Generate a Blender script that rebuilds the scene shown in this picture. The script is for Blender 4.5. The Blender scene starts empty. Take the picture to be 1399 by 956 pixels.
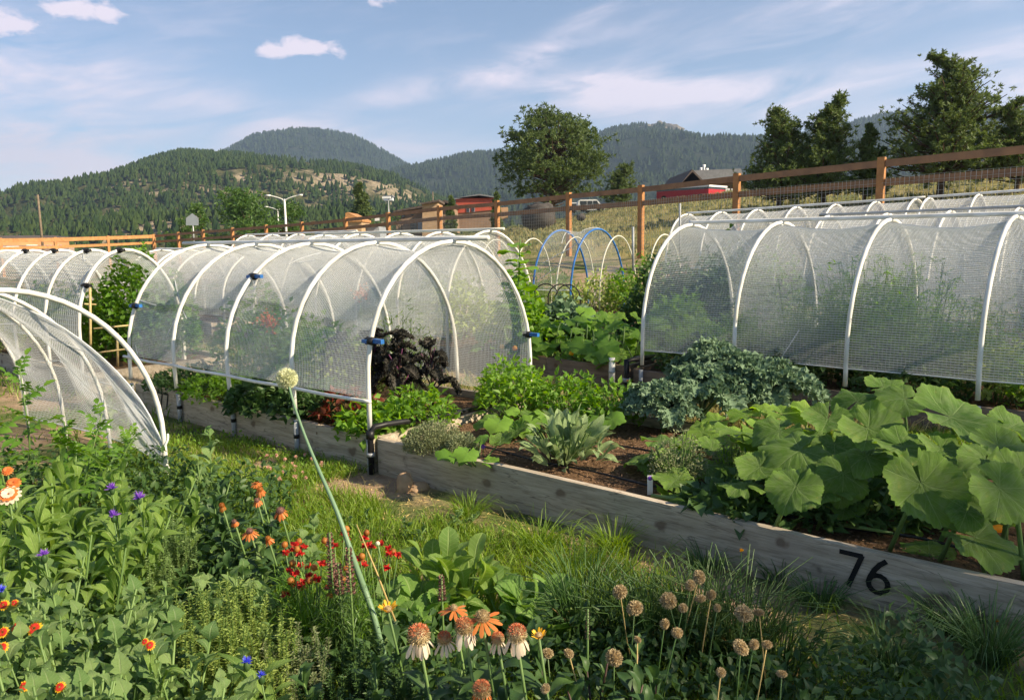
import bpy, math, random
import numpy as np
from mathutils import Vector, Matrix

R = random.Random(11)
rng = np.random.default_rng(11)
SC = bpy.context.scene
C = SC.collection
rad = math.radians
PI = math.pi

# ------------------------------------------------------------------ camera
FPX, PIT, ROLL = 1057.0, 0.1401, 0.0142
EYE = np.array([0.0, 0.0, 1.6])
_R0 = np.array([1.0, 0, 0]); _U0 = np.array([0, math.sin(PIT), math.cos(PIT)]); _F = np.array([0, math.cos(PIT), -math.sin(PIT)])
_RC = math.cos(ROLL) * _R0 - math.sin(ROLL) * _U0
_UC = math.sin(ROLL) * _R0 + math.cos(ROLL) * _U0
cam = bpy.data.cameras.new('camera')
cam.sensor_width = 36; cam.lens = 36 * FPX / 1399; cam.clip_start = 0.05; cam.clip_end = 20000
co = bpy.data.objects.new('camera', cam); C.objects.link(co)
M = Matrix.Identity(4)
for i in range(3):
    M[i][0] = _RC[i]; M[i][1] = _UC[i]; M[i][2] = -_F[i]; M[i][3] = EYE[i]
co.matrix_world = M
SC.camera = co

def ray(px, py): return _RC * (px - 699.5) / FPX + _UC * (478 - py) / FPX + _F
def G(px, py, h=0.0):                     # the point at height h seen there
    r = ray(px, py); return EYE + r * (h - EYE[2]) / r[2]
def D(px, py, y):                         # the point at depth y seen there
    r = ray(px, py); return EYE + r * y / r[1]

# garden grid: s along the beds (to the left and away), t across them (away)
TH = 0.8762
C0 = np.array([-0.97, 5.26])
GA = np.array([-math.sin(TH), math.cos(TH)]); GN = np.array([math.cos(TH), math.sin(TH)])
def P(s, t, h=0.0):
    return np.array([C0[0] + s * GA[0] + t * GN[0], C0[1] + s * GA[1] + t * GN[1], h])

# ------------------------------------------------------------------ render, light, sky
SC.render.engine = 'CYCLES'
SC.cycles.use_denoising = True
SC.cycles.max_bounces = 8
SC.cycles.diffuse_bounces = 3
SC.cycles.glossy_bounces = 2
SC.cycles.transmission_bounces = 3
SC.cycles.transparent_max_bounces = 40
SC.cycles.volume_bounces = 0
SC.cycles.use_adaptive_sampling = True
SC.cycles.adaptive_threshold = 0.02
SC.render.resolution_x = 1024; SC.render.resolution_y = 699
SC.view_settings.view_transform = 'Standard'
SC.view_settings.look = 'None'
SC.view_settings.exposure = 0.99
SC.view_settings.use_white_balance = True
SC.view_settings.white_balance_temperature = 7300
SC.view_settings.gamma = 1.0

SUN_H = np.array([0.93, -0.37]); SUN_EL = rad(34)
SUN_AZ = math.atan2(SUN_H[0], SUN_H[1])
sdir = Vector((math.sin(SUN_AZ) * math.cos(SUN_EL), math.cos(SUN_AZ) * math.cos(SUN_EL), math.sin(SUN_EL)))
sl = bpy.data.lights.new('sun', 'SUN'); sl.energy = 5.0; sl.angle = rad(0.6); sl.color = (1.0, 0.90, 0.72)
so = bpy.data.objects.new('sun', sl); C.objects.link(so)
so.rotation_euler = (-sdir).to_track_quat('-Z', 'Y').to_euler()
so.location = (20, -10, 30)

W = bpy.data.worlds.new('World'); SC.world = W; W.use_nodes = True
nt = W.node_tree; nt.nodes.clear()
def nd(t, **k):
    n = nt.nodes.new(t)
    for a, b in k.items(): setattr(n, a, b)
    return n
def lk(a, b): nt.links.new(a, b)
def mth(op, a, b=None, c=None, clamp=False):
    n = nd('ShaderNodeMath', operation=op); n.use_clamp = clamp
    for i, v in enumerate((a, b, c)):
        if v is None: continue
        if isinstance(v, (int, float)): n.inputs[i].default_value = v
        else: lk(v, n.inputs[i])
    return n.outputs[0]
sky = nd('ShaderNodeTexSky', sky_type='NISHITA')
sky.sun_disc = False; sky.sun_elevation = SUN_EL; sky.sun_rotation = SUN_AZ
sky.altitude = 2300; sky.air_density = 1.0; sky.dust_density = 0.5; sky.ozone_density = 3.0
tc = nd('ShaderNodeTexCoord'); sep = nd('ShaderNodeSeparateXYZ'); lk(tc.outputs['Generated'], sep.inputs[0])
az = mth('ARCTAN2', sep.outputs[0], sep.outputs[1]); el = mth('ARCSINE', sep.outputs[2])
def azel(px, py):
    r = ray(px, py); r = r / np.linalg.norm(r); return math.atan2(r[0], r[1]), math.asin(r[2])
def comb(a, b, c=0.0):
    n = nd('ShaderNodeCombineXYZ')
    for i, v in enumerate((a, b, c)):
        if isinstance(v, (int, float)): n.inputs[i].default_value = v
        else: lk(v, n.inputs[i])
    return n.outputs[0]
def noise(vec, sc, det=6, rough=0.6, dist=0.0):
    n = nd('ShaderNodeTexNoise'); n.inputs['Scale'].default_value = sc; n.inputs['Detail'].default_value = det
    n.inputs['Roughness'].default_value = rough; n.inputs['Distortion'].default_value = dist
    lk(vec, n.inputs['Vector']); return n.outputs['Fac']
streak = noise(comb(mth('ADD', mth('MULTIPLY', az, 1.4), mth('MULTIPLY', el, 1.5)), mth('SUBTRACT', mth('MULTIPLY', el, 7.0), mth('MULTIPLY', az, 1.2))), 3.2, 8, 0.62, 0.5)
puff = noise(comb(mth('MULTIPLY', az, 1.0), mth('MULTIPLY', el, 1.8)), 26.0, 7, 0.62, 0.3)
# cloud: px, py, half width px, half height px, tilt (deg, + is up to the right), strength, kind
CL = [(60, 200, 260, 80, -8, 1.2, 's'), (640, 105, 230, 17, 15, 0.75, 's'), (760, 55, 120, 15, 30, 0.5, 's'), (980, 132, 300, 34, -3, 1.0, 's'),
      (1130, 25, 240, 34, 12, 0.6, 's'), (830, 115, 110, 12, -4, 0.7, 's'), (560, 200, 120, 25, 0, 0.5, 's'), (1380, 110, 90, 40, 0, 0.6, 's'),
      (415, 66, 56, 15, 0, 1.25, 'p'), (372, 70, 18, 9, 0, 0.8, 'p'), (115, 14, 46, 16, -3, 1.25, 'p'), (15, 28, 40, 22, 0, 0.9, 'p'), (515, 3, 22, 10, 0, 1.1, 'p'), (430, 180, 90, 16, -15, .35, 's'),
      (300, 150, 260, 30, -14, 0.35, 's'), (-300, 60, 300, 60, 10, 0.6, 's'), (1900, 60, 300, 60, -10, 0.6, 's'), (700, -250, 500, 70, 12, 0.5, 's')]
tot_s = None; tot_p = None
for (px, py, wx, wy, tl, amp, kd) in CL:
    a0, e0 = azel(px, py)
    ax = wx / FPX * 0.95; ay = wy / FPX * 0.95
    ct, st_ = math.cos(rad(tl)), math.sin(rad(tl))
    da = mth('SUBTRACT', az, a0); de = mth('SUBTRACT', el, e0)
    u = mth('ADD', mth('MULTIPLY', da, ct / ax), mth('MULTIPLY', de, st_ / ax))
    v = mth('SUBTRACT', mth('MULTIPLY', de, ct / ay), mth('MULTIPLY', da, st_ / ay))
    d2 = mth('ADD', mth('MULTIPLY', u, u), mth('MULTIPLY', v, v))
    g = mth('MULTIPLY', mth('EXPONENT', mth('MULTIPLY', d2, -1.1)), amp)
    if kd == 's': tot_s = g if tot_s is None else mth('ADD', tot_s, g)
    else: tot_p = g if tot_p is None else mth('ADD', tot_p, g)
base = mth('MULTIPLY', mth('SUBTRACT', streak, 0.52, clamp=True), 0.7)
sfac = mth('ADD', mth('MULTIPLY', tot_s, mth('MULTIPLY', mth('SUBTRACT', streak, 0.36, clamp=True), 3.4)), base)
pfac = mth('MULTIPLY', mth('SUBTRACT', mth('ADD', tot_p, mth('MULTIPLY', mth('SUBTRACT', puff, 0.5), 2.6)), 0.55, clamp=True), 1.6)
lowhaze = mth('EXPONENT', mth('MULTIPLY', mth('ABSOLUTE', el), -11.0))
fac = mth('ADD', mth('ADD', sfac, mth('MULTIPLY', pfac, 1.0, clamp=True)), mth('MULTIPLY', lowhaze, 0.30))
fac = mth('MINIMUM', fac, 0.78)
mix = nd('ShaderNodeMixRGB'); lk(fac, mix.inputs[0]); lk(sky.outputs[0], mix.inputs[1]); mix.inputs[2].default_value = (6.9, 6.2, 7.4, 1)
bg = nd('ShaderNodeBackground'); bg.inputs['Strength'].default_value = 0.090; lk(mix.outputs[0], bg.inputs[0])
wo = nd('ShaderNodeOutputWorld'); lk(bg.outputs[0], wo.inputs[0])

# ------------------------------------------------------------------ helpers
def tag(o, label=None, cat=None, group=None, kind=None):
    if label: o['label'] = label
    if cat: o['category'] = cat
    if group: o['group'] = group
    if kind: o['kind'] = kind
    return o

def empty(name, loc, label, cat, group=None):
    o = bpy.data.objects.new(name, None); C.objects.link(o)
    o.location = tuple(float(v) for v in loc); o.empty_display_size = 0.1
    return tag(o, label, cat, group)

class MB:
    def __init__(s): s.v = []; s.t = []; s.q = []; s.ti = []; s.uv = []; s.n = 0
    def add(s, v, tris=None, quads=None, tint=0.0, uv=None):
        v = np.asarray(v, float).reshape(-1, 3); n = len(v)
        s.v.append(v)
        s.ti.append(np.broadcast_to(np.asarray(tint, float), (n,)).copy())
        s.uv.append(np.zeros((n, 3)) if uv is None else np.asarray(uv, float).reshape(-1, 3))
        if tris is not None and len(tris): s.t.append(np.asarray(tris, int).reshape(-1, 3) + s.n)
        if quads is not None and len(quads): s.q.append(np.asarray(quads, int).reshape(-1, 4) + s.n)
        s.n += n; return s
    def mesh(s, name, mat, org=(0, 0, 0), smooth=True):
        me = bpy.data.meshes.new(name)
        V = np.concatenate(s.v) - np.asarray(org, float)
        T = np.concatenate(s.t) if s.t else np.zeros((0, 3), int)
        Q = np.concatenate(s.q) if s.q else np.zeros((0, 4), int)
        me.vertices.add(len(V)); me.vertices.foreach_set('co', V.ravel())
        loops = np.concatenate([T.ravel(), Q.ravel()])
        me.loops.add(len(loops)); me.loops.foreach_set('vertex_index', loops.astype(np.int32))
        st = np.concatenate([np.arange(len(T)) * 3, len(T) * 3 + np.arange(len(Q)) * 4])
        me.polygons.add(len(st)); me.polygons.foreach_set('loop_start', st.astype(np.int32))
        me.polygons.foreach_set('use_smooth', np.full(len(st), smooth))
        me.update(calc_edges=True); me.validate()
        a = me.attributes.new('tint', 'FLOAT', 'POINT'); a.data.foreach_set('value', np.concatenate(s.ti).astype(np.float32))
        uv = np.concatenate(s.uv)
        if np.any(uv):
            a = me.attributes.new('luv', 'FLOAT_VECTOR', 'POINT'); a.data.foreach_set('vector', uv.ravel().astype(np.float32))
        if mat: me.materials.append(mat)
        return me
    def obj(s, name, mat, parent=None, loc=None, smooth=True, kind=None):
        org = tuple(parent.location) if parent else (tuple(float(c) for c in loc) if loc is not None else (0, 0, 0))
        o = bpy.data.objects.new(name, s.mesh(name, mat, org, smooth)); C.objects.link(o)
        if parent: o.parent = parent
        else: o.location = org
        if kind: o['kind'] = kind
        return o
    # shapes
    def box(s, p0, ux, uy, uz, tint=0.0):
        p0, ux, uy, uz = (np.asarray(a, float) for a in (p0, ux, uy, uz))
        v = [p0 + a * ux + b * uy + c * uz for c in (0, 1) for b in (0, 1) for a in (0, 1)]
        return s.add(v, quads=[(0, 2, 3, 1), (4, 5, 7, 6), (0, 1, 5, 4), (2, 6, 7, 3), (0, 4, 6, 2), (1, 3, 7, 5)], tint=tint)
    def cbox(s, c, sx, sy, sz, rz=0, tint=0.0):
        a = np.array([math.cos(rz), math.sin(rz), 0]); b = np.array([-math.sin(rz), math.cos(rz), 0]); c = np.asarray(c, float)
        return s.box(c - a * sx / 2 - b * sy / 2 - np.array([0, 0, sz / 2]), a * sx, b * sy, np.array([0, 0, sz]), tint)
    def tube(s, pts, r, n=8, tint=0.0, cap=True):
        pts = np.asarray(pts, float); m = len(pts)
        r = np.broadcast_to(np.asarray(r, float), (m,))
        tg = np.gradient(pts, axis=0); tg /= np.linalg.norm(tg, axis=1)[:, None] + 1e-12
        up = np.array([0, 0, 1.0]) if abs(tg[0][2]) < .9 else np.array([1.0, 0, 0])
        x = np.cross(up, tg[0]); x /= np.linalg.norm(x); V = []
        for i in range(m):
            x = x - tg[i] * (x @ tg[i]); x /= np.linalg.norm(x) + 1e-12; y = np.cross(tg[i], x)
            for k in range(n):
                a = 2 * PI * k / n; V.append(pts[i] + r[i] * (math.cos(a) * x + math.sin(a) * y))
        q = [(i * n + k, i * n + (k + 1) % n, (i + 1) * n + (k + 1) % n, (i + 1) * n + k) for i in range(m - 1) for k in range(n)]
        t = []
        if cap:
            V.append(pts[0]); V.append(pts[-1]); a = m * n
            for k in range(n): t.append((a, (k + 1) % n, k)); t.append((a + 1, (m - 1) * n + k, (m - 1) * n + (k + 1) % n))
        return s.add(V, tris=t, quads=q, tint=tint)
    def sphere(s, c, r, sx=1, sy=1, sz=1, nu=10, nv=7, tint=0.0, bump=0.0):
        V = []; 
        for j in range(nv + 1):
            ph = PI * j / nv
            for i in range(nu):
                a = 2 * PI * i / nu; rr = r * (1 + bump * (R.random() - .5)) if 0 < j < nv else r
                V.append((c[0] + sx * rr * math.sin(ph) * math.cos(a), c[1] + sy * rr * math.sin(ph) * math.sin(a), c[2] + sz * rr * math.cos(ph)))
        q = [(j * nu + i, (j + 1) * nu + i, (j + 1) * nu + (i + 1) % nu, j * nu + (i + 1) % nu) for j in range(nv) for i in range(nu)]
        return s.add(V, quads=q, tint=tint)
    def threads(s, paths, r, tint=0.0):       # many equal polylines as three-sided threads
        p = np.asarray(paths, float); n, m, _ = p.shape
        tg = np.gradient(p, axis=1); tg /= np.linalg.norm(tg, axis=2)[..., None] + 1e-12
        up = np.where(np.abs(tg[..., 2:3]) < .9, np.array([0, 0, 1.0]), np.array([1.0, 0.2, 0]))
        x = np.cross(up, tg); x /= np.linalg.norm(x, axis=2)[..., None] + 1e-12; y = np.cross(tg, x)
        ring = [p + r * (math.cos(a) * x + math.sin(a) * y) for a in (0.5, 0.5 + 2 * PI / 3, 0.5 + 4 * PI / 3)]
        V = np.stack(ring, axis=2).reshape(-1, 3)
        i = np.arange(n)[:, None, None] * m * 3; j = np.arange(m - 1)[None, :, None] * 3; k = np.arange(3)[None, None, :]; k2 = (k + 1) % 3
        q = np.stack([i + j + k, i + j + k2, i + j + 3 + k2, i + j + 3 + k], axis=-1).reshape(-1, 4)
        return s.add(V, quads=q, tint=tint)
    def leaves(s, pos, dr, nrm, L, Wd, tint=0.0, fold=0.25, droop=0.15):
        pos = np.asarray(pos, float); n = len(pos); dr = unit(np.broadcast_to(dr, (n, 3))); nrm = np.broadcast_to(nrm, (n, 3))
        sd = unit(np.cross(dr, nrm)); nn = np.cross(sd, dr)
        L = np.broadcast_to(L, (n,))[:, None]; Wd = np.broadcast_to(Wd, (n,))[:, None]
        mid = pos + dr * L * .45
        V = np.stack([pos, mid - sd * Wd / 2 + nn * Wd * fold, mid + sd * Wd / 2 + nn * Wd * fold, mid, pos + dr * L - nn * L * droop], axis=1).reshape(-1, 3)
        b = np.arange(n)[:, None] * 5
        f = np.array([[0, 3, 1], [0, 2, 3], [1, 3, 4], [3, 2, 4]]); t = (b[:, :, None] + f[None]).reshape(-1, 3)
        ti = np.repeat(np.broadcast_to(tint, (n,)), 5)
        return s.add(V, tris=t, tint=ti)
    def blades(s, pos, dr, H, Wd, bend, tint=0.0):   # grass blades, base width Wd, height H, bending along dr
        pos = np.asarray(pos, float); n = len(pos); dr = unit(np.broadcast_to(dr, (n, 3)))
        a = rng.uniform(0, 2 * PI, n); sd = np.stack([np.cos(a), np.sin(a), np.zeros(n)], 1)
        H = np.broadcast_to(H, (n,))[:, None]; Wd = np.broadcast_to(Wd, (n,))[:, None]; bend = np.broadcast_to(bend, (n,))[:, None]
        z = np.array([0, 0, 1.0])
        p1 = pos + z * H * .45 + dr * H * bend * .25; p2 = pos + z * H * .8 + dr * H * bend * .7
        p3 = pos + z * H * (1 - bend * .35) + dr * H * bend * 1.3
        V = np.stack([pos - sd * Wd / 2, pos + sd * Wd / 2, p1 - sd * Wd * .45, p1 + sd * Wd * .45, p2 - sd * Wd * .28, p2 + sd * Wd * .28, p3], 1).reshape(-1, 3)
        b = np.arange(n)[:, None, None] * 7
        q = (b + np.array([[0, 1, 3, 2], [2, 3, 5, 4]])[None]).reshape(-1, 4); t = (b + np.array([[4, 5, 6]])[None]).reshape(-1, 3)
        return s.add(V, tris=t, quads=q, tint=np.repeat(np.broadcast_to(tint, (n,)), 7))

def unit(a):
    a = np.asarray(a, float); return a / (np.linalg.norm(a, axis=-1, keepdims=True) + 1e-12)

def frame(d, up=(0, 0, 1), twist=0.0):
    d = unit(np.asarray(d, float)); up = np.asarray(up, float)
    x = np.cross(d, up)
    if np.linalg.norm(x) < 1e-4: x = np.array([1.0, 0, 0])
    x = unit(x); z = np.cross(x, d)
    c, s_ = math.cos(twist), math.sin(twist)
    x, z = c * x + s_ * z, -s_ * x + c * z
    return np.stack([x, d, z], axis=1)       # columns

def inst(name, me, parent, pos, F3, sc=1.0, kind=None):
    o = bpy.data.objects.new(name, me); C.objects.link(o); o.parent = parent
    pl = np.array(parent.location) if parent else np.zeros(3)
    S = np.broadcast_to(np.asarray(sc, float), (3,))
    Mx = Matrix.Identity(4)
    for i in range(3):
        for j in range(3): Mx[i][j] = float(F3[i][j] * S[j])
        Mx[i][3] = float(pos[i] - pl[i])
    o.matrix_basis = Mx
    if kind: o['kind'] = kind
    return o

_perm = np.random.default_rng(3).random((256, 256))
def vn(x, y):
    x = np.asarray(x, float); y = np.asarray(y, float)
    xi = np.floor(x).astype(int); yi = np.floor(y).astype(int); fx = x - xi; fy = y - yi
    fx = fx * fx * (3 - 2 * fx); fy = fy * fy * (3 - 2 * fy)
    g = lambda a, b: _perm[a % 256, b % 256]
    return (g(xi, yi) * (1 - fx) + g(xi + 1, yi) * fx) * (1 - fy) + (g(xi, yi + 1) * (1 - fx) + g(xi + 1, yi + 1) * fx) * fy
def fbm(x, y, o=4):
    r = 0; a = .5
    for k in range(o): r = r + a * (vn(x * 2 ** k + 17 * k, y * 2 ** k + 31 * k) * 2 - 1); a *= .5
    return r

def ground_z(x, y):
    x = np.asarray(x, float); y = np.asarray(y, float)
    m = np.maximum(0, .75 * x + .8 * y - 10)
    xf = np.interp(x, [-300, -30, -24, -8, 0, 5, 10, 20, 60, 200], [0, .1, .15, .45, .6, .76, .96, 1.06, 1.12, 1.0])
    g = .13 * m * m / (m + .8) / (1 + (m / 80) ** 2) * xf
    far = np.clip((np.hypot(x, y) - 14) / 12, 0, 1)
    return g + far * .10 * fbm(x / 3.0, y / 3.0, 3) + far * .25 * fbm(x / 14.0, y / 14.0, 2) * np.clip(xf, 0, 1)
def gz(x, y): return float(ground_z(x, y))

# ------------------------------------------------------------------ materials
def newmat(name):
    m = bpy.data.materials.new(name); m.use_nodes = True; t = m.node_tree; t.nodes.clear()
    o = t.nodes.new('ShaderNodeOutputMaterial'); return m, t, o
class NT:
    def __init__(s, t): s.t = t
    def n(s, ty, **k):
        n = s.t.nodes.new(ty)
        for a, b in k.items(): setattr(n, a, b)
        return n
    def l(s, a, b): s.t.links.new(a, b)
    def m(s, op, a, b=None, clamp=False):
        n = s.n('ShaderNodeMath', operation=op); n.use_clamp = clamp
        for i, v in enumerate((a, b)):
            if v is None: continue
            if isinstance(v, (int, float)): n.inputs[i].default_value = v
            else: s.l(v, n.inputs[i])
        return n.outputs[0]
    def mix(s, f, a, b):
        n = s.n('ShaderNodeMixRGB')
        for i, v in enumerate((f, a, b)):
            if isinstance(v, (int, float)): n.inputs[i].default_value = v
            elif isinstance(v, tuple): n.inputs[i].default_value = (*v, 1)
            else: s.l(v, n.inputs[i])
        return n.outputs[0]
    def noise(s, vec, sc, det=4, rough=.55):
        n = s.n('ShaderNodeTexNoise'); n.inputs['Scale'].default_value = sc; n.inputs['Detail'].default_value = det; n.inputs['Roughness'].default_value = rough
        if vec is not None: s.l(vec, n.inputs['Vector'])
        return n.outputs['Fac']
    def attr(s, name, out='Fac'):
        n = s.n('ShaderNodeAttribute'); n.attribute_name = name; return n.outputs[out]
    def ramp(s, f, lo, hi):
        n = s.n('ShaderNodeMapRange'); n.inputs[1].default_value = lo; n.inputs[2].default_value = hi; s.l(f, n.inputs[0]); return n.outputs[0]
    def coord(s, k='Object'): return s.n('ShaderNodeTexCoord').outputs[k]
    def bump(s, h, st=.3, d=.01):
        n = s.n('ShaderNodeBump'); n.inputs['Strength'].default_value = st; n.inputs['Distance'].default_value = d; s.l(h, n.inputs['Height']); return n.outputs[0]

def plain(name, col, rough=.6, var=.15, nscale=8.0, col2=None, metal=0.0, bump=0.0, spec=.3):
    m, t, o = newmat(name); T = NT(t)
    b = T.n('ShaderNodeBsdfPrincipled'); b.inputs['Roughness'].default_value = rough; b.inputs['Metallic'].default_value = metal
    b.inputs['Specular IOR Level'].default_value = spec
    f = T.noise(T.coord(), nscale, 5); c2 = col2 if col2 else tuple(c * (1 - var * 2) for c in col)
    f2 = T.ramp(f, .35, .65)
    T.l(T.mix(f2, col, c2), b.inputs['Base Color'])
    if bump: T.l(T.bump(f, bump, .02), b.inputs['Normal'])
    T.l(b.outputs[0], o.inputs[0]); return m

def leafmat(name, ca, cb, trans=.35, rough=.45, veins=None, veincol=None, noisesc=12.0, dusty=None, spec=.35):
    m, t, o = newmat(name); T = NT(t)
    oi = T.n('ShaderNodeObjectInfo').outputs['Random']
    f = T.m('FRACT', T.m('ADD', T.attr('tint'), oi))
    f = T.m('ADD', T.m('MULTIPLY', f, .75), T.m('MULTIPLY', T.noise(T.coord(), noisesc, 3), .35), clamp=True)
    col = T.mix(f, ca, cb); nrm = None
    if veins:
        uvn = T.n('ShaderNodeSeparateXYZ'); T.l(T.attr('luv', 'Vector'), uvn.inputs[0])
        u, v = uvn.outputs[0], uvn.outputs[1]
        if veins == 'palm':      # u = angle in radians, v = radius 0..1
            w = T.m('MULTIPLY', T.m('ABSOLUTE', T.m('SINE', T.m('MULTIPLY', u, PI / rad(62)))), v)
            main = T.m('SUBTRACT', 1.0, T.ramp(w, .012, .05), clamp=True)
            side = T.m('SINE', T.m('ADD', T.m('MULTIPLY', v, 34.0), T.m('MULTIPLY', w, -26.0)))
            sidev = T.ramp(side, .82, 1.0)
        else:                    # u = across -1..1, v = along 0..1
            au = T.m('ABSOLUTE', u)
            main = T.m('SUBTRACT', 1.0, T.ramp(au, .03, .12), clamp=True)
            side = T.m('SINE', T.m('ADD', T.m('MULTIPLY', v, 60.0), T.m('MULTIPLY', au, -9.0)))
            sidev = T.ramp(side, .75, 1.0)
        vf = T.m('MAXIMUM', main, T.m('MULTIPLY', sidev, .45))
        rel = T.m('SUBTRACT', T.noise(T.coord(), 90.0, 3), vf)
        nrm = T.bump(rel, .55, .006)
        col = T.mix(T.m('MULTIPLY', vf, .75), col, veincol or tuple(min(1, c * 2.0) for c in cb))
    if veins == 'palm':
        rim = T.ramp(v, .55, 1.0); col = T.mix(T.m('MULTIPLY', rim, .45), col, tuple(min(1, c * 1.5) for c in cb)); cen = T.m('SUBTRACT', 1.0, T.ramp(v, .0, .5), clamp=True); col = T.mix(T.m('MULTIPLY', cen, .4), col, tuple(c * .7 for c in ca))
        old = T.m('MULTIPLY', T.ramp(T.noise(T.coord(), 3.1, 5, .7), .60, .70), T.ramp(v, .5, .95)); col = T.mix(T.m('MULTIPLY', old, .75), col, (.36, .30, .08))
    if dusty:
        d = T.ramp(T.noise(T.coord(), 5.0, 4), .42, .68)
        col = T.mix(T.m('MULTIPLY', d, .6), col, dusty)
    b = T.n('ShaderNodeBsdfPrincipled'); b.inputs['Roughness'].default_value = rough; b.inputs['Specular IOR Level'].default_value = spec
    T.l(col, b.inputs['Base Color'])
    tr = T.n('ShaderNodeBsdfTranslucent')
    hs = T.n('ShaderNodeHueSaturation'); hs.inputs['Hue'].default_value = .485; hs.inputs['Saturation'].default_value = 1.15; hs.inputs['Value'].default_value = 1.9
    T.l(col, hs.inputs['Color']); T.l(hs.outputs[0], tr.inputs[0])
    if nrm: T.l(nrm, b.inputs['Normal'])
    mx = T.n('ShaderNodeMixShader'); mx.inputs[0].default_value = trans
    T.l(b.outputs[0], mx.inputs[1]); T.l(tr.outputs[0], mx.inputs[2]); T.l(mx.outputs[0], o.inputs[0])
    return m

def netmat(name, alpha, col=(.84, .85, .84), grid=0.0):
    m, t, o = newmat(name); T = NT(t)
    d = T.n('ShaderNodeBsdfDiffuse'); d.inputs[0].default_value = (*col, 1)
    tr = T.n('ShaderNodeBsdfTranslucent'); tr.inputs[0].default_value = (*col, 1)
    mx = T.n('ShaderNodeMixShader'); mx.inputs[0].default_value = .45; T.l(d.outputs[0], mx.inputs[1]); T.l(tr.outputs[0], mx.inputs[2])
    if alpha >= 1: T.l(mx.outputs[0], o.inputs[0]); return m
    tp = T.n('ShaderNodeBsdfTransparent'); m2 = T.n('ShaderNodeMixShader')
    f = T.noise(T.coord(), 1.6, 5, .6)
    f = T.m('MULTIPLY', T.m('ADD', T.m('MULTIPLY', f, 1.2), .4), alpha, clamp=True)
    T.l(f, m2.inputs[0]); T.l(tp.outputs[0], m2.inputs[1]); T.l(mx.outputs[0], m2.inputs[2]); T.l(m2.outputs[0], o.inputs[0])
    return m

def woodmat(name, ca, cb, stain=(.10, .05, .03), knots=True, scale=1.0):
    m, t, o = newmat(name); T = NT(t)
    co_ = T.coord(); mp = T.n('ShaderNodeMapping'); T.l(co_, mp.inputs[0])
    m0 = T.n('ShaderNodeMapping'); T.l(co_, m0.inputs[0]); T.l(m0.outputs[0], mp.inputs[0])      # turn first, then stretch along the grain
    m0.inputs['Rotation'].default_value = (0, 0, -(math.atan2(GA[1], GA[0])))
    mp.inputs['Scale'].default_value = (.8 * scale, 9 * scale, 9 * scale)
    g = T.noise(mp.outputs[0], 2.5, 6, .7)
    g2 = T.noise(mp.outputs[0], 9.0, 4, .6); col = T.mix(T.ramp(g, .36, .64), ca, cb); col = T.mix(T.m('MULTIPLY', T.ramp(g2, .52, .62), .45), col, tuple(c * .5 for c in cb))
    big = T.noise(co_, 2.2, 4, .6); col = T.mix(T.m('MULTIPLY', T.ramp(big, .5, .75), .4), col, tuple(c * .6 for c in ca))
    if knots:
        vo = T.n('ShaderNodeTexVoronoi'); vo.voronoi_dimensions = '2D'; vo.inputs['Scale'].default_value = 3.0
        mk = T.n('ShaderNodeMapping'); T.l(co_, mk.inputs[0]); mk.inputs['Rotation'].default_value = (0, 0, -math.atan2(GA[1], GA[0]))
        sx = T.n('ShaderNodeSeparateXYZ'); T.l(mk.outputs[0], sx.inputs[0]); cx = T.n('ShaderNodeCombineXYZ'); T.l(T.m('MULTIPLY', sx.outputs[0], .75), cx.inputs[0]); T.l(sx.outputs[2], cx.inputs[1])
        wv = T.n('ShaderNodeMixRGB'); wv.blend_type = 'ADD'; wv.inputs[0].default_value = .06; T.l(cx.outputs[0], wv.inputs[1])
        nz = T.n('ShaderNodeTexNoise'); nz.inputs['Scale'].default_value = 14; T.l(co_, nz.inputs['Vector']); T.l(nz.outputs['Color'], wv.inputs[2]); T.l(wv.outputs[0], vo.inputs['Vector'])
        k = T.m('SUBTRACT', 1.0, T.ramp(vo.outputs['Distance'], .05, .10), clamp=True)
        rb = T.m('MULTIPLY', k, .85); col = T.mix(rb, col, stain)
        halo = T.m('SUBTRACT', 1.0, T.ramp(vo.outputs['Distance'], .1, .24), clamp=True); col = T.mix(T.m('MULTIPLY', halo, .3), col, tuple(c * .6 for c in ca))
        st2 = T.ramp(T.noise(co_, 7.0, 3), .66, .74); col = T.mix(T.m('MULTIPLY', st2, .6), col, (.07, .045, .035))
        ln = T.m('SUBTRACT', 1.0, T.ramp(T.m('ABSOLUTE', T.m('SUBTRACT', T.noise(mp.outputs[0], 1.1, 3), .5)), .0, .008), clamp=True)
        col = T.mix(T.m('MULTIPLY', ln, .6), col, (.05, .04, .035))
    b = T.n('ShaderNodeBsdfPrincipled'); b.inputs['Roughness'].default_value = .8; b.inputs['Specular IOR Level'].default_value = .15
    T.l(col, b.inputs['Base Color']); T.l(T.bump(g, .5, .006), b.inputs['Normal']); T.l(b.outputs[0], o.inputs[0]); return m

MT = {}
MT['pvc'] = plain('white_pvc', (.82, .82, .80), .35, .06, 5.0, col2=(.64, .62, .56))
MT['pvc_grey'] = plain('weathered_pvc', (.42, .44, .46), .5, .15, 14.0)
MT['fibre'] = plain('cream_fibreglass', (.74, .72, .62), .45, .08, 4.0)
MT['blue'] = plain('blue_pipe', (.03, .17, .50), .35, .15, 10.0)
MT['black'] = plain('black_plastic', (.018, .018, .02), .45, .2, 10.0)
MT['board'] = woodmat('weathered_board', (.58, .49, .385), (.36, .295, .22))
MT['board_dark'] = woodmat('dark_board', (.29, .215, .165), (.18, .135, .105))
MT['fence'] = plain('stained_fence_wood', (.46, .21, .08), .65, .2, 6.0, col2=(.32, .15, .06), bump=.2)
MT['rail'] = plain('brown_rail_wood', (.34, .18, .095), .75, .2, 3.0, col2=(.22, .125, .075), bump=.2)  # rails a darker, duller brown than the posts
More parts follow.
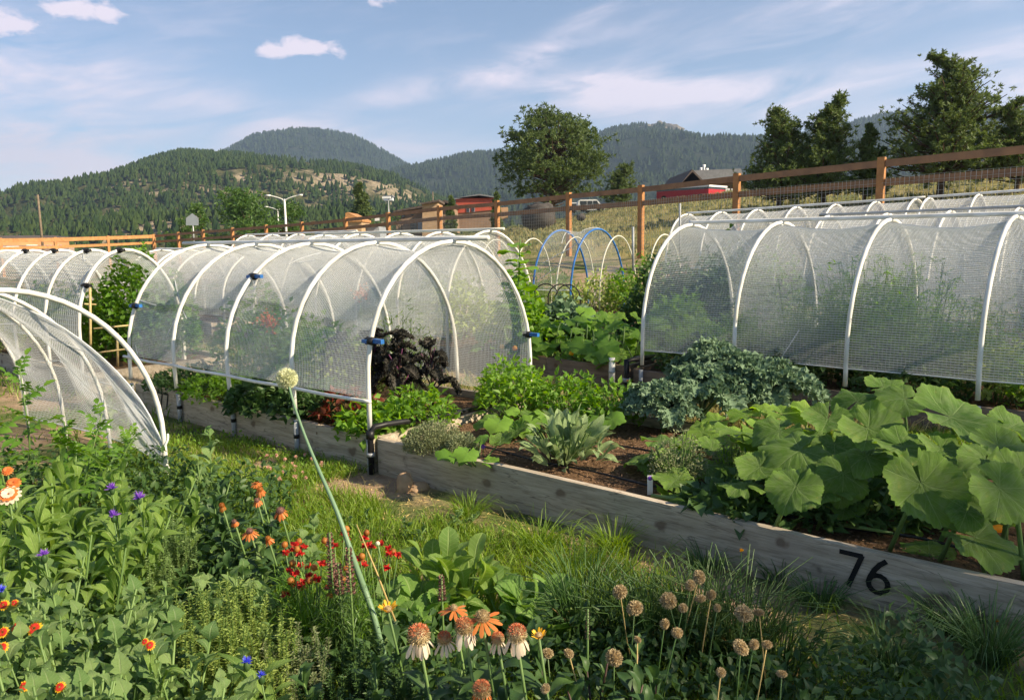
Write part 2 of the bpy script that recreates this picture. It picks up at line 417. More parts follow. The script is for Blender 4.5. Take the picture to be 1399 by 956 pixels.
MT['fence_light'] = plain('sun_toned_fence_wood', (.52, .25, .10), .7, .15, 5.0)  # paler copy of the fence wood, sunshine put into its colour
MT['wire'] = plain('galvanised_wire', (.42, .43, .42), .5, .1, 5, metal=.3)
MT['bamboo'] = plain('bamboo', (.55, .42, .20), .5, .15, 20)
MT['paint'] = plain('black_paint', (.012, .012, .014), .6, .2, 20)
MT['stone'] = plain('tan_stone', (.50, .33, .20), .8, .15, 14, bump=.4)
MT['rock'] = plain('granite', (.23, .20, .17), .9, .25, 3, bump=.6)
MT['thread'] = netmat('net_thread', 1.0, (.88, .90, .91))
MT['film'] = netmat('net_film', .21, (.88, .90, .91))
MT['film_far'] = netmat('net_film_far', .40, (.88, .90, .91))
MT['film_thin'] = netmat('net_film_thin', .22, (.88, .90, .91))
MT['bark'] = plain('bark', (.12, .075, .05), .9, .3, 9, bump=.6)
MT['pine'] = leafmat('pine_needles', (.045, .082, .024), (.135, .185, .055), .25, .6)
MT['pine2'] = leafmat('pine_needles_yellow', (.06, .10, .026), (.13, .18, .05), .2, .6)
MT['broad'] = leafmat('broadleaf', (.04, .10, .02), (.10, .18, .035), .3, .5)
MT['stem'] = leafmat('green_stem', (.09, .17, .045), (.16, .26, .075), .1, .5)
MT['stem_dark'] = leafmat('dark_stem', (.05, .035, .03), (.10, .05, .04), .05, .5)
MT['squash'] = leafmat('squash_leaf', (.058, .140, .020), (.118, .212, .034), .30, .55, 'palm', (.26, .36, .13), 7, dusty=(.16, .235, .085), spec=.2)
MT['squash_b'] = leafmat('bright_squash_leaf', (.12, .25, .03), (.20, .34, .05), .42, .5, 'palm', (.38, .48, .16), 7)
MT['kale'] = leafmat('kale_leaf', (.095, .17, .095), (.20, .29, .18), .15, .6, None, spec=.2)
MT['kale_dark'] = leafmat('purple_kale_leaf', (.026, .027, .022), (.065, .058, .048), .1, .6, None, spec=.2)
MT['sage'] = leafmat('sage_leaf', (.17, .26, .11), (.30, .40, .19), .22, .7, 'lance', (.36, .42, .25), 10, spec=.15)
MT['lance'] = leafmat('lance_leaf', (.10, .20, .035), (.23, .35, .08), .38, .45, 'lance', (.32, .42, .15), 10)
MT['goose'] = leafmat('weed_leaf', (.075, .17, .045), (.25, .36, .13), .32, .5, 'lance', (.26, .34, .16), 9)
MT['tomato'] = leafmat('tomato_leaf', (.06, .16, .02), (.15, .28, .035), .38, .5, None)
MT['herb'] = leafmat('herb_leaf', (.09, .21, .03), (.19, .34, .05), .4, .5)
MT['herb_y'] = leafmat('yellow_green_herb', (.17, .25, .05), (.34, .42, .12), .3, .6)
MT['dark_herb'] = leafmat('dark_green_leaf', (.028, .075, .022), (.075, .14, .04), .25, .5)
MT['straw'] = leafmat('strawberry_leaf', (.10, .22, .04), (.17, .31, .06), .35, .45, 'lance', (.32, .42, .16), 9)
MT['thyme'] = leafmat('thyme_leaf', (.14, .17, .08), (.27, .30, .16), .2, .7)
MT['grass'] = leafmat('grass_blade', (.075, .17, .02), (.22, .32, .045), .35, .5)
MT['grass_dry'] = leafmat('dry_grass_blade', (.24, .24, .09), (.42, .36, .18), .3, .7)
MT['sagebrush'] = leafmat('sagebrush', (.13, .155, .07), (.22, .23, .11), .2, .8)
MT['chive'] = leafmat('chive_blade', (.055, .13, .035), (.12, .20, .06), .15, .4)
MT['fern'] = leafmat('feathery_foliage', (.10, .19, .045), (.20, .30, .08), .3, .6)
MT['dryhead'] = leafmat('dry_seed_head', (.33, .25, .13), (.60, .49, .30), .2, .8)
MT['drystem'] = leafmat('straw_stem', (.42, .30, .11), (.60, .45, .18), .1, .6)
MT['allium'] = leafmat('allium_floret', (.52, .55, .33), (.78, .78, .58), .25, .6)
MT['leek'] = leafmat('allium_stem', (.12, .21, .12), (.18, .29, .17), .05, .45)
MT['petal_w'] = leafmat('cream_petal', (.66, .55, .42), (.80, .70, .56), .3, .6)
MT['petal_o'] = leafmat('orange_petal', (.52, .13, .03), (.74, .27, .08), .3, .5)
MT['petal_y'] = leafmat('golden_petal', (.85, .38, .02), (.90, .55, .04), .3, .5)
MT['petal_r'] = leafmat('red_petal', (.40, .015, .012), (.62, .05, .03), .25, .5)
MT['petal_v'] = leafmat('violet_petal', (.20, .07, .42), (.34, .14, .60), .3, .5)
MT['petal_b'] = leafmat('blue_petal', (.06, .07, .60), (.15, .16, .75), .3, .5)
MT['petal_p'] = leafmat('pink_clover', (.60, .36, .28), (.75, .52, .42), .3, .6)
MT['cone'] = leafmat('cone_spines', (.24, .15, .06), (.58, .46, .26), .05, .5)
MT['cone_top'] = leafmat('cone_tip', (.60, .11, .05), (.72, .26, .12), .05, .5)
MT['spike'] = leafmat('brown_flower_spike', (.12, .06, .05), (.30, .15, .12), .1, .7)
MT['copper'] = leafmat('copper_petal', (.28, .09, .02), (.48, .20, .04), .25, .5)
MT['mulch'] = plain('mulch_chip', (.27, .16, .095), .9, .3, 30, col2=(.12, .07, .045))
MT['chard'] = leafmat('red_chard', (.05, .06, .02), (.20, .035, .02), .25, .5)
MT['rock_dark'] = plain('dark_granite', (.085, .075, .07), .9, .25, 3, bump=.6)
MT['spiky'] = leafmat('pale_spike_leaf', (.11, .19, .06), (.22, .31, .12), .3, .6)
MT['purple_stalk'] = leafmat('purple_stalk', (.10, .02, .07), (.20, .06, .14), .05, .5)
MT['grey_pink_wall'] = plain('grey_pink_stucco', (.38, .29, .25), .85, .08, 1)
MT['film_torn'] = netmat('net_film_torn', .15, (.88, .90, .91))

# ------------------------------------------------------------------ ground
def ground_mat():
    m, t, o = newmat('garden_ground'); T = NT(t); c = T.coord()
    dirt = T.mix(T.ramp(T.noise(c, 9.0, 6, .65), .35, .65), (.30, .20, .13), (.44, .32, .21))
    grass = T.mix(T.ramp(T.noise(c, 14.0, 5, .6), .35, .65), (.07, .11, .03), (.15, .17, .06))
    g1 = T.mix(T.ramp(T.noise(c, .9, 5, .6), .44, .56), dirt, grass)
    field = T.mix(T.ramp(T.noise(c, .25, 6, .65), .38, .62), (.17, .19, .07), (.34, .27, .13))
    field = T.mix(T.ramp(T.noise(c, 2.2, 5, .7), .5, .66), field, (.11, .13, .055))
    sp = T.n('ShaderNodeSeparateXYZ'); T.l(c, sp.inputs[0])
    d = T.m('ADD', T.m('MULTIPLY', sp.outputs[0], .825), T.m('MULTIPLY', sp.outputs[1], .565))   # past the fence line
    f = T.ramp(d, 15.2, 17.0)
    far = T.ramp(sp.outputs[1], 90, 240)
    col = T.mix(f, g1, field); col = T.mix(far, col, (.07, .09, .035))
    b = T.n('ShaderNodeBsdfPrincipled'); b.inputs['Roughness'].default_value = .95; b.inputs['Specular IOR Level'].default_value = .05
    T.l(col, b.inputs['Base Color']); T.l(T.bump(T.noise(c, 22.0, 6, .7), .8, .03), b.inputs['Normal'])
    T.l(b.outputs[0], o.inputs[0]); return m
MT['ground'] = ground_mat()

def soil_mat():
    m, t, o = newmat('bed_soil'); T = NT(t); c = T.coord()
    col = T.mix(T.ramp(T.noise(c, 45.0, 5, .7), .35, .65), (.085, .05, .03), (.24, .145, .085))
    b = T.n('ShaderNodeBsdfPrincipled'); b.inputs['Roughness'].default_value = .95; b.inputs['Specular IOR Level'].default_value = .1
    T.l(col, b.inputs['Base Color']); T.l(T.bump(T.noise(c, 60.0, 5, .7), 1.0, .02), b.inputs['Normal']); T.l(b.outputs[0], o.inputs[0]); return m
MT['soil'] = soil_mat()

def ground():
    def ax(a, b, n, k):      # finer near the eye
        u = np.linspace(-1, 1, n); s = np.sinh(u * k) / math.sinh(k)
        return np.where(s < 0, -s * a, s * b)
    xs = ax(-3500, 3500, 221, 7.5); ys = ax(-400, 3600, 261, 7.5)
    X, Y = np.meshgrid(xs, ys); Z = ground_z(X, Y)
    n = len(xs); i = np.arange(len(ys) - 1)[:, None] * n + np.arange(n - 1)[None, :]
    q = np.stack([i, i + 1, i + n + 1, i + n], -1).reshape(-1, 4)
    b = MB(); b.add(np.stack([X, Y, Z], -1).reshape(-1, 3), quads=q)
    tag(b.obj('ground', MT['ground'], smooth=True), kind='structure')
ground()

# ------------------------------------------------------------------ hills
def hillmat(name, ga, gb, rock, thr, sc):
    m, t, o = newmat(name); T = NT(t); c = T.coord()
    g = T.mix(T.ramp(T.noise(c, sc * 6, 5, .6), .35, .65), ga, gb)
    r = T.ramp(T.noise(c, sc, 7, .65), thr, thr + .07)
    b = T.n('ShaderNodeBsdfPrincipled'); b.inputs['Roughness'].default_value = .95; b.inputs['Specular IOR Level'].default_value = 0
    T.l(T.mix(r, g, rock), b.inputs['Base Color']); T.l(T.bump(T.noise(c, sc * 9, 6, .7), 1.0, 6.0), b.inputs['Normal']); T.l(b.outputs[0], o.inputs[0]); return m
MT['hill1'] = hillmat('near_hill_slope', (.042, .055, .022), (.115, .11, .05), (.36, .29, .20), .545, .010)
MT['hill2'] = hillmat('far_mountain_slope', (.018, .030, .018), (.038, .048, .030), (.20, .18, .15), .66, .006)
MT['wood1'] = leafmat('hill_conifers', (.016, .036, .012), (.05, .075, .022), 0.02, .9, spec=0)
MT['wood2'] = leafmat('mountain_conifers', (.016, .032, .016), (.042, .06, .026), 0.02, .9, spec=0)

def hill(name, prof, yr, yf, zb, mat, amp, nse, ntrees, th, wmat, wname, dens, seed, tw=.30, rocks=()):
    """prof: silhouette points of the ridge; yr, yf: depth of ridge and foot"""
    g = np.random.default_rng(seed)
    px = np.array([p[0] for p in prof], float); py = np.array([p[1] for p in prof], float)
    nx, ny = 260, 60
    pxs = np.linspace(px[0], px[-1], nx); pys = np.interp(pxs, px, py)
    rid = np.array([D(a, b, yr) for a, b in zip(pxs, pys)])
    v = np.linspace(0, 1.35, ny)
    def surf(iu, vv):
        x0 = np.interp(iu, np.arange(nx), rid[:, 0]); zr = np.interp(iu, np.arange(nx), rid[:, 2])
        y = yf + (yr - yf) * vv; x = x0 * (y / yr)
        pr = np.where(vv < 1, np.sin(np.clip(vv, 0, 1) * PI / 2) ** 1.25, 1 - (vv - 1) * 2.2)
        w = np.where(vv < .93, np.sin(np.clip(vv / .93, 0, 1) * PI), 0.0)
        z = zb + (zr - th * .75 - zb) * pr * (y / yr) + amp * w * (fbm(x * nse, y * nse, 5) - .15) * 1.6 + amp * .06 * fbm(x * nse * 9, y * nse * 9, 2) * np.clip(vv * 4, 0, 1)
        return np.stack([x, y, z], -1)
    I, Vv = np.meshgrid(np.arange(nx), v)
    S = surf(I.astype(float), Vv)
    i = np.arange(ny - 1)[:, None] * nx + np.arange(nx - 1)[None, :]
    q = np.stack([i, i + 1, i + nx + 1, i + nx], -1).reshape(-1, 4)
    b = MB(); b.add(S.reshape(-1, 3), quads=q)
    tag(b.obj(name, mat), kind='structure')
    iu = g.uniform(0, nx - 1, ntrees); vv = np.sqrt(g.uniform(0.0, 1.03, ntrees))
    vv[: ntrees // 14] = g.uniform(.985, 1.01, ntrees // 14)
    p = surf(iu, vv)
    dn = vn(p[:, 0] * nse * 3.2 + 9, p[:, 1] * nse * 3.2) * .6 + vn(p[:, 0] * nse * 11, p[:, 1] * nse * 11 + 5) * .4
    keep = dn > g.uniform(0, 1, ntrees) * .5 + dens
    # clearings where the photograph shows bare rock
    for (rx, ry, rw, rh) in rocks:
        k = p - EYE; dd = k @ _F; sx = 699.5 + FPX * (k @ _RC) / dd; sy = 478 - FPX * (k @ _UC) / dd
        dd2 = ((sx - rx) / rw) ** 2 + ((sy - ry) / rh) ** 2
        keep &= ~((dd2 < 1.0) & (g.uniform(0, 1, ntrees) < .75))
    p = p[keep]; n = len(p)
    h = th * g.uniform(.35, 1.4, n); r = h * tw * g.uniform(.7, 1.2, n)
    a = g.uniform(0, 2 * PI, n); V = []; k = 5
    rings = [np.stack([p[:, 0] + r * g.uniform(.7, 1.3, n) * np.cos(a + 2 * PI * j / k), p[:, 1] + r * np.sin(a + 2 * PI * j / k), p[:, 2] + h * g.uniform(.02, .22, n)], 1) for j in range(k)]
    mids = [np.stack([p[:, 0] + r * .62 * np.cos(a + .6 + 2 * PI * j / k), p[:, 1] + r * .62 * np.sin(a + .6 + 2 * PI * j / k), p[:, 2] + h * g.uniform(.5, .68, n)], 1) for j in range(k)]
    top = p + np.stack([g.uniform(-.1, .1, n) * r, 0 * r, h], 1)
    V = np.stack(rings + mids + [top], 1).reshape(-1, 3)
    base = np.arange(n)[:, None, None] * 11
    q = base + np.array([[j, (j + 1) % k, 5 + (j + 1) % k, 5 + j] for j in range(k)])[None]
    t = base + np.array([[5 + j, 5 + (j + 1) % k, 10] for j in range(k)])[None]
    b = MB(); b.add(V, tris=t.reshape(-1, 3), quads=q.reshape(-1, 4), tint=np.repeat(g.uniform(0, 1, n), 11))
    b.obj(wname, wmat, smooth=False, kind='stuff')['label'] = {'conifer_forest': 'dark conifer forest covering the near hill on the left', 'mountain_forest': 'bluish conifer forest covering the distant mountain'}.get(wname, '')
    return surf, rid

hill('near_hill', [(-900, 300), (-500, 285), (-250, 268), (-80, 262), (0, 262), (60, 254), (100, 250), (150, 236), (200, 217), (245, 205), (300, 207), (350, 212), (420, 217), (480, 224), (540, 238), (590, 262), (640, 288), (720, 318), (800, 335)],
     820, 240, -3, MT['hill1'], 26, .0075, 38000, 5.4, MT['wood1'], 'conifer_forest', -.14, 5,
     rocks=[(395, 228, 45, 14), (430, 245, 40, 12), (215, 262, 30, 8), (320, 240, 25, 9), (530, 262, 45, 16), (160, 290, 30, 6), (10, 270, 14, 8), (480, 240, 18, 8), (580, 262, 30, 12), (250, 240, 16, 6)])
hill('far_mountain', [(150, 290), (250, 240), (290, 214), (312, 203), (345, 184), (400, 175), (450, 178), (490, 187), (520, 203), (550, 221), (600, 246), (660, 275), (760, 300)],
     2300, 1300, -5, MT['hill2'], 55, .0022, 9000, 13.0, MT['wood2'], 'mountain_forest', -.05, 8, rocks=[(420, 190, 30, 6), (480, 220, 20, 5)])
hill('wooded_mountain', [(380, 300), (480, 258), (540, 229), (600, 218), (640, 208), (690, 205), (740, 196), (800, 184), (850, 172), (880, 168), (905, 168), (925, 176), (960, 188), (1030, 187), (1080, 184), (1140, 172), (1200, 157), (1260, 151), (1330, 151), (1400, 147), (1550, 150), (1800, 190), (2200, 260)],
     1700, 620, -5, MT['hill2'], 48, .0030, 26000, 9.5, MT['wood2'], 'mountain_forest', -.16, 9, rocks=[(900, 175, 35, 8), (860, 205, 25, 6), (960, 215, 20, 6), (1040, 200, 15, 5)])

# rocky knob on the skyline
kn = MB()
for k in range(9):
    c = D(878 + k * 6, 170 + abs(k - 4) * 1.4, 1690); kn.sphere((c[0], c[1], c[2] - 4), 11, sx=R.uniform(.8, 1.3), sz=R.uniform(.7, 1.1), nu=7, nv=5, bump=.5)
tag(kn.obj('rock_outcrop', MT['rock'], loc=D(905, 172, 1690), smooth=False), 'bare rocky outcrop on the crest of the wooded mountain', 'rock')

# ------------------------------------------------------------------ trees
def tufts(b, cen, size, k, g, up=.5, tint=None):
    n = len(cen); c = np.repeat(cen, k, 0); N_ = n * k
    d = unit(g.normal(size=(N_, 3)) + np.array([0, 0, up]))
    s = np.repeat(np.broadcast_to(size, (n,)), k) * g.uniform(.6, 1.1, N_)
    t = np.repeat(g.uniform(0, .55, n) if tint is None else tint, k) + g.uniform(0, .3, N_)
    b.leaves(c, d, unit(g.normal(size=(N_, 3))), s, s * .27, t, 0.1, 0.05)

def conifer(label, px, ytop, ybase, y, rpx, shape, seed, mat='pine', name='pine_tree', cs=.12, tuft=.34, dens=1.0, bare=0.0, cat='tree'):
    g = np.random.default_rng(seed)
    x = D(px, ybase, y)[0]; z0 = gz(x, y); top = D(px, ytop, y)[2]; H = top - z0; cr = rpx / FPX * y
    e = empty(name, (x, y, z0), label, cat, 'trees beyond the fence')
    tr = MB(); cb = MB()
    pts = [(x + g.normal() * .03 * cr * k, y + g.normal() * .02 * cr * k, z0 + H * .97 * k / 7 - (.2 if k == 0 else 0)) for k in range(8)]
    tr.tube(pts, [max(.02, (.028 * H) * (1 - .9 * k / 7)) for k in range(8)], 7)
    nb = int(84 * dens); cen = []; siz = []
    for i in range(nb):
        f = cs + (1 - cs) * ((i + g.uniform(0, 1)) / nb); z = z0 + H * f * .97
        if shape == 'cone': L = cr * (1.02 - (f - cs) / (1 - cs)) ** .8 * g.uniform(.6, 1.15)
        elif shape == 'round': L = cr * math.sqrt(max(.05, 1 - ((f - .52) / .52) ** 2)) * g.uniform(.55, 1.12)
        else: L = cr * (math.sin(min(1, (1.06 - f) * 1.45) * PI / 2)) ** .75 * g.uniform(.5, 1.15)
        if shape == 'round': L *= .6; z = min(z, z0 + H * .74)
        a = i * 2.4 + g.uniform(-.4, .4); d = np.array([math.cos(a), math.sin(a), g.uniform(-.05, .35) + .35 * f])
        q0 = np.interp(z, [p[2] for p in pts], [p[0] for p in pts]); p0 = np.array([q0, y, z])
        mid = p0 + d * L * .55; end = p0 + d * L + np.array([0, 0, .12 * L])
        tr.tube([p0, mid, end], [.008 * H, .005 * H, .002 * H], 4, cap=False)
        m = max(5, int(15 * L / max(cr, .1)) + 3)
        w = g.uniform(.22, 1.0, m)[:, None]
        q = p0 + (end - p0) * w + g.normal(size=(m, 3)) * L * .13 * np.array([1, 1, .55])
        cen.append(q)
    cen = np.concatenate(cen)
    if shape == 'round':      # needles gathered in dense clumps through a domed crown
        m = 150; d = unit(g.normal(size=(m, 3))) * (g.uniform(.35, 1.0, m) ** .5)[:, None]; d[:, 2] = np.maximum(d[:, 2], -.85)
        cc = np.array([x, y, z0 + H * .60]) + d * np.array([cr * .95, cr * .95, H * .38]) * (1 + .16 * np.sin(np.arctan2(d[:, 1], d[:, 0]) * 3)[:, None] - .22 * np.maximum(0, d[:, 2:3]) * np.abs(d[:, :1] + .3))
        for q in cc[:60]: tr.tube([(x, y, z0 + H * .3 + (q[2] - z0 - H * .3) * .45), q], [.008 * H, .002 * H], 4, cap=False)
        cen = np.repeat(cc, 16, 0) + g.normal(size=(m * 16, 3)) * cr * np.array([.16, .16, .06])
    elif shape == 'cone':     # clumps along each limb
        cc = cen[g.choice(len(cen), len(cen) // 5)]; cen = np.concatenate([cen, np.repeat(cc, 3, 0) + g.normal(size=(len(cc) * 3, 3)) * cr * .06])
    sz = tuft * (1.15 if shape == 'round' else 1.0) * H / 8.0 * g.uniform(.7, 1.25, len(cen))
    tufts(cb, cen, sz, 15, g, .7)
    tr.obj('trunk', MT['bark'], e)
    cb.obj('crown', MT[mat], e, kind='stuff')
    return e

conifer('large rounded ponderosa pine standing beside a boulder left of the barn', 757, 150, 306, 58, 68, 'round', 21, cs=.16, dens=2.3, tuft=.26)
conifer('small dark pine just right of the large rounded pine', 846, 226, 292, 66, 24, 'ogive', 22, cs=.05, dens=.9, tuft=.5)
conifer('bushy pine left of the twin-topped pine near the fence', 1064, 146, 268, 33, 62, 'cone', 23, cs=.08, dens=1.9, tuft=.28)
conifer('tall narrow pine with a knobbly twin top beside the bushy pine', 1126, 128, 268, 32, 52, 'cone', 24, cs=.1, dens=1.8, tuft=.28)
conifer('young pine standing alone between the twin-topped pine and the tallest pine', 1181, 168, 262, 31, 32, 'cone', 25, cs=.1, dens=.8, tuft=.40)
conifer('tallest pine with a broad pointed crown above the fence', 1284, 72, 258, 30, 94, 'cone', 26, cs=.12, dens=2.4, tuft=.24)
conifer('pine at the right edge of the view behind the fence', 1388, 132, 250, 29, 58, 'cone', 27, 'pine2', cs=.1, dens=1.6, tuft=.28)
conifer('pale dead-topped young pine low between the two right-hand pines', 1352, 176, 250, 34, 22, 'cone', 28, 'pine2', cs=.1, dens=.6, tuft=.4)
conifer('pointed spruce standing alone in front of the wooded hill', 492, 250, 312, 95, 19, 'cone', 31, cs=.04, dens=1.0, tuft=.5, name='spruce_tree')
conifer('slim young spruce in front of the red upper wall', 617, 268, 308, 80, 9, 'cone', 32, cs=.05, dens=.6, tuft=.6, name='spruce_tree')
conifer('small spruce by the right end of the red upper wall', 678, 262, 306, 84, 9, 'cone', 33, cs=.05, dens=.6, tuft=.6, name='spruce_tree')

def broadleaf(label, px, ytop, ybase, y, rpx, seed, n=16):
    g = np.random.default_rng(seed)
    x = D(px, ybase, y)[0]; z0 = gz(x, y) - .3; H = D(px, ytop, y)[2] - z0; cr = rpx / FPX * y
    e = empty('broadleaf_tree', (x, y, z0), label, 'tree', 'trees beyond the fence')
    tr = MB(); cb = MB()
    tr.tube([(x, y, z0), (x + .1, y, z0 + H * .4), (x, y, z0 + H * .8)], [.035 * H, .025 * H, .01 * H], 6)
    cl = []
    for i in range(n):
        a = g.uniform(0, 2 * PI); f = g.uniform(.15, .95); rr = cr * math.sqrt(max(.1, 1 - ((f - .5) / .55) ** 2)) * g.uniform(.2, .95)
        c = np.array([x + rr * math.cos(a), y + rr * math.sin(a), z0 + H * f * .93])
        tr.tube([(x, y, z0 + H * min(f, .7) * .6), c], [.012 * H, .004 * H], 4, cap=False)
        cl.append(c + g.normal(size=(34, 3)) * cr * .21 * np.array([1, 1, .8]))
    tufts(cb, np.concatenate(cl), H * .075, 8, g, .3)
    tr.obj('trunk', MT['bark'], e); cb.obj('crown', MT['broad'], e, kind='stuff')
broadleaf('round green tree just right of the pentagonal sign', 275, 278, 314, 96, 18, 41, 12)
broadleaf('wide green tree left of the double street lamp', 340, 256, 312, 84, 40, 42, 26)
broadleaf('low green tree behind the double street lamp', 392, 276, 312, 88, 26, 43, 14)
broadleaf('low bushes in front of the tan gabled building', 548, 296, 312, 62, 20, 44, 10)
broadleaf('low green trees behind the pentagonal sign pole', 245, 296, 316, 100, 16, 45, 9)

# the tall tree just outside the view on the right that shades the nearest corner of the garden
def shade_tree():
    g = np.random.default_rng(77)
    cx, cy = 17.5, -4.8; z0 = 0.0
    e = empty('broadleaf_tree', (cx, cy, z0), 'big leafy cottonwood just outside the right of the view shading the nearest bed', 'tree')
    tr = MB(); cb = MB()
    tr.tube([(cx, cy, -.3), (cx + .2, cy + .1, 3), (cx, cy, 6.5), (cx - .2, cy, 11)], [.42, .34, .26, .08], 9)
    cl = []
    for i in range(74):
        d = unit(g.normal(size=3)); d = d * g.uniform(.35, 1.0)
        c = np.array([cx, cy, 9.0]) + d * np.array([3.0, 4.5, 2.3])
        tr.tube([(cx, cy, min(c[2], 8) * .75), c], [.10, .02], 5, cap=False)
        cl.append(c + g.normal(size=(70, 3)) * .55)
    tufts(cb, np.concatenate(cl), .34, 5, g, .2)
    tr.obj('trunk', MT['bark'], e); cb.obj('crown', MT['broad'], e, kind='stuff')
shade_tree()

# ------------------------------------------------------------------ brush on the slope beyond the fence
def brush():
    g = np.random.default_rng(5)
    n = 6500; x = g.uniform(-6, 34, n); y = g.uniform(17, 75, n)
    k = (.825 * x + .565 * y > 17.3) & (vn(x * .35, y * .35) > .42); x, y = x[k], y[k]
    c = np.stack([x, y, ground_z(x, y) + .05], 1); b = MB()
    tufts(b, c, g.uniform(.07, .30, len(c)), 9, g, 1.1)
    b.obj('sagebrush', MT['sagebrush'], kind='stuff')['label'] = 'grey-green sagebrush tufts scattered on the slope beyond the fence'
    n = 26000; x = g.uniform(-8, 30, n); y = g.uniform(16, 60, n); k = (.825 * x + .565 * y > 16.4) & (vn(x * .6 + 7, y * .6) > .3); x, y = x[k], y[k]
    b = MB(); b.blades(np.stack([x, y, ground_z(x, y)], 1), g.normal(size=(len(x), 3)) * [1, 1, 0], g.uniform(.10, .32, len(x)), .035, g.uniform(.2, .8, len(x)), g.uniform(0, 1, len(x)))
    b.obj('field_grass', MT['grass_dry'], kind='stuff')['label'] = 'dry yellow-green grass on the slope beyond the fence'
brush()

def boulder(label, px, py, y, w, h, mat='rock', seed=1, dz=0.0):
    g = np.random.default_rng(seed); c = D(px, py, y); nu, nv = 18, 12; V = []
    for j in range(nv + 1):
        for i in range(nu):
            ph = PI * j / nv; a = 2 * PI * i / nu
            d = np.array([math.sin(ph) * math.cos(a), math.sin(ph) * math.sin(a), math.cos(ph)])
            k = 1 + .35 * float(fbm(d[0] * 1.7 + seed, d[1] * 1.7 + d[2] * 1.3, 3)) if 0 < j < nv else 1
            V.append(c + d * k * np.array([w / 2, w / 2, h * .62]) + [0, 0, dz])
    q = [(j * nu + i, (j + 1) * nu + i, (j + 1) * nu + (i + 1) % nu, j * nu + (i + 1) % nu) for j in range(nv) for i in range(nu)]
    b = MB(); b.add(V, quads=q)
    return tag(b.obj('boulder', MT[mat], loc=(c[0], c[1], c[2] - h / 2)), label, 'rock')
boulder('large dark rounded boulder at the foot of the large rounded pine', 736, 297, 50, 2.2, 1.5, 'rock_dark', seed=3)
boulder('small dark rock lying in the grass below the white van', 794, 297, 40, .45, .3, 'rock_dark', seed=4)
boulder('small tan stone standing by the corner of the nearest bed', 553, 664, 4.86, .11, .15, 'stone', seed=6)
boulder('flat tan stone lying behind the small standing stone', 570, 666, 4.90, .16, .06, 'stone', seed=8)

# ------------------------------------------------------------------ buildings and street things
MT['tan_wall'] = plain('tan_stucco', (.50, .33, .20), .85, .1, 1.5)
MT['brick_tan'] = plain('brown_stucco', (.30, .20, .14), .85, .1, 1.5)
MT['red_wall'] = plain('red_roof_panel', (.46, .09, .055), .6, .08, .8)
MT['brown_roof'] = plain('brown_shingle', (.12, .09, .075), .8, .15, 3)
MT['grey_roof'] = plain('grey_metal_roof', (.22, .22, .23), .5, .1, 3)
MT['glass'] = plain('dark_window', (.03, .035, .04), .15, .1, 2, spec=.6)
MT['white'] = plain('white_paint', (.75, .75, .75), .5, .05, 3)
MT['barn'] = plain('brown_siding', (.19, .105, .07), .8, .15, 3)
MT['bluegrey'] = plain('blue_grey_paint', (.30, .33, .38), .6, .1, 3)
MT['orange_wall'] = plain('orange_stucco', (.55, .27, .13), .85, .08, .6)
MT['redpaint'] = plain('red_vehicle_paint', (.42, .03, .04), .3, .05, 3)
MT['steel'] = plain('galvanised_steel', (.45, .46, .47), .45, .1, 5, metal=.4)
MT['aluminium'] = plain('bare_sign_back', (.36, .40, .42), .5, .06, 2, metal=.2)
MT['polewood'] = plain('grey_pole_wood', (.22, .17, .12), .85, .15, 5)
MT['tyre'] = plain('tyre_rubber', (.02, .02, .02), .8, .1, 5)

def wall_quad(b, a, c, z0, z1, th=.15):     # a straight wall from a to c (x,y)
    a = np.array(a, float); c = np.array(c, float); d = c - a; L = np.linalg.norm(d); n = np.array([-d[1], d[0]]) / L * th
    b.box((a[0], a[1], z0), (d[0], d[1], 0), (n[0], n[1], 0), (0, 0, z1 - z0))

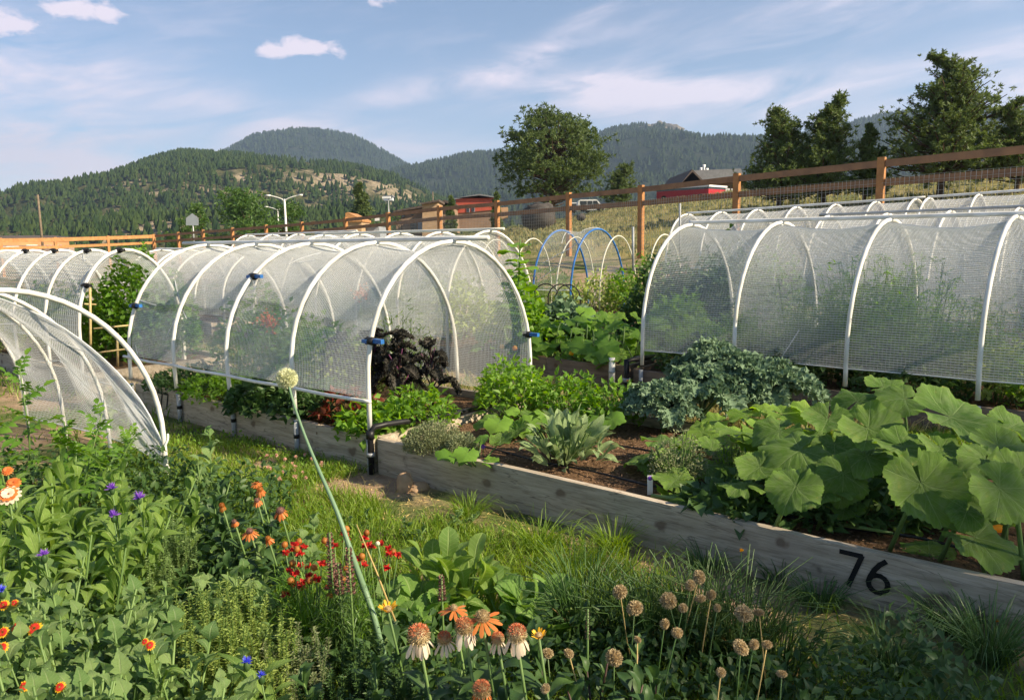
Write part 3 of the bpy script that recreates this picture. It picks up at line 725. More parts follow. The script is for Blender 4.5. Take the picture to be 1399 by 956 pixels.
def house(name, label, cat, px0, px1, ybase, y, depth, eave_py, ridge_py, rot, wmat, rmat, ridge_along=True, windows=(), over=.4, doors=()):
    """a box house whose front runs between two sight lines at depth y, with a pitched roof"""
    a = D(px0, eave_py, y); c = D(px1, eave_py, y + rot)
    ze = (a[2] + c[2]) / 2; zb = min(gz(a[0], a[1]), gz(c[0], c[1])) - .5; zr = D((px0 + px1) / 2, ridge_py, y + rot / 2)[2]
    f = np.array([c[0] - a[0], c[1] - a[1], 0]); L = np.linalg.norm(f); fx = f / L; fy = np.array([-fx[1], fx[0], 0])
    if fy[1] < 0: fy = -fy
    o = np.array([a[0], a[1], zb]); e = empty(name, (o + fx * L / 2)[:3], label, cat)
    up = np.array([0, 0, 1.0]); h = ze - zb
    w = MB(); w.box(o, fx * L, fy * depth, up * h)
    if ridge_along:
        for s0 in (0, L - .01):
            p = o + fx * s0 + up * h
            w.add([p, p + fy * depth, p + fy * depth / 2 + up * (zr - ze)], tris=[(0, 1, 2)])
    else:
        for s0 in (0, depth):
            p = o + fy * s0 + up * h
            w.add([p, p + fx * L, p + fx * L / 2 + up * (zr - ze)], tris=[(0, 1, 2)])
    w.obj('wall', MT[wmat], e, smooth=False)
    r = MB(); t = .18
    if ridge_along:
        for sgn in (0, 1):
            p0 = o + up * (h - .05) + (fy * (depth + over) if sgn else -fy * over) - fx * over
            pr = o + up * (h + zr - ze + .05) + fy * depth / 2 - fx * over
            r.box(p0, fx * (L + 2 * over), pr - p0, up * t)
    else:
        for sgn in (0, 1):
            p0 = o + up * (h - .05) + (fx * (L + over) if sgn else -fx * over) - fy * over
            pr = o + up * (h + zr - ze + .05) + fx * L / 2 - fy * over
            r.box(p0, fy * (depth + 2 * over), pr - p0, up * t)
    r.obj('roof', MT[rmat], e, smooth=False)
    for (u, v, ww, hh) in windows:       # fractions along the front, metres up, size
        p = o + fx * (L * u) + up * (h - v) - fy * .05
        fr = MB(); fr.box(p - fx * .08 - up * .08, fx * (ww + .16), fy * .04, up * (hh + .16)); wo_ = fr.obj('window', MT['white'], e, smooth=False)
        pn = MB(); pn.box(p - fy * .03, fx * ww, fy * .03, up * hh)
        po = pn.obj('pane', MT['glass'], None, loc=(0, 0, 0), smooth=False); po.parent = wo_; po.location = -Vector(e.location)
    for (u, ww, hh, mt) in doors:
        p = o + fx * (L * u) + up * .5 - fy * .06
        d = MB(); d.box(p, fx * ww, fy * .06, up * hh); d.obj('door', MT[mt], e, smooth=False)
    return e, o, fx, fy, L, h


def prism(parent, name, pts, y, depth, mat, off=0.0):
    """an outline seen front on at depth y, carried back by depth"""
    f = [D(px, py, y - off) for px, py in pts]; n = len(f); c = [p + np.array([0, depth + off, 0]) for p in f]
    b = MB(); b.add(f + c, tris=[(0, i, i + 1) for i in range(1, n - 1)] + [(n, n + i + 1, n + i) for i in range(1, n - 1)], quads=[(i, n + i, n + (i + 1) % n, (i + 1) % n) for i in range(n)])
    return b.obj(name, MT[mat], parent, smooth=False)
def pane(parent, px0, py0, px1, py1, y, frame_mat='white'):
    o = prism(parent, 'window', [(px0 - .7, py0 - .7), (px1 + .7, py0 - .7), (px1 + .7, py1 + .7), (px0 - .7, py1 + .7)], y, .05, frame_mat, .06)
    q = prism(None, 'pane', [(px0, py0), (px1, py0), (px1, py1), (px0, py1)], y, .02, 'glass', .10); q.parent = o; q.location = -Vector(o.location) - (Vector(parent.location) if False else Vector((0, 0, 0)))
    q.matrix_parent_inverse = Matrix.Translation(-Vector(parent.location)); q.location = (0, 0, 0)
def bld(name, label, px, py, y): return empty(name, (*D(px, py, y)[:2], D(px, py, y)[2]), label, 'building')
e = bld('low_building', 'low building with a sloping brown roof and small dark windows behind the fence', 560, 316, 88)
prism(e, 'wall', [(541, 322), (541, 290), (578, 283), (578, 322)], 88, 9, 'brick_tan'); prism(e, 'roof', [(537, 290.5), (537, 288), (580, 280), (580, 283)], 87.4, 10, 'brown_roof')
pane(e, 549, 293, 553, 297, 88, 'brick_tan'); pane(e, 561, 290, 565, 294, 88, 'brick_tan'); pane(e, 572, 287, 576, 291, 88, 'brick_tan')
prism(e, 'door', [(561, 317), (561, 305), (569, 304), (569, 317)], 88, .1, 'glass', .06); prism(e, 'door', [(571, 317), (571, 304), (577, 303), (577, 317)], 88, .1, 'bluegrey', .06)
e = bld('tan_building', 'tall tan wall between the low brown-roofed building and the red-topped one', 590, 320, 82)
prism(e, 'wall', [(577, 324), (577, 279), (598, 275), (598, 324)], 82, 6, 'tan_wall'); prism(e, 'roof', [(575, 279.5), (575, 277.5), (600, 272.5), (600, 275.5)], 81.5, 7, 'brown_roof')
e = bld('dark_gabled_building', 'dark brown gabled porch between the tan wall and the red-topped building', 611, 316, 90)
prism(e, 'wall', [(598, 318), (598, 279), (607, 275), (620, 280), (624, 318)], 90, 6, 'brick_tan'); prism(e, 'roof', [(595, 280), (607, 273), (624, 279), (624, 282), (607, 276.5), (596, 282)], 89.5, 7, 'brown_roof'); prism(e, 'door', [(608, 312), (608, 303), (615, 303), (615, 312)], 90, .1, 'glass', .06)
e = bld('red_building', 'building with a red upper storey above a tan lower wall and a low ridge', 650, 310, 96)
prism(e, 'wall', [(617, 316), (617, 291), (678, 286), (678, 310)], 96, 9, 'brick_tan'); prism(e, 'upper_wall', [(622, 291.5), (623, 271), (655, 266.5), (674, 269.5), (678, 286.5)], 96, 9.1, 'red_wall', .12)
prism(e, 'roof', [(620, 271), (655, 265), (678, 269), (678, 270.5), (655, 267), (620, 272.8)], 95.6, 10, 'grey_roof'); pane(e, 638, 283.5, 641, 289.5, 95.88, 'bluegrey'); pane(e, 645, 283, 648, 289, 95.88, 'bluegrey')
prism(e, 'side_wing', [(678, 302), (678, 284), (694, 283), (694, 296)], 99, 5, 'tan_wall')
e = bld('gabled_building', 'small tan shed with a steep pointed roof end', 482, 322, 70)
prism(e, 'wall', [(473, 330), (473, 302), (494, 302), (494, 330)], 70, 4, 'tan_wall'); prism(e, 'roof', [(471, 303), (472, 291), (475, 290), (495, 300), (495, 303)], 69.8, 4.4, 'fence_light')
e = bld('grey_roofed_shed', 'blue-grey walled shed beside the small tan shed', 505, 322, 72)
prism(e, 'wall', [(490, 326), (490, 308), (517, 307), (520, 326)], 72, 4, 'bluegrey'); prism(e, 'sign_board', [(512, 302), (512, 297), (518, 296.5), (518, 301.5)], 71.8, .1, 'white'); prism(e, 'roof', [(488, 309), (488, 307), (519, 305.5), (519, 307.5)], 71.7, 4.5, 'grey_roof')
e = bld('white_house', 'tiny white house half hidden in the trees on the near hill', 530, 273, 480)
tag(e, cat='house'); prism(e, 'wall', [(524, 274), (524, 269), (536, 268.5), (536, 274)], 480, 6, 'white'); prism(e, 'roof', [(523, 269.5), (524, 267.5), (536, 267), (537, 269)], 479, 8, 'grey_roof')
e = empty('brown_barn', (D(975, 262, 90)[0], 90, D(975, 268, 90)[2]), 'brown gabled barn with a grey metal roof and white garage doors above the slope', 'barn')
prism(e, 'wall', [(931, 274), (931, 252), (946, 234.5), (962, 248), (962, 274)], 88, 12, 'barn'); prism(e, 'side_wall', [(962, 274), (962, 250), (1020, 248), (1020, 272)], 89, 11, 'barn')
prism(e, 'roof', [(946.5, 233), (1012, 230.5), (1019, 249), (963, 250)], 88.6, .3, 'grey_roof'); prism(e, 'roof_edge', [(928, 254), (946, 231.5), (964, 249.5), (961, 250), (946, 235), (930, 255)], 87.6, 12.6, 'brown_roof')
for k_ in ((984, 997), (999, 1006)): prism(e, 'garage_door', [(k_[0], 268), (k_[0], 258), (k_[1], 257.5), (k_[1], 267.5)], 89, .1, 'white', .08)
e_, o_, fx_, fy_, L_, h_ = house('long_orange_building', 'long low orange stucco building with a white sign at the far left', 'building', -150, 94, 352, 78, 12, 327, 324, 12, 'orange_wall', 'brown_roof', True,
      [(.63, 1.9, 1.1, .9)], doors=[(.3, 1.2, 1.6, 'glass')])
sg = MB(); sg.box(o_ + fx_ * L_ * .73 + np.array([0, 0, h_ - 1.0]) - fy_ * .1, fx_ * 1.1, fy_ * .08, (0, 0, .35)); sg.obj('sign_board', MT['white'], e_, smooth=False)
prism(e_, 'lower_wall', [(-150, 362), (-150, 336), (94, 335.5), (94, 354)], 77.7, 1, 'grey_pink_wall')
pane(e_, 8, 340, 19, 347, 77.6, 'grey_pink_wall')
lt = MB()
for k in range(7): lt.box(o_ + fx_ * (L_ * .73 + 1.35 + k * .34) + np.array([0, 0, h_ - .95]) - fy_ * .08, fx_ * .2, fy_ * .05, (0, 0, .26))
lt.obj('lettering', MT['bluegrey'], e_, smooth=False, kind='stuff')
for px in (944, 952, 958):
    p = D(px, 232, 94); b = MB()
b = MB()
for px, h in ((958, 14), (962, 18), (966, 13)):
    p = D(px, 245, 97); q = D(px, 245 - h, 97); b.tube([p, q], .09, 5); b.box(D(px - 2, 245 - h + 2, 97), (.36, 0, 0), (0, .1, 0), (0, 0, .35))
tag(b.obj('roof_vent', MT['white'], loc=D(960, 240, 97)), 'white vent pipes standing on the barn roof', 'vent')
# long red carport with a white roof
a = D(897, 267.5, 56); c = D(968, 261.5, 53); e = empty('red_bus', ((a + c) / 2)[:3], 'long red vehicle with a white roof parked in front of the barn', 'bus')
a = a + [0, 0, -.25]; c = c + [0, 0, -.35]
d = c - a; nn = np.array([-d[1], d[0], 0]) / np.linalg.norm(d[:2]) * 2.2
b = MB(); b.box(a, d, nn, (0, 0, .52)); b.obj('body', MT['redpaint'], e, smooth=False)
b = MB(); b.box(a + [0, 0, .52], d * 1.0, nn, (0, 0, .14)); b.obj('window_band', MT['glass'], e, smooth=False)
b = MB(); b.box(a - d * .02 - nn * .03 + [0, 0, .66], d * 1.04, nn * 1.06, (0, 0, .12)); b.obj('roof', MT['white'], e, smooth=False)
for f in (.15, .85):
    b = MB(); p = a + d * f - nn * .02; b.tube([p, p + nn * .1], .22, 12); b.obj('wheel', MT['tyre'], e)

def van(label, px, py, y, L, name, cat, H=1.9, mat='white'):
    c = D(px, py, y); z = c[2]; e = empty(name, (c[0], c[1], z), label, cat)
    # side profile swept across the width
    pr = [(-.5, .15), (-.5, .55), (-.47, .92), (-.40, 1.0), (.18, 1.0), (.33, .62), (.47, .5), (.5, .3), (.5, .15)]
    V = []; Wd = 1.8
    for w in (-Wd / 2, Wd / 2):
        for (u, v) in pr: V.append((c[0] + u * L, c[1] + w, z + v * H))
    n = len(pr); q = [(i, i + 1, n + i + 1, n + i) for i in range(n - 1)]; b = MB(); b.add(V, quads=q + [(0, n, 2 * n - 1, n - 1)])
    t = [(0, i + 1, i) for i in range(1, n - 1)] + [(n, n + i, n + i + 1) for i in range(1, n - 1)]
    b.add(V, tris=t); b.obj('body', MT[mat], e, smooth=False)
    for (u0, u1, s_) in ((-.42, -.18, 1), (-.15, .02, 1), (.05, .26, .75)):
        b = MB(); p = [(c[0] + u0 * L, c[1] - Wd / 2 - .02, z + .6 * H), (c[0] + u1 * L, c[1] - Wd / 2 - .02, z + .6 * H), (c[0] + (u1 - (.08 if s_ < 1 else 0)) * L, c[1] - Wd / 2 - .02, z + .9 * H), (c[0] + u0 * L, c[1] - Wd / 2 - .02, z + .9 * H)]
        b.add(p + [(x, yy + .03, zz) for x, yy, zz in p], quads=[(0, 1, 2, 3), (7, 6, 5, 4), (0, 4, 5, 1), (2, 6, 7, 3)]); b.obj('window', MT['glass'], e, smooth=False)
    for u in (-.3, .32):
        b = MB(); b.tube([(c[0] + u * L, c[1] - Wd / 2 - .03, z + .32), (c[0] + u * L, c[1] - Wd / 2 + .2, z + .32)], .33, 12); b.obj('wheel', MT['tyre'], e)
van('white van with side windows parked beyond the slope right of the large pine', 807, 290, 66, 2.3, 'parked_van', 'van', 1.0)
van('white van partly hidden behind the front one', 792, 291, 72, 2.0, 'parked_van', 'van', .9)
van('white car parked below the orange building at the far left', 10, 355, 70, 3.2, 'parked_car', 'car', 1.2)

def pole(name, label, cat, px, ytop, ybase, y, r, mat):
    a = D(px, ybase, y); z0 = min(a[2], gz(a[0], y)) ; t = D(px, ytop, y)[2]
    b = MB(); b.tube([(a[0], y, z0), (a[0], y, t)], [r, r * .75], 8); return b, a, z0, t
b, a, z0, t = pole('utility_pole', '', '', 57, 266, 322, 74, .12, 0); tag(b.obj('utility_pole', MT['polewood'], loc=(a[0], a[1], z0)), 'plain wooden utility pole at the far left in front of the hill', 'pole')
b, a, z0, t = pole('p', '', '', 532, 270, 312, 85, .06, 0)
e = empty('light_pole', (a[0], a[1], z0), 'thin grey light pole with a flat lamp head in front of the near hill', 'street lamp'); b.obj('pole', MT['steel'], e)
b = MB(); b.cbox((a[0] - .2, a[1], t), .9, .4, .22); b.obj('lamp_head', MT['white'], e, smooth=False)
b, a, z0, t = pole('p', '', '', 592, 262, 290, 110, .09, 0); tag(b.obj('pole', MT['polewood'], loc=(a[0], a[1], z0)), 'short dark pole behind the low brown-roofed building', 'pole')
b, a, z0, t = pole('p', '', '', 1348, 168, 240, 38, .03, 0); e = empty('antenna', (a[0], a[1], z0), 'thin dark pole with a cross arm behind the right-hand pines', 'pole'); b.obj('pole', MT['black'], e)
b = MB(); b.tube([(a[0] - .05, a[1], t), (a[0] + .5, a[1], t)], .025, 6); b.obj('cross_arm', MT['black'], e)

def street_lamp(label, px, ytop, ybase, y, arm_px, both=True):
    a = D(px, ybase, y); z0 = gz(a[0], y); t = D(px, ytop, y)[2]; e = empty('street_lamp', (a[0], y, z0), label, 'street lamp')
    b = MB(); b.tube([(a[0], y, z0), (a[0], y, t)], [.13, .08], 8); b.obj('pole', MT['pvc'], e)
    w = arm_px / FPX * y
    for sg in ((-1, 1) if both else (1,)):
        b = MB(); b.tube([(a[0] + sg * w * u, y, t - .5 * (w * .35) + w * .42 * (u ** .5)) for u in np.linspace(0, 1, 8)], .055, 6); ar = b.obj('arm', MT['pvc'], e)
        b = MB(); b.cbox((a[0] + sg * w * 1.08, y, t - .5 * (w * .35) + w * .42), w * .30, .25, .14); b.obj('lamp_head', MT['pvc'], e)
street_lamp('white street lamp with two curved arms above the fence', 391, 272, 316, 70, 20)
street_lamp('smaller single-armed street lamp behind the double one', 381, 286, 316, 105, 14, True)

# back of a pentagonal road sign
a = D(262, 316, 58); z0 = gz(a[0], 58); e = empty('road_sign', (a[0], 58, z0), 'grey back of a pentagonal road sign on a thin post', 'road sign')
b = MB(); b.tube([(a[0] + .1, 58.04, z0), (a[0] + .1, 58.04, D(262, 292, 58)[2])], .04, 6); b.obj('post', MT['steel'], e)
pp = [D(254, 308, 58), D(271, 308, 58), D(271, 298, 58), D(262.5, 291.5, 58), D(254, 298, 58)]
b = MB(); b.add([p for p in pp] + [p + [0, .03, 0] for p in pp], tris=[(0, 1, 2), (0, 2, 4), (2, 3, 4), (5, 7, 6), (5, 9, 7), (7, 9, 8)], quads=[(0, 5, 6, 1), (1, 6, 7, 2), (2, 7, 8, 3), (3, 8, 9, 4), (4, 9, 5, 0)])
b.obj('sign_plate', MT['aluminium'], e, smooth=False)

# ------------------------------------------------------------------ fences
def fence(label, posts, mat, rmat, wires, pw=.15, ph=1.95, rails=((-.06, .15), (-.46, .15)), cat='fence'):
    """posts: (x, y, top z)"""
    mid = posts[len(posts) // 2]; e = empty('wooden_fence', (mid[0], mid[1], gz(mid[0], mid[1])), label, cat)
    for (x, y, t) in posts:
        zb = min(gz(x, y), t - ph) - .3; b = MB(); b.cbox((x, y, (zb + t) / 2), pw, pw, t - zb, rz=TH); b.obj('post', MT[mat], e, smooth=False)
    for i in range(len(posts) - 1):
        a, c = np.array(posts[i]), np.array(posts[i + 1]); d = c - a; L = np.linalg.norm(d[:2]); u = d / L
        n = np.array([-u[1], u[0], 0]); n = n if n @ np.array([a[0], a[1], 0]) < 0 else -n
        n = unit(n)
        for (dz, hh) in rails:
            b = MB(); b.box(a + u * (pw * .45) + n * .0 - n * .02 + [0, 0, dz - hh], d - u * pw * .9, n * .045, (0, 0, hh)); b.obj('rail', MT[rmat], e, smooth=False)
        if wires[0] <= i < wires[1]:
            ztop = -.44; nv = int(L / .10); paths = []
            for k in range(nv):
                p = a + d * (k + .5) / nv + n * .06; g0 = gz(p[0], p[1]); zt = p[2] + ztop
                if zt > g0: paths.append([(p[0], p[1], zt), (p[0], p[1], max(g0, zt - 1.55))])
            b = MB(); b.threads(paths, .0042)
            hp = []
            for k in range(14):
                zt = ztop - k * .11; hp.append([a + n * .06 + [0, 0, zt], c + n * .06 + [0, 0, zt]])
            b.threads(hp, .004); b.obj('wire_mesh', MT['wire'], e, smooth=False, kind='stuff')
    return e
FP = [(1840, 150, 10.8), (1495, 184, 13.8), (1205, 215, 17), (1007, 237, 20.2), (876, 253, 23.4), (777, 263, 26.6), (679, 274, 29.9), (600, 281, 33.1), (530, 290, 36.3), (472, 297, 39), (412, 303, 41.5), (363, 307, 44), (317, 311, 46.5), (277, 314, 49), (243, 317, 51.5), (210, 320, 54)]
fp = [tuple(D(px, py, y)) for px, py, y in FP]
fence('long stained wooden fence with two rails and wire mesh running behind the garden', fp, 'fence', 'rail', (0, 8))
FL = [(209, 320, 53.6), (147, 322, 50), (75, 324, 46.5), (0, 325, 43), (-90, 327, 39.5)]
fl = [tuple(D(px, py, y)) for px, py, y in FL]
fence('sunlit orange wooden fence along the far left end of the garden', fl, 'fence_light', 'fence_light', (9, 9), rails=((-.04, .22), (-.50, .16)))

# ------------------------------------------------------------------ raised beds
def digits(parent, txt, s_mid, t, z, hgt, board_face_t):
    """painted numerals: strokes of paint on the front board, read from the front (towards -t)"""
    G7 = [[(0, 1), (.62, 1), (.28, 0)]]
    G6 = [[(.50, 1.0), (.34, .86), (.20, .66), (.10, .44), (.06, .28)] + [(.33 - .27 * math.cos(a), .27 + .27 * math.sin(a)) for a in np.linspace(0, -2 * PI, 15)]]
    gl = {'7': G7, '6': G6}
    w = .62 * hgt; tot = len(txt) * w + (len(txt) - 1) * .16 * hgt
    for i, ch in enumerate(txt):
        b = MB()
        for st_ in gl[ch]:
            for k in range(len(st_) - 1):
                (x0, y0), (x1, y1) = st_[k], st_[k + 1]
                d = np.array([x1 - x0, y1 - y0]); d = d / np.linalg.norm(d); nn = np.array([-d[1], d[0]]) * .075; ex = d * .03
                q = []
                for (ax_, ay) in ((x0 - ex[0] + nn[0], y0 - ex[1] + nn[1]), (x0 - ex[0] - nn[0], y0 - ex[1] - nn[1]), (x1 + ex[0] - nn[0], y1 + ex[1] - nn[1]), (x1 + ex[0] + nn[0], y1 + ex[1] + nn[1])):
                    off = -tot / 2 + i * (w + .16 * hgt) + ax_ * hgt     # along -s (screen right)
                    q.append(P(s_mid - off, board_face_t - .0035 - .0002 * k, z + ay * hgt))
                b.add(q, quads=[(0, 1, 2, 3)])
        b.obj('painted_numeral', MT['paint'], parent, smooth=False)

def bed(label, s0, s1, t0, t1, h=.25, mat='board', splits=(), th=.045, soil=.19, number=None, group='raised garden beds', tilt=0.0):
    zc = gz(*P((s0 + s1) / 2, (t0 + t1) / 2)[:2])
    e = empty('raised_bed', P((s0 + s1) / 2, (t0 + t1) / 2, zc), label, 'garden bed', group)
    A3 = np.array([*GA, 0]); N3 = np.array([*GN, 0]); z = np.array([0, 0, 1.0])
    def board(sa, ta, sb, tb, hh=h):
        b = MB(); a = P(sa, ta, zc - .06); c = P(sb, tb, zc - .06); d = c - a; nn = unit(np.array([-d[1], d[0], 0])) * th
        nn = -nn if abs(sa - sb) > abs(ta - tb) else nn
        n = 14; V = []; L = len(V)
        for i in range(n + 1):
            f = i / n; w = .004 * math.sin(f * 9 + sa) + .003 * R.uniform(-1, 1)
            for (k, zz) in ((0, 0), (1, 0), (1, 1), (0, 1)): V.append(a + d * f + nn * k + z * zz * (hh + .06 + w))
        q = [(i * 4 + k, i * 4 + (k + 1) % 4, i * 4 + 4 + (k + 1) % 4, i * 4 + 4 + k) for i in range(n) for k in range(4)] + [(3, 2, 1, 0), (n * 4, n * 4 + 1, n * 4 + 2, n * 4 + 3)]
        b.add(V, quads=q); return b.obj('board', MT[mat], e, smooth=False)
    cuts = [s0] + list(splits) + [s1]
    for a, c in zip(cuts[:-1], cuts[1:]):
        board(a + .002, t0, c - .002, t0); board(a + .002, t1 - th, c - .002, t1 - th, h - .004)
    board(s0, t0 + th + .002, s0, t1 - th - .002, h - .006); board(s1 - .0 + th * 0, t0 + th + .002, s1, t1 - th - .002, h - .006)
    # soil surface
    n, m = max(6, int(abs(s1 - s0) / .1)), 14; V = []
    for i in range(n + 1):
        for j in range(m + 1):
            s = s0 + .05 + (s1 - s0 - .1) * i / n; t = t0 + th * .9 + (t1 - t0 - 1.8 * th) * j / m
            p = P(s, t); V.append((p[0], p[1], zc + soil + .03 * float(fbm(p[0] * 3, p[1] * 3, 3))))
    b = MB(); b.add(V, quads=[(i * (m + 1) + j, (i + 1) * (m + 1) + j, (i + 1) * (m + 1) + j + 1, i * (m + 1) + j + 1) for i in range(n) for j in range(m)])
    b.obj('soil', MT['soil'], e)
    if number: digits(e, number[0], number[1], t0, zc + number[2], number[3], t0)
    return e
BW = 1.70
bed('weathered wooden bed numbered 76 in the foreground on the right with mulch and squash', -3.86, -.03, 0, BW, .255, number=('76', -3.235, .080, .145))
bed('grey wooden bed numbered 77 under the nearest complete hoop tunnel', .03, 3.62, 0, BW, .25, number=('77', 3.05, .07, .145))
bed('far left bed with bean trellis beyond the end of bed 77', 4.75, 8.3, 0, BW, .24, 'board')
bed('farthest bed at the left end of the nearest row', 9.0, 12.6, 0, BW, .24, 'board')
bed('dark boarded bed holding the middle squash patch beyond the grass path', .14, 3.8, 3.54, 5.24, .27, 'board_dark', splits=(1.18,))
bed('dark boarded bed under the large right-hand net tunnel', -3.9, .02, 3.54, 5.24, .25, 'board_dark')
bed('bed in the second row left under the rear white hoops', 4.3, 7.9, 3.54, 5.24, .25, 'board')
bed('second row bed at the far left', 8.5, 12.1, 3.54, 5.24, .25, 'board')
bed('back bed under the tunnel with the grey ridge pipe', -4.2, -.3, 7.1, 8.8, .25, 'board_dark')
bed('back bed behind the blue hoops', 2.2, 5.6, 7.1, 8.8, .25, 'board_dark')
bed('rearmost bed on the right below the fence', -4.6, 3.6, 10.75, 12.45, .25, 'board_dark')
bed('rear bed in the third row on the left', 6.4, 10.0, 7.1, 8.8, .25, 'board')
bed('outer bed in the third row at the far left', 10.4, 14.6, 7.1, 8.8, .25, 'board')

# ------------------------------------------------------------------ hoop tunnels
def archpts(w, H, leg, n=22, z0=0.0):
    pts = []
    for k in range(4): pts.append((0.0, z0 + (leg - z0) * k / 4))
    for k in range(n + 1):
        a = PI - PI * k / n; pts.append((w / 2 + w / 2 * math.cos(a), leg + (H - leg) * math.sin(a)))
    for k in range(3, -1, -1): pts.append((w, z0 + (leg - z0) * k / 4))
    return np.array(pts)

def tunnel(label, ss, t0, w, H, leg, skew=0.0, pipe='pvc', r=.0175, ridge=True, ridge_ext=(.2, .2), rail=.526, rail_pipe=True, net=None, group='net covered hoop tunnels', clamps=(), lower='pvc_grey', ridgemat=None, hj=0.0, backrail=None, wob=.012, lower_h=.26):
    g = np.random.default_rng(int(abs(ss[0] * 100)) + int(t0 * 10) + 50)
    sm = (ss[0] + ss[-1]) / 2; bm = P(sm, t0); zc = gz(*P(sm, t0 + w / 2)[:2])
    e = empty('hoop_tunnel', (bm[0], bm[1], zc), label, 'hoop tunnel', group)
    ap = archpts(w, H, leg)
    hs = []
    for i, s in enumerate(ss):
        zz = gz(*P(s, t0 + w / 2)[:2]); dh = g.uniform(-hj, hj); ds = g.normal() * wob
        hs.append((s, zz, dh, ds))
        pts = [P(s + skew * dt / w + ds * math.sin(z / H * 2), t0 + dt + .015 * math.sin(z * 3 + i), zz + z * (1 + dh / H)) for dt, z in ap]
        pts[0][2] -= .1; pts[-1][2] -= .1
        b = MB(); b.tube(pts[2:-2] if lower else pts, r, 9); b.obj('hoop', MT[pipe], e)
        if lower:
            for sg, nm in ((0, 'sleeve'), (1, 'sleeve')):
                q = pts[0] if sg == 0 else pts[-1]; b = MB(); b.tube([q, q + np.array([0, 0, .1 + lower_h])], r * 1.12, 8); b.obj(nm, MT[lower], e)
            if i < 5:
                b = MB(); q = pts[0]; b.tube([q + [0, 0, .1 + lower_h * .45], q + [0, 0, .1 + lower_h * .45 + .03]], r * 1.35, 8); b.obj('strap', MT['black'], e)
    def base(u):
        i = int(min(max(math.floor(u), 0), len(ss) - 2)); f = u - i
        return ss[i] + (ss[i + 1] - ss[i]) * f, hs[i][1] * (1 - f) + hs[i + 1][1] * f, f, hs[i][2] * (1 - f) + hs[i + 1][2] * f
    def S(u, dt, z, off=0.0):
        s, zz, f, dh = base(u)
        return P(s + skew * dt / w, t0 + dt, zz + z * (1 + dh / H) + off)
    if ridge:
        pts = [S(0, w / 2, H + r * 1.25)]; a = S(0, w / 2, H + r * 1.25); c = S(len(ss) - 1, w / 2, H + r * 1.25); d = unit(c - a)
        pts = [a - d * (ridge_ext[0] + .03)] + [S(u, w / 2, H + r * 1.25) for u in range(len(ss))] + [c + d * (ridge_ext[1] + .03)]
        b = MB(); b.tube(pts, r * 1.05, 8); b.obj('ridge_pipe', MT[ridgemat or pipe], e)
    if rail_pipe:
        a = S(0, -r * 2, rail); c = S(len(ss) - 1, -r * 2, rail); d = unit(c - a)
        pts = [a - d * .07] + [S(u, -r * 2, rail - .008 * (k % 2)) for k, u in enumerate(np.linspace(0, len(ss) - 1, 2 * len(ss) - 1))] + [c + d * .07]
        b = MB(); b.tube(pts, r * .8, 8); b.obj('side_rail', MT[pipe], e)
    if net:
        n_u = net.get('nu', 6); lo = rail; hi = backrail if backrail is not None else .2
        prof = archpts(w, H, leg, 26)
        L = np.concatenate([[0], np.cumsum(np.linalg.norm(np.diff(prof, axis=0), axis=1))])
        # arc positions where front rises above the rail and where the back ends
        la = np.interp(lo, prof[:8, 1], L[:8]) if leg > lo else L[np.argmax(prof[:, 1] > lo)]
        lb = L[-1] - hi
        def pt(u, l):
            dt = np.interp(l, L, prof[:, 0]); z = np.interp(l, L, prof[:, 1])
            f = u - math.floor(u); sag = -.035 * math.sin(PI * f) * net.get('sag', 1) * (.4 + (z / H))
            nz = float(fbm(u * 1.7 + t0, l * 1.3 + ss[0], 3)) * net.get('wr', .025) * min(1, math.sin(PI * min(max(f, 0), 1)) * 2 + .15)
            cx, cz = dt - w / 2, (z - leg * .8); q = math.hypot(cx, cz) + 1e-6; k = (q + sag + nz + (-r * 1.3 if net.get('inside') else .012 + r * .9)) / q
            return S(u, w / 2 + cx * k, leg * .8 + cz * k if z > leg * .5 else z)
        u1 = len(ss) - 1; nu = int(u1 * n_u) + 1
        us = np.linspace(0, u1, nu); ls = np.linspace(la, lb, net.get('nl', 30))
        grid = np.array([[pt(u, l) for l in ls] for u in us])
        b = MB(); m = len(ls)
        i = np.arange(nu - 1)[:, None] * m + np.arange(m - 1)[None, :]
        b.add(grid.reshape(-1, 3), quads=np.stack([i, i + 1, i + m + 1, i + m], -1).reshape(-1, 4))
        no = b.obj('net', MT[net['film']], e)
        if net.get('tr'):
            b = MB()
            if net.get('spL'):
                k = int((lb - la) / net['spL']); lk_ = np.linspace(0, m - 1, k)
                i0 = np.floor(lk_).astype(int).clip(0, m - 2); f = (lk_ - i0)[:, None, None]
                gl = grid.transpose(1, 0, 2); b.threads(gl[i0] * (1 - f) + gl[i0 + 1] * f, net['tr'])
            if net.get('spC'):
                lenu = abs(ss[-1] - ss[0]); k = int(lenu / net['spC']); uk = np.linspace(0, nu - 1, k)
                i0 = np.floor(uk).astype(int).clip(0, nu - 2); f = (uk - i0)[:, None, None]
                sl_ = slice(None, None, 1); gp = grid[i0] * (1 - f) + grid[i0 + 1] * f
                b.threads(gp, net.get('trC', net['tr']))
            t = b.obj('net_thread', MT['thread'], None, loc=e.location, kind='stuff'); t.parent = no; t.location = (0, 0, 0)
        if not rail_pipe:
            b = MB(); b.tube([grid[i][0] for i in range(nu)], .007, 5); t = b.obj('net_hem', MT['thread'], None, loc=e.location); t.parent = no; t.location = (0, 0, 0)
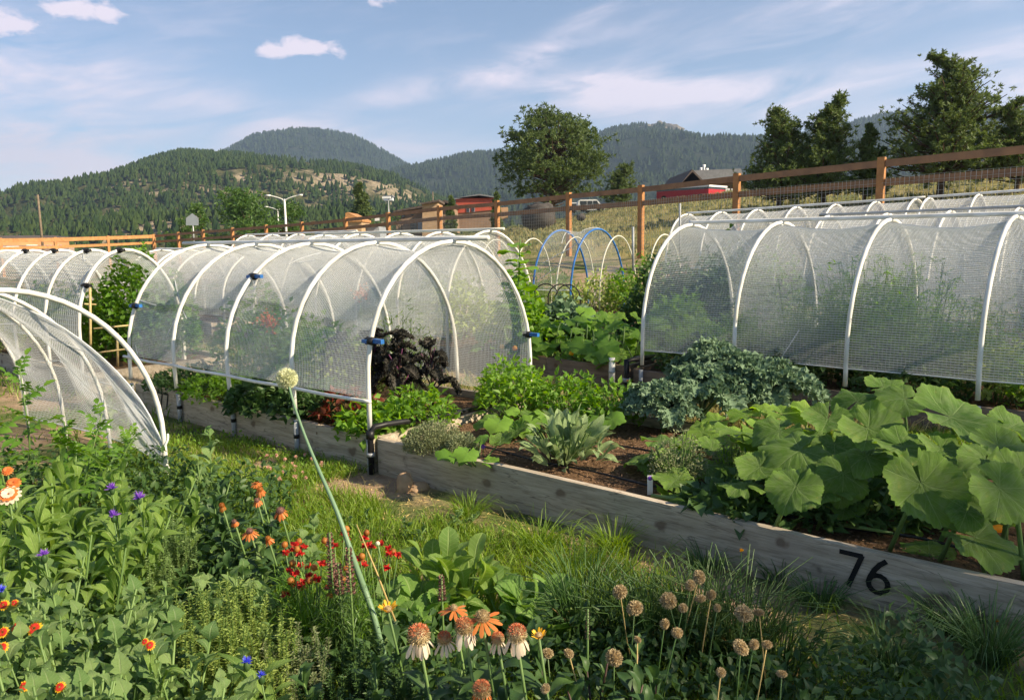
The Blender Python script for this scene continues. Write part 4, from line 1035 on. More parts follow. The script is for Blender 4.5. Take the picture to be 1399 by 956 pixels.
        if net.get('folds'):
            b = MB()
            for _ in range(net['folds']):
                u = g.uniform(0, u1); l = g.uniform(la, lb * .6); du = g.uniform(-.9, .9); dl = g.uniform(-.5, .5)
                b.tube([pt(min(max(u + du * f, 0), u1), min(max(l + dl * f, la), lb)) for f in np.linspace(0, 1, 6)], .006, 3, cap=False)
            t = b.obj('net_fold', MT['thread'], None, loc=e.location, kind='stuff'); t.parent = no; t.location = (0, 0, 0)
    for (i, side, z, mat) in clamps:
        dt = np.interp(z, ap[:15, 1], ap[:15, 0]); dt = dt if side == 0 else w - dt
        c = S(i, dt, z); b = MB(); d = np.array([*GN, 0]) * (1 if side else -1)
        h = np.array([*(-GA), 0])
        b.tube([c - h * .035, c + h * .035], r * 1.7, 8); o = b.obj('clamp', MT['black'], e)
        b = MB(); q = c + h * .02; b.box(q - h * .0 - [0, 0, .012] - d * .02, h * .10, d * .03, (0, 0, .03)); b.box(q - h * .08 - [0, 0, .014], h * .05, d * .03, (0, 0, .026))
        x = b.obj('clamp_handle', MT['blue'] if mat == 'blue' else MT['black'], None, loc=e.location, smooth=False); x.parent = o; x.location = (0, 0, 0)
    return e

fine = dict(inside=True, film='film_thin', tr=.0014, spL=.017, spC=.017, nu=8, nl=36, folds=7)
lined = dict(inside=True, film='film', tr=.0030, trC=.0007, spL=.022, spC=.03, nu=7, nl=40, wr=.02, folds=5)
farn = dict(inside=True, film='film_far', sag=.35, tr=.0028, spL=.05, spC=.06, nu=4, nl=26, folds=12)
farn2 = dict(inside=True, film='film_far', sag=.35, tr=.003, spL=.07, spC=.08, nu=3, nl=22, folds=10)

tunnel('nearest complete white hoop tunnel over bed 77 with its fine net on a side rail', [.02, .9, 1.8, 2.7, 3.6], -.03, 1.80, 1.60, .62, 0, net=fine, ridge_ext=(.32, .5),
       clamps=((0, 0, .93, 'blue'), (4, 0, 1.02, 'blue'), (0, 1, .80, 'blue'), (2, 0, 1.33, 'blue')), backrail=.28)
tunnel('large white hoop tunnel on the right with horizontally ribbed net', [-.08, -1.09, -2.10, -3.11, -4.12, -5.13], 3.50, 1.95, 1.745, .62, -.11, net=lined, r=.0195, rail=.46, rail_pipe=False, ridge_ext=(0, .2), backrail=.3)
tunnel('small open hoop tunnel with black clamped net at the far left beside the beans', [4.9, 5.8, 6.8, 7.8, 8.8, 9.8], .0, 1.30, 1.56, .6, .25, net=farn, r=.019, ridge=False, rail=.55, rail_pipe=False, clamps=((0, 0, 1.18, 'black'), (0, 0, 1.555, 'black'), (1, 0, 1.555, 'black'), (2, 0, 1.555, 'black'), (3, 0, 1.555, 'black')), lower=None)
tunnel('white hoop tunnel in the second row directly behind the bed 77 tunnel', [2.72, 3.62, 4.5, 5.4, 6.3], 3.5, 1.75, 1.73, .62, 0, net=farn, r=.019, ridge=True, rail=.4, rail_pipe=False, ridgemat='fibre', lower=None)
tunnel('pale netted tunnel in the second row at the far left', [7.1, 8.0, 8.9, 9.8, 10.8, 11.8], 3.5, 1.75, 1.50, .6, 0, net=farn2, r=.019, ridge=True, rail=.4, rail_pipe=False, lower=None)
tunnel('netted tunnel with blue pipe hoops in the middle distance', [3.42, 4.22], 7.15, 1.7, 1.66, .5, 0, pipe='blue', net=dict(film='film', nu=6, nl=24, folds=5, wr=.06), r=.017, ridge=False, rail=.55, rail_pipe=False, lower=None)
tunnel('low cream fibreglass hoops behind the blue ones', [2.2, 3.1, 4.0, 5.0, 5.9], 7.55, 1.2, 1.52, .5, 0, pipe='fibre', net=None, r=.011, ridge=False, rail_pipe=False, lower=None)
tunnel('white netted tunnel in the third row on the left beyond the second row', [6.3, 7.1, 7.9, 8.8], 7.15, 1.6, 1.55, .5, 0, net=farn2, r=.017, ridge=True, rail_pipe=False, lower=None)
tunnel('tall-ended white tunnel in the third row far to the left', [9.9, 11.0, 12.1, 13.2, 14.3], 7.15, 1.6, 1.78, .5, 0, net=farn2, r=.019, ridge=True, ridge_ext=(0, .1), rail_pipe=False, lower=None)
tunnel('tunnel with a thin grey ridge pipe behind the large right-hand tunnel', [-.45, -1.2, -1.95, -2.7, -3.45, -4.2, -5.0], 7.1, 1.75, 1.72, .6, -.1, net=farn, r=.018, ridge=True, ridgemat='steel', ridge_ext=(.12, .1), rail_pipe=False, lower=None)
tunnel('long pale tunnel in the rearmost right row ending below the fence', [3.6, 2.85, 2.1, 1.35, .6, -.1, -.75], 10.75, 1.7, 1.62, .6, -.1, net=farn2, r=.02, ridge=True, ridge_ext=(0, .1), rail_pipe=False, lower=None)
tunnel('last netted tunnel of the rearmost right row running out of view', [-.95, -1.7, -2.5, -3.3, -4.1], 10.75, 1.7, 1.62, .6, -.1, net=farn2, r=.02, ridge=True, ridge_ext=(0, .1), rail_pipe=False, lower=None)

# nearest hoops at the left edge with a torn net pulled down to the last foot
def torn():
    S_ = [1.04, 1.9, 2.75, 3.6]; t0, w, H, leg = -2.85, 1.87, 1.36, .30
    c = P(2.0, t0); e = empty('hoop_tunnel', (c[0], c[1], 0), 'white hoops at the left edge with a torn net dragged down to one foot', 'hoop tunnel', 'net covered hoop tunnels')
    ap = archpts(w, H, leg, 30)
    for i, s in enumerate(S_):
        b = MB(); pts = [P(s + (.10 * math.sin(z) if i else 0), t0 + dt, z - (.1 if z == 0 else 0)) for dt, z in ap]; b.tube(pts, .017 if i == 0 else .014, 10); b.obj('hoop', MT['pvc'], e)
    # net sheet, gathered towards the back foot of the first hoop
    nu, nl = 44, 34
    L = np.concatenate([[0], np.cumsum(np.linalg.norm(np.diff(ap, axis=0), axis=1))]); g = np.random.default_rng(4)
    def pt(u, v):
        s = 1.06 + 2.7 * (1 - u) ** 1.15
        lo_end = L[-1] - .05; top = L[-1] - (.10 + (1 - u) ** .75 * 2.35)
        l = lo_end + (top - lo_end) * v
        dt = np.interp(l, L, ap[:, 0]); z = np.interp(l, L, ap[:, 1])
        wr = float(fbm(v * 5 + 3, u * 1.6, 4)) * .15 * (.35 + u * .9) + float(fbm(v * 12, u * 3, 2)) * .03
        sagz = -.34 * math.sin(PI * min(1, v * 1.0)) * math.sin(PI * (u * 3.0 % 1.0)) * (1 - u * .5) * .5
        return P(s + wr * .5, t0 + dt + .02 + wr * .35 + .16 * math.sin(PI * u) * (1 - v) - .20 * u * (1 - u) * 2 * v, max(.02, z + sagz + .015))
    gr = np.array([[pt(u, v) for v in np.linspace(0, 1, nl)] for u in np.linspace(0, 1, nu)])
    i = np.arange(nu - 1)[:, None] * nl + np.arange(nl - 1)[None, :]
    b = MB(); b.add(gr.reshape(-1, 3), quads=np.stack([i, i + 1, i + nl + 1, i + nl], -1).reshape(-1, 4)); no = b.obj('net', MT['film_torn'], e)
    b = MB()
    k = np.linspace(0, nl - 1, 84); i0 = np.floor(k).astype(int).clip(0, nl - 2); f = (k - i0)[:, None, None]; gt = gr.transpose(1, 0, 2)
    b.threads(gt[i0] * (1 - f) + gt[i0 + 1] * f, .0016)
    k = np.linspace(0, nu - 1, 130); i0 = np.floor(k).astype(int).clip(0, nu - 2); f = (k - i0)[:, None, None]
    b.threads(gr[i0] * (1 - f) + gr[i0 + 1] * f, .0014)
    for v in (0, .995): b.tube([pt(u, v) for u in np.linspace(0, 1, 30)], .007, 4, cap=False)
    for v in (.31, .52, .78): b.tube([pt(u, v + .05 * math.sin(u * 7)) for u in np.linspace(.15, 1, 26)], .0045, 4, cap=False)
    x = b.obj('net_thread', MT['thread'], None, loc=e.location, kind='stuff'); x.parent = no; x.location = (0, 0, 0)
    q = P(1.04, t0 + w); b = MB()
    b.tube([q + np.array([.028 * math.cos(a * 7), .028 * math.sin(a * 7), .02 + a * .30]) for a in np.linspace(0, 1, 40)], .007, 5); x = b.obj('net_twist', MT['thread'], None, loc=e.location); x.parent = no; x.location = (0, 0, 0)
torn()

# ------------------------------------------------------------------ irrigation and small garden hardware
b = MB(); q = P(.0, -.035, 0)
b.tube([q + [0, 0, -.02], q + [0, 0, .30], q + [.03, .02, .335], P(-.02, .10, .335), P(-.03, .75, .285), P(-.03, 1.2, .28)], .021, 8)
e = empty('irrigation_pipe', q, 'black irrigation pipe rising between beds 76 and 77', 'pipe'); b.obj('pipe', MT['black'], e)
b = MB(); b.tube([q + [0, 0, .13], q + [0, 0, .155]], .032, 8); b.obj('fitting', MT['steel'], e)
b = MB(); b.tube([q + [0, 0, .255], q + [0, 0, .31]], .03, 8); b.obj('elbow', MT['black'], e)
q = P(.08, 3.48, 0); e = empty('irrigation_pipe', q, 'black irrigation pipe at the corner of the large right-hand tunnel bed', 'pipe')
b = MB(); b.tube([q, q + [0, 0, .34], P(.07, 3.7, .34), P(.07, 4.2, .3)], .032, 8); b.obj('pipe', MT['black'], e)
b = MB(); b.tube([q + [0, 0, .12], q + [0, 0, .16]], .042, 8); b.obj('fitting', MT['pvc_grey'], e)
q = P(.26, 3.48, 0); b = MB(); b.tube([q + [0, 0, .06], q + [0, 0, .36]], .034, 10); e = empty('standpipe', q, 'short white standpipe in front of the middle squash bed', 'pipe'); b.obj('pipe', MT['pvc'], e)
b = MB(); b.tube([q + [0, 0, .20], q + [0, 0, .22]], .038, 10); b.obj('strap', MT['pvc_grey'], e)
for (t, lb) in ((.35, 'nearer'), (.95, 'farther')):
    b = MB(); b.tube([P(s, t + .02 * math.sin(s * 5), .215 + .012 * math.sin(s * 7)) for s in np.linspace(-.2, -3.6, 30)], .007, 5)
    tag(b.obj('drip_line', MT['black'], loc=P(-1.5, t, .2)), lb + ' thin black drip line lying along the mulch of bed 76', 'hose')
# plant label stake
q = G(888, 672, .22); e = empty('plant_label', q, 'small white plastic plant label stuck in the mulch of bed 76', 'plant label')
b = MB(); b.cbox(q + [0, 0, .04], .03, .003, .11); b.obj('stake', MT['pvc'], e, smooth=False); b = MB(); b.tube([q + [0, -.003, .08], q + [0, .0, .08]], .013, 12); b.obj('hole_ring', MT['petal_v'], e)
# black wire edging arches
e = empty('wire_edging', D(760, 425, 10.6), 'black wire edging of three small arches in the middle squash bed', 'garden edging')
for k, px in enumerate((746, 766, 776)):
    c = D(px, 425, 10.4 + .15 * k); b = MB(); w = .17
    b.tube([c + [-w, 0, -.35]] + [c + np.array([-w * math.cos(a), 0, .18 + w * 1.1 * math.sin(a)]) for a in np.linspace(0, PI, 12)] + [c + [w, 0, -.35]], .009, 5); b.obj('arch', MT['black'], e)
# bamboo trellis and poles
e = empty('bamboo_trellis', P(5.1, .3), 'bamboo trellis of lashed canes on the near end of the bean bed', 'trellis')
for (px, yt, yb, d) in ((124, 393, 500, 8.75), (161, 455, 500, 8.9)):
    b = MB(); b.tube([D(px, yb, d), D(px - 1, yt, d)], .014, 6); b.obj('cane', MT['bamboo'], e)
for (xa, ya, xb, yb) in ((108, 415, 131, 416), (128, 449, 180, 444), (116, 484, 178, 476), (105, 478, 150, 497)):
    b = MB(); b.tube([D(xa, ya, 8.75), D(xb, yb, 8.95)], .011, 6); b.obj('crosspiece', MT['bamboo'], e)
for (px, yt, yb, y, lb) in ((929, 278, 345, 13.0, 'thin dark steel stake standing at the end of the rear tunnel'), (865, 310, 370, 12.0, 'thin pale cane rising from the tomato hedge')):
    a = D(px, yb, y); c = D(px, yt, y); b = MB(); b.tube([a, c], .018, 6); tag(b.obj('garden_stake', MT['pvc_grey'], loc=a), lb, 'stake')

# ------------------------------------------------------------------ leaf shapes (each made once, then shared)
def palm_mesh(name, mat, seed, wav=.10, cup=.18, tooth=.026, lobe=.045, na=78, nr=8, fold=.0, gap=9, curl=.0):
    """rounded five-lobed leaf, stalk at the origin, tip towards +Y, radius about 1"""
    g = random.Random(seed); ph = g.uniform(0, 6); ph2 = g.uniform(0, 6); V = [(0, 0, 0)]; U = [(0, 0, 0)]
    for j in range(1, nr + 1):
        rr = j / nr
        for i in range(na):
            th = rad(-180 + gap + (360 - 2 * gap) * i / (na - 1))
            lob = 1 - lobe + lobe * math.cos(th * 2 * PI / rad(62))
            sz = .94 - .10 * abs(th) / PI + .06 * math.cos(th)
            r = sz * lob * (1 + (tooth * (1 if i % 2 else -1) + g.uniform(-.02, .02)) * rr ** 6)
            r *= rr
            z = cup * rr * rr - .014 * math.cos(th * 2 * PI / rad(62)) * rr * (1.2 - rr * .6) + .018 * rr * math.sin(th * 17 + rr * 9) + wav * rr ** 2.5 * math.sin(th * 3 + ph) + wav * .5 * rr ** 4 * math.sin(th * 9 + ph2) - curl * max(0, math.cos(th)) * rr ** 3 - curl * .4 * rr ** 4
            z += fold * abs(math.sin(th)) * rr
            V.append((r * math.sin(th), r * math.cos(th), z)); U.append((th, rr * .999 + .001, 0))
    t = [(0, 1 + i + 1, 1 + i) for i in range(na - 1)]
    q = [(1 + j * na + i, 1 + j * na + i + 1, 1 + (j + 1) * na + i + 1, 1 + (j + 1) * na + i) for j in range(nr - 1) for i in range(na - 1)]
    b = MB(); b.add(V, tris=t, quads=q, tint=0, uv=U); return b.mesh(name, MT[mat])

def lance_mesh(name, mat, seed, W=.22, prof=None, arch=.25, fold=.18, wav=.03, ruffle=0.0, rfreq=9, tooth=0.0, nu=6, nv=14, twist=0.0):
    """long leaf, base at the origin, tip at +Y = 1, half width W"""
    g = random.Random(seed); prof = prof or [(0, .12), (.15, .35), (.45, 1.0), (.75, .7), (1, .02)]
    px = [p[0] for p in prof]; py = [p[1] for p in prof]; V = []; U = []; ph = g.uniform(0, 6)
    for j in range(nv + 1):
        f = j / nv; w = float(np.interp(f, px, py)) * W * (1 + (tooth * (1 if j % 2 else -1) if 0 < j < nv else 0) + g.uniform(-.04, .04))
        y = f * (1 - arch * .35 * f); zc = arch * (.55 * math.sin(f * PI * .8) - .45 * f * f)
        for i in range(nu + 1):
            u = -1 + 2 * i / nu; e = abs(u)
            z = zc + fold * w * e + wav * math.sin(f * 9 + ph + u) * e + ruffle * e ** 2 * math.sin(f * rfreq * 2 * PI + ph + u * 1.3) + ruffle * .5 * e ** 3 * math.sin(f * rfreq * 5.3 * PI + ph * 2 + 4 * u)
            x = u * w + twist * f * f * .3; yy = y + ruffle * .6 * e * e * math.cos(f * rfreq * 2 * PI + ph * 1.7 + u)
            V.append((x, yy, z)); U.append((u, f, 0))
    n = nu + 1; q = [(j * n + i, j * n + i + 1, (j + 1) * n + i + 1, (j + 1) * n + i) for j in range(nv) for i in range(nu)]
    b = MB(); b.add(V, quads=q, tint=0, uv=U); return b.mesh(name, MT[mat])

def compound_mesh(name, mat, seed, pairs=3, W=.16, leaf=.34):
    """tomato-like leaf of toothed leaflets along a drooping stalk"""
    g = random.Random(seed); b = MB(); pts = [(0, y, .12 * math.sin(y * 2.4) - .22 * y * y) for y in np.linspace(0, .75, 7)]
    b.tube(pts, .012, 4, cap=False)
    for k in range(pairs):
        y = .22 + .5 * k / pairs
        for sg in (-1, 1):
            z = .12 * math.sin(y * 2.4) - .22 * y * y; L = leaf * g.uniform(.8, 1.15); a = g.uniform(.9, 1.25)
            d = np.array([sg * math.sin(a), math.cos(a), g.uniform(-.35, .1)]); side = unit(np.cross(d, [0, 0, 1])); n = 7; V = []
            for j in range(n + 1):
                f = j / n; w = L * .26 * math.sin(PI * min(1, f * .93 + .07)) * (1 + (.22 if j % 2 else -.12)); c = np.array([0, y, z]) + d * L * f + np.array([0, 0, .10 * math.sin(f * 3) * L - .25 * f * f * L])
                V += [c - side * w + [0, 0, w * .3], c, c + side * w + [0, 0, w * .3]]
            q = [(j * 3 + i, j * 3 + i + 1, j * 3 + 3 + i + 1, j * 3 + 3 + i) for j in range(n) for i in (0, 1)]; b.add(V, quads=q, tint=g.uniform(0, .2))
    y = .75; z = .12 * math.sin(y * 2.4) - .22 * y * y; V = []; n = 7; L = leaf * 1.2
    for j in range(n + 1):
        f = j / n; w = L * .30 * math.sin(PI * min(1, f * .93 + .07)) * (1 + (.2 if j % 2 else -.1)); c = np.array([0, y + L * f, z - .3 * f * f * L]); V += [c - [w, 0, -w * .3], c, c + [w, 0, w * .3]]
    b.add(V, quads=[(j * 3 + i, j * 3 + i + 1, j * 3 + 3 + i + 1, j * 3 + 3 + i) for j in range(n) for i in (0, 1)])
    return b.mesh(name, MT[mat])

GOOSE = [(0, .06), (.12, .12), (.30, .85), (.42, 1.0), (.5, .78), (.62, .72), (.72, .45), (.85, .30), (1, .02)]
OVAL = [(0, .1), (.2, .75), (.5, 1.0), (.75, .85), (.92, .45), (1, .05)]
def curly_mesh(name, mat, seed, n=520, W=.2, leafsz=.085, blade=True):
    """kale leaf: arching rib with a tightly frilled margin"""
    g = np.random.default_rng(seed); b = MB()
    rib = lambda f: np.stack([0 * f, f * (1 - .22 * f), .42 * np.sin(f * 2.3) - .42 * f * f], -1)
    b.tube(rib(np.linspace(0, .95, 10)), [.022 - .0018 * k for k in range(10)], 5, cap=False, tint=.9)
    f = g.uniform(.28, 1.0, n); sg = np.where(g.random(n) < .5, -1, 1); w = W * np.sin(np.clip((f - .18) / .9, 0, 1) * PI) ** .7; e = g.random(n) ** .45
    p = rib(f) + np.stack([sg * w * e, 0 * f, .10 * e * e * w / W * g.normal(size=n) * .6 + .10 * e], -1)
    d = np.stack([sg * 1.0, g.normal(size=n) * .8 + .3, g.normal(size=n) * .8], -1); b.leaves(p, d, g.normal(size=(n, 3)) + [0, 0, .8], leafsz * g.uniform(.6, 1.3, n), leafsz * .8, g.uniform(0, .5, n) + .3 * e, .35, .2)
    if blade:
        V = []; m = 22
        for j in range(m + 1):
            q = .2 + .78 * j / m; c = rib(np.array(q)); ww = W * .85 * math.sin(min(1, (q - .15) / .9) * PI) ** .7
            for u in (-1, -.6, -.25, 0, .25, .6, 1): V.append(c + [u * ww, .03 * math.sin(q * 60 + u * 5) * abs(u), .12 * abs(u) + .035 * math.sin(q * 75 + 4 * u) * abs(u)])
        b.add(V, quads=[(j * 7 + i, j * 7 + i + 1, j * 7 + 8 + i, j * 7 + 7 + i) for j in range(m) for i in range(6)], tint=.2)
    return b.mesh(name, MT[mat])
LM = {
    'squash': [palm_mesh('squash_leaf', 'squash', k, wav=.09 + .02 * (k % 3), cup=(.24, .10, -.06, .16)[k % 4], curl=(.05, .2, .25, .1)[k % 4]) for k in range(8)],
    'squash_b': [palm_mesh('squash_leaf', 'squash_b', 20 + k, wav=.12, cup=.15, lobe=.11, curl=.15, na=40, nr=5) for k in range(5)],
    'bigleaf': [palm_mesh('garden_leaf', 'herb', 30 + k, wav=.1, cup=.1, lobe=.08, curl=.2, na=30, nr=4) for k in range(4)],
    'kale': [curly_mesh('kale_leaf', 'kale', k, 330, .23, .10) for k in range(5)],
    'kale_dark': [curly_mesh('kale_leaf', 'kale_dark', 10 + k, 560, .17, .085) for k in range(4)],
    'sage': [lance_mesh('sage_leaf', 'sage', k, W=.15, prof=OVAL, arch=.15 + .1 * k, fold=.25, nu=4, nv=8) for k in range(4)],
    'lance': [lance_mesh('long_leaf', 'lance', 10 + k, W=.11 + .015 * k, arch=.3 + .15 * k, fold=.3, wav=.02, nu=4, nv=12) for k in range(5)],
    'goose': [lance_mesh('weed_leaf', 'goose', 20 + k, W=.34, prof=GOOSE, arch=.25 + .1 * k, fold=.2, wav=.03, tooth=.05, nu=4, nv=14) for k in range(5)],
    'straw': [lance_mesh('toothed_leaf', 'straw', 30 + k, W=.40, prof=OVAL, arch=.25, fold=.3, wav=.02, tooth=.06, nu=6, nv=16) for k in range(3)],
    'dark': [lance_mesh('dark_leaf', 'dark_herb', 40 + k, W=.20, arch=.35, fold=.3, tooth=.05, nu=4, nv=12) for k in range(4)],
    'paddle': [lance_mesh('broad_leaf', 'lance', 50 + k, W=.21, prof=[(0, .12), (.25, .35), (.6, .95), (.8, 1.0), (.94, .6), (1, .1)], arch=.3, fold=.25, wav=.025, nu=6, nv=14) for k in range(4)],
    'tomato': [compound_mesh('tomato_leaf', 'tomato', 60 + k) for k in range(5)],
    'tomato_d': [compound_mesh('tomato_leaf', 'dark_herb', 70 + k) for k in range(3)],
}

def put_leaf(e, kind, pos, d, up, sc, name='leaf', roll=0.0):
    return inst(name, R.choice(LM[kind]), e, pos, frame(d, up, roll), sc)

# ------------------------------------------------------------------ the big squash of bed 76
def big_squash():
    q = P(-2.7, .95, .19); e = empty('squash_plant', q, 'huge squash plant with broad rounded leaves filling the right half of bed 76', 'squash plant')
    # px, py, depth, radius, leaf normal, direction of the tip
    big = [(1262, 668, 3.15, .185, (-.05, -.80, .60), (.15, -.55, -.80)), (1372, 672, 2.95, .155, (.10, -.65, .75), (.5, -.5, -.6)),
           (1088, 618, 3.75, .205, (-.1, -.42, .90), (-.8, -.45, -.15)), (1308, 572, 3.65, .24, (.15, -.40, .90), (.9, -.25, -.10)),
           (1192, 588, 3.70, .17, (-.2, -.45, .85), (.4, -.7, -.1)), (1085, 668, 3.45, .14, (-.25, -.55, .8), (-.6, -.6, -.4)),
           (1152, 652, 3.55, .14, (0, -.75, .65), (-.2, -.6, -.75)), (1240, 612, 3.45, .17, (0, -.2, .97), (.7, -.7, 0)),
           (1130, 575, 4.1, .15, (-.1, -.3, .95), (-.5, -.8, 0)), (1232, 545, 4.25, .16, (.1, -.35, .93), (-.9, -.3, .1)),
           (1175, 545, 4.35, .17, (-.3, -.35, .88), (.6, .3, .3)), (1370, 612, 3.35, .16, (.1, -.35, .93), (.6, -.8, -.2)),
           (1385, 585, 3.7, .14, (.2, -.3, .9), (.8, -.4, 0)), (1345, 630, 3.2, .12, (.0, -.5, .85), (-.6, -.6, -.3)),
           (1180, 625, 3.6, .13, (-.2, -.3, .9), (-.9, -.3, -.1)), (1290, 615, 3.4, .14, (.2, -.3, .9), (.3, -.9, -.1)),
           (1035, 640, 3.75, .12, (-.2, -.4, .9), (-.8, -.5, -.1)),
           (1140, 610, 3.9, .13, (-.1, -.4, .9), (-.3, -.9, -.1)), (1320, 700, 3.0, .08, (0, -.5, .85), (-.5, -.6, -.3)), (1210, 528, 4.5, .13, (0, -.3, .9), (.9, .2, .2)),
           (1395, 650, 3.1, .13, (-.2, -.5, .85), (.9, -.3, -.2)), (1060, 590, 4.1, .15, (-.2, -.3, .9), (-.9, -.2, .0))]
    k = 0
    for (px, py, y, r, n, d) in big:
        c = D(px, py, y); n = unit(n); d = np.array(d, float); d = unit(d - n * (d @ n))
        F3 = np.stack([np.cross(d, n), d, n], 1); o = c - d * r * .12
        inst('leaf', LM['squash'][k % 8], e, o, F3, (r * 1.06, r * 1.06, r * 1.0)); k += 1
        root = np.array([c[0] + R.uniform(-.1, .15), c[1] + R.uniform(.0, .25), .2]); b = MB()
        b.tube([root, root * .5 + o * .5 + np.array([.03, .02, .06]), o - n * .01], [.011, .009, .007], 6, tint=R.random()); b.obj('leaf_stalk', MT['stem'], e)
    g = np.random.default_rng(9)
    for k in range(60):     # the leaves underneath and behind
        s = g.uniform(-3.75, -1.75); t = g.uniform(.15, 1.6); h = g.uniform(.22, .5) * (.7 + .3 * math.sin((t / 1.7) * PI))
        if s > -2.3: h *= .7
        c = P(s, t, h); r = g.uniform(.11, .19); n = unit(np.array([g.normal() * .25, -.2 + g.normal() * .3, 1]))
        d = g.normal(size=3); d[2] = -.2; d = unit(d - n * (d @ n)); F3 = np.stack([np.cross(d, n), d, n], 1)
        inst('leaf', LM['squash'][k % 8], e, c, F3, r)
        b = MB(); b.tube([P(s + g.uniform(-.1, .1), t, .19), c], [.009, .006], 5, tint=g.random()); b.obj('leaf_stalk', MT['stem'], e)
    for pts in ([(890, 677), (935, 683), (985, 683), (1030, 692), (1100, 700), (1150, 716), (1220, 728)], [(1160, 690), (1230, 700), (1300, 720), (1390, 748)], [(1090, 690), (1130, 705), (1190, 712)], [(1350, 745), (1399, 770)]):
        b = MB(); b.tube([G(x, y, .24) for x, y in pts], [.012] * (len(pts) - 1) + [.006], 6, tint=.7); b.obj('vine', MT['stem'], e)
    for (px, py, h) in ((965, 668, .25), (1008, 664, .26), (1352, 722, .30), (1056, 613, .36)):
        c = G(px, py, h); b = MB(); n = 10
        b.add([c + [0, 0, 0]] + [c + np.array([.045 + .01 * (i % 2), .018 * math.cos(2 * PI * i / n), .018 * math.sin(2 * PI * i / n)]) for i in range(n)], tris=[(0, i + 1, (i + 1) % n + 1) for i in range(n)])
        b.tube([c - [.04, 0, .01], c, c + [.045, 0, .0]], [.005, .012, .02], 8, cap=False); b.obj('blossom', MT['petal_y'], e)
    # the bright leaved part at the left of the patch
    q = P(-1.9, 1.0, .19); e = empty('squash_plant', q, 'bright yellow-green squash vine left of the huge squash in bed 76', 'squash plant')
    for (px, py, y, r, n, d) in [(938, 632, 4.55, .14, (0, -.5, .85), (-.7, -.6, -.2)), (905, 648, 4.45, .11, (-.1, -.5, .85), (-.6, -.5, -.3)), (965, 640, 4.4, .11, (.1, -.4, .9), (.8, -.4, -.1)),
        (1000, 600, 4.75, .15, (-.1, -.35, .93), (.2, -.9, 0)), (1040, 590, 4.6, .16, (0, -.35, .93), (.7, -.5, 0)), (1020, 568, 4.95, .13, (-.1, -.2, .95), (-.6, .5, .1)), (1070, 566, 4.8, .14, (0, -.3, .93), (.6, -.4, .1)),
        (960, 590, 4.95, .11, (-.2, -.3, .9), (-.9, -.1, 0)), (1010, 625, 4.45, .13, (0, -.45, .9), (-.5, -.8, -.1)), (985, 655, 4.3, .10, (.1, -.5, .85), (.4, -.8, -.2)), (1100, 560, 4.8, .12, (.1, -.2, .95), (.9, .1, .1)),
        (1045, 560, 5.0, .1, (.1, -.2, .95), (-.4, .8, .1)), (935, 605, 4.85, .10, (-.1, -.3, .9), (-.5, -.7, 0)), (980, 575, 5.1, .10, (0, -.3, .9), (-.9, .1, 0)), (1050, 630, 4.2, .14, (0, -.4, .9), (.3, -.9, 0)), (925, 660, 4.35, .08, (0, -.4, .9), (-.3, -.9, 0))]:
        c = D(px, py, y); n = unit(n); d = np.array(d, float); d = unit(d - n * (d @ n)); F3 = np.stack([np.cross(d, n), d, n], 1)
        inst('leaf', R.choice(LM['squash_b']), e, c, F3, r * 1.1)
        b = MB(); b.tube([(c[0] + R.uniform(-.06, .06), c[1] + R.uniform(0, .1), .19), c * [1, 1, .6] + [.02, .02, 0.06], c], [.009, .007, .005], 5, tint=.5); b.obj('leaf_stalk', MT['stem'], e)
big_squash()

def kale(label, c, n, L, kind, lean=0.55, stemh=.22, tall=1.0, name='kale_plant', seed=1):
    g = np.random.default_rng(seed); e = empty(name, c, label, 'kale'); c = np.array(c, float)
    b = MB(); b.tube([c - [0, 0, .05], c + [.01, 0, stemh * .6], c + [0, .01, stemh]], [.018, .016, .01], 7)
    b.obj('stalk', MT['stem' if kind == 'kale' else 'stem_dark'], e)
    for k in range(n):
        f = k / n; a = k * 2.4 + g.uniform(-.3, .3); p = c + np.array([0, 0, stemh * (.25 + .75 * f)])
        el = (lean + f * .85 * tall) + g.uniform(-.15, .15); el = min(el, 1.45)
        d = np.array([math.cos(a) * math.cos(el), math.sin(a) * math.cos(el), math.sin(el)])
        put_leaf(e, kind, p, d, (0, 0, 1) if el < 1.3 else (math.cos(a), math.sin(a), .3), L * (1 - .35 * f) * g.uniform(.85, 1.15), roll=g.uniform(-.3, .3))
    return e
for k, (px, py, n, L, h, lb) in enumerate([(905, 590, 20, .40, .10, 'blue-green curly kale at the left end of the kale row in bed 76'), (958, 578, 22, .46, .16, 'blue-green curly kale second from the left in the kale row'),
        (1000, 570, 24, .50, .22, 'tallest blue-green curly kale in the middle of the kale row'), (1048, 572, 22, .46, .18, 'blue-green curly kale at the right end of the kale row'), (975, 545, 20, .46, .24, 'blue-green curly kale standing behind the kale row')]):
    q = G(px, py, .19); kale(lb, q, n, L * 1.15, 'kale', lean=.22, stemh=h, tall=1.15, seed=30 + k)
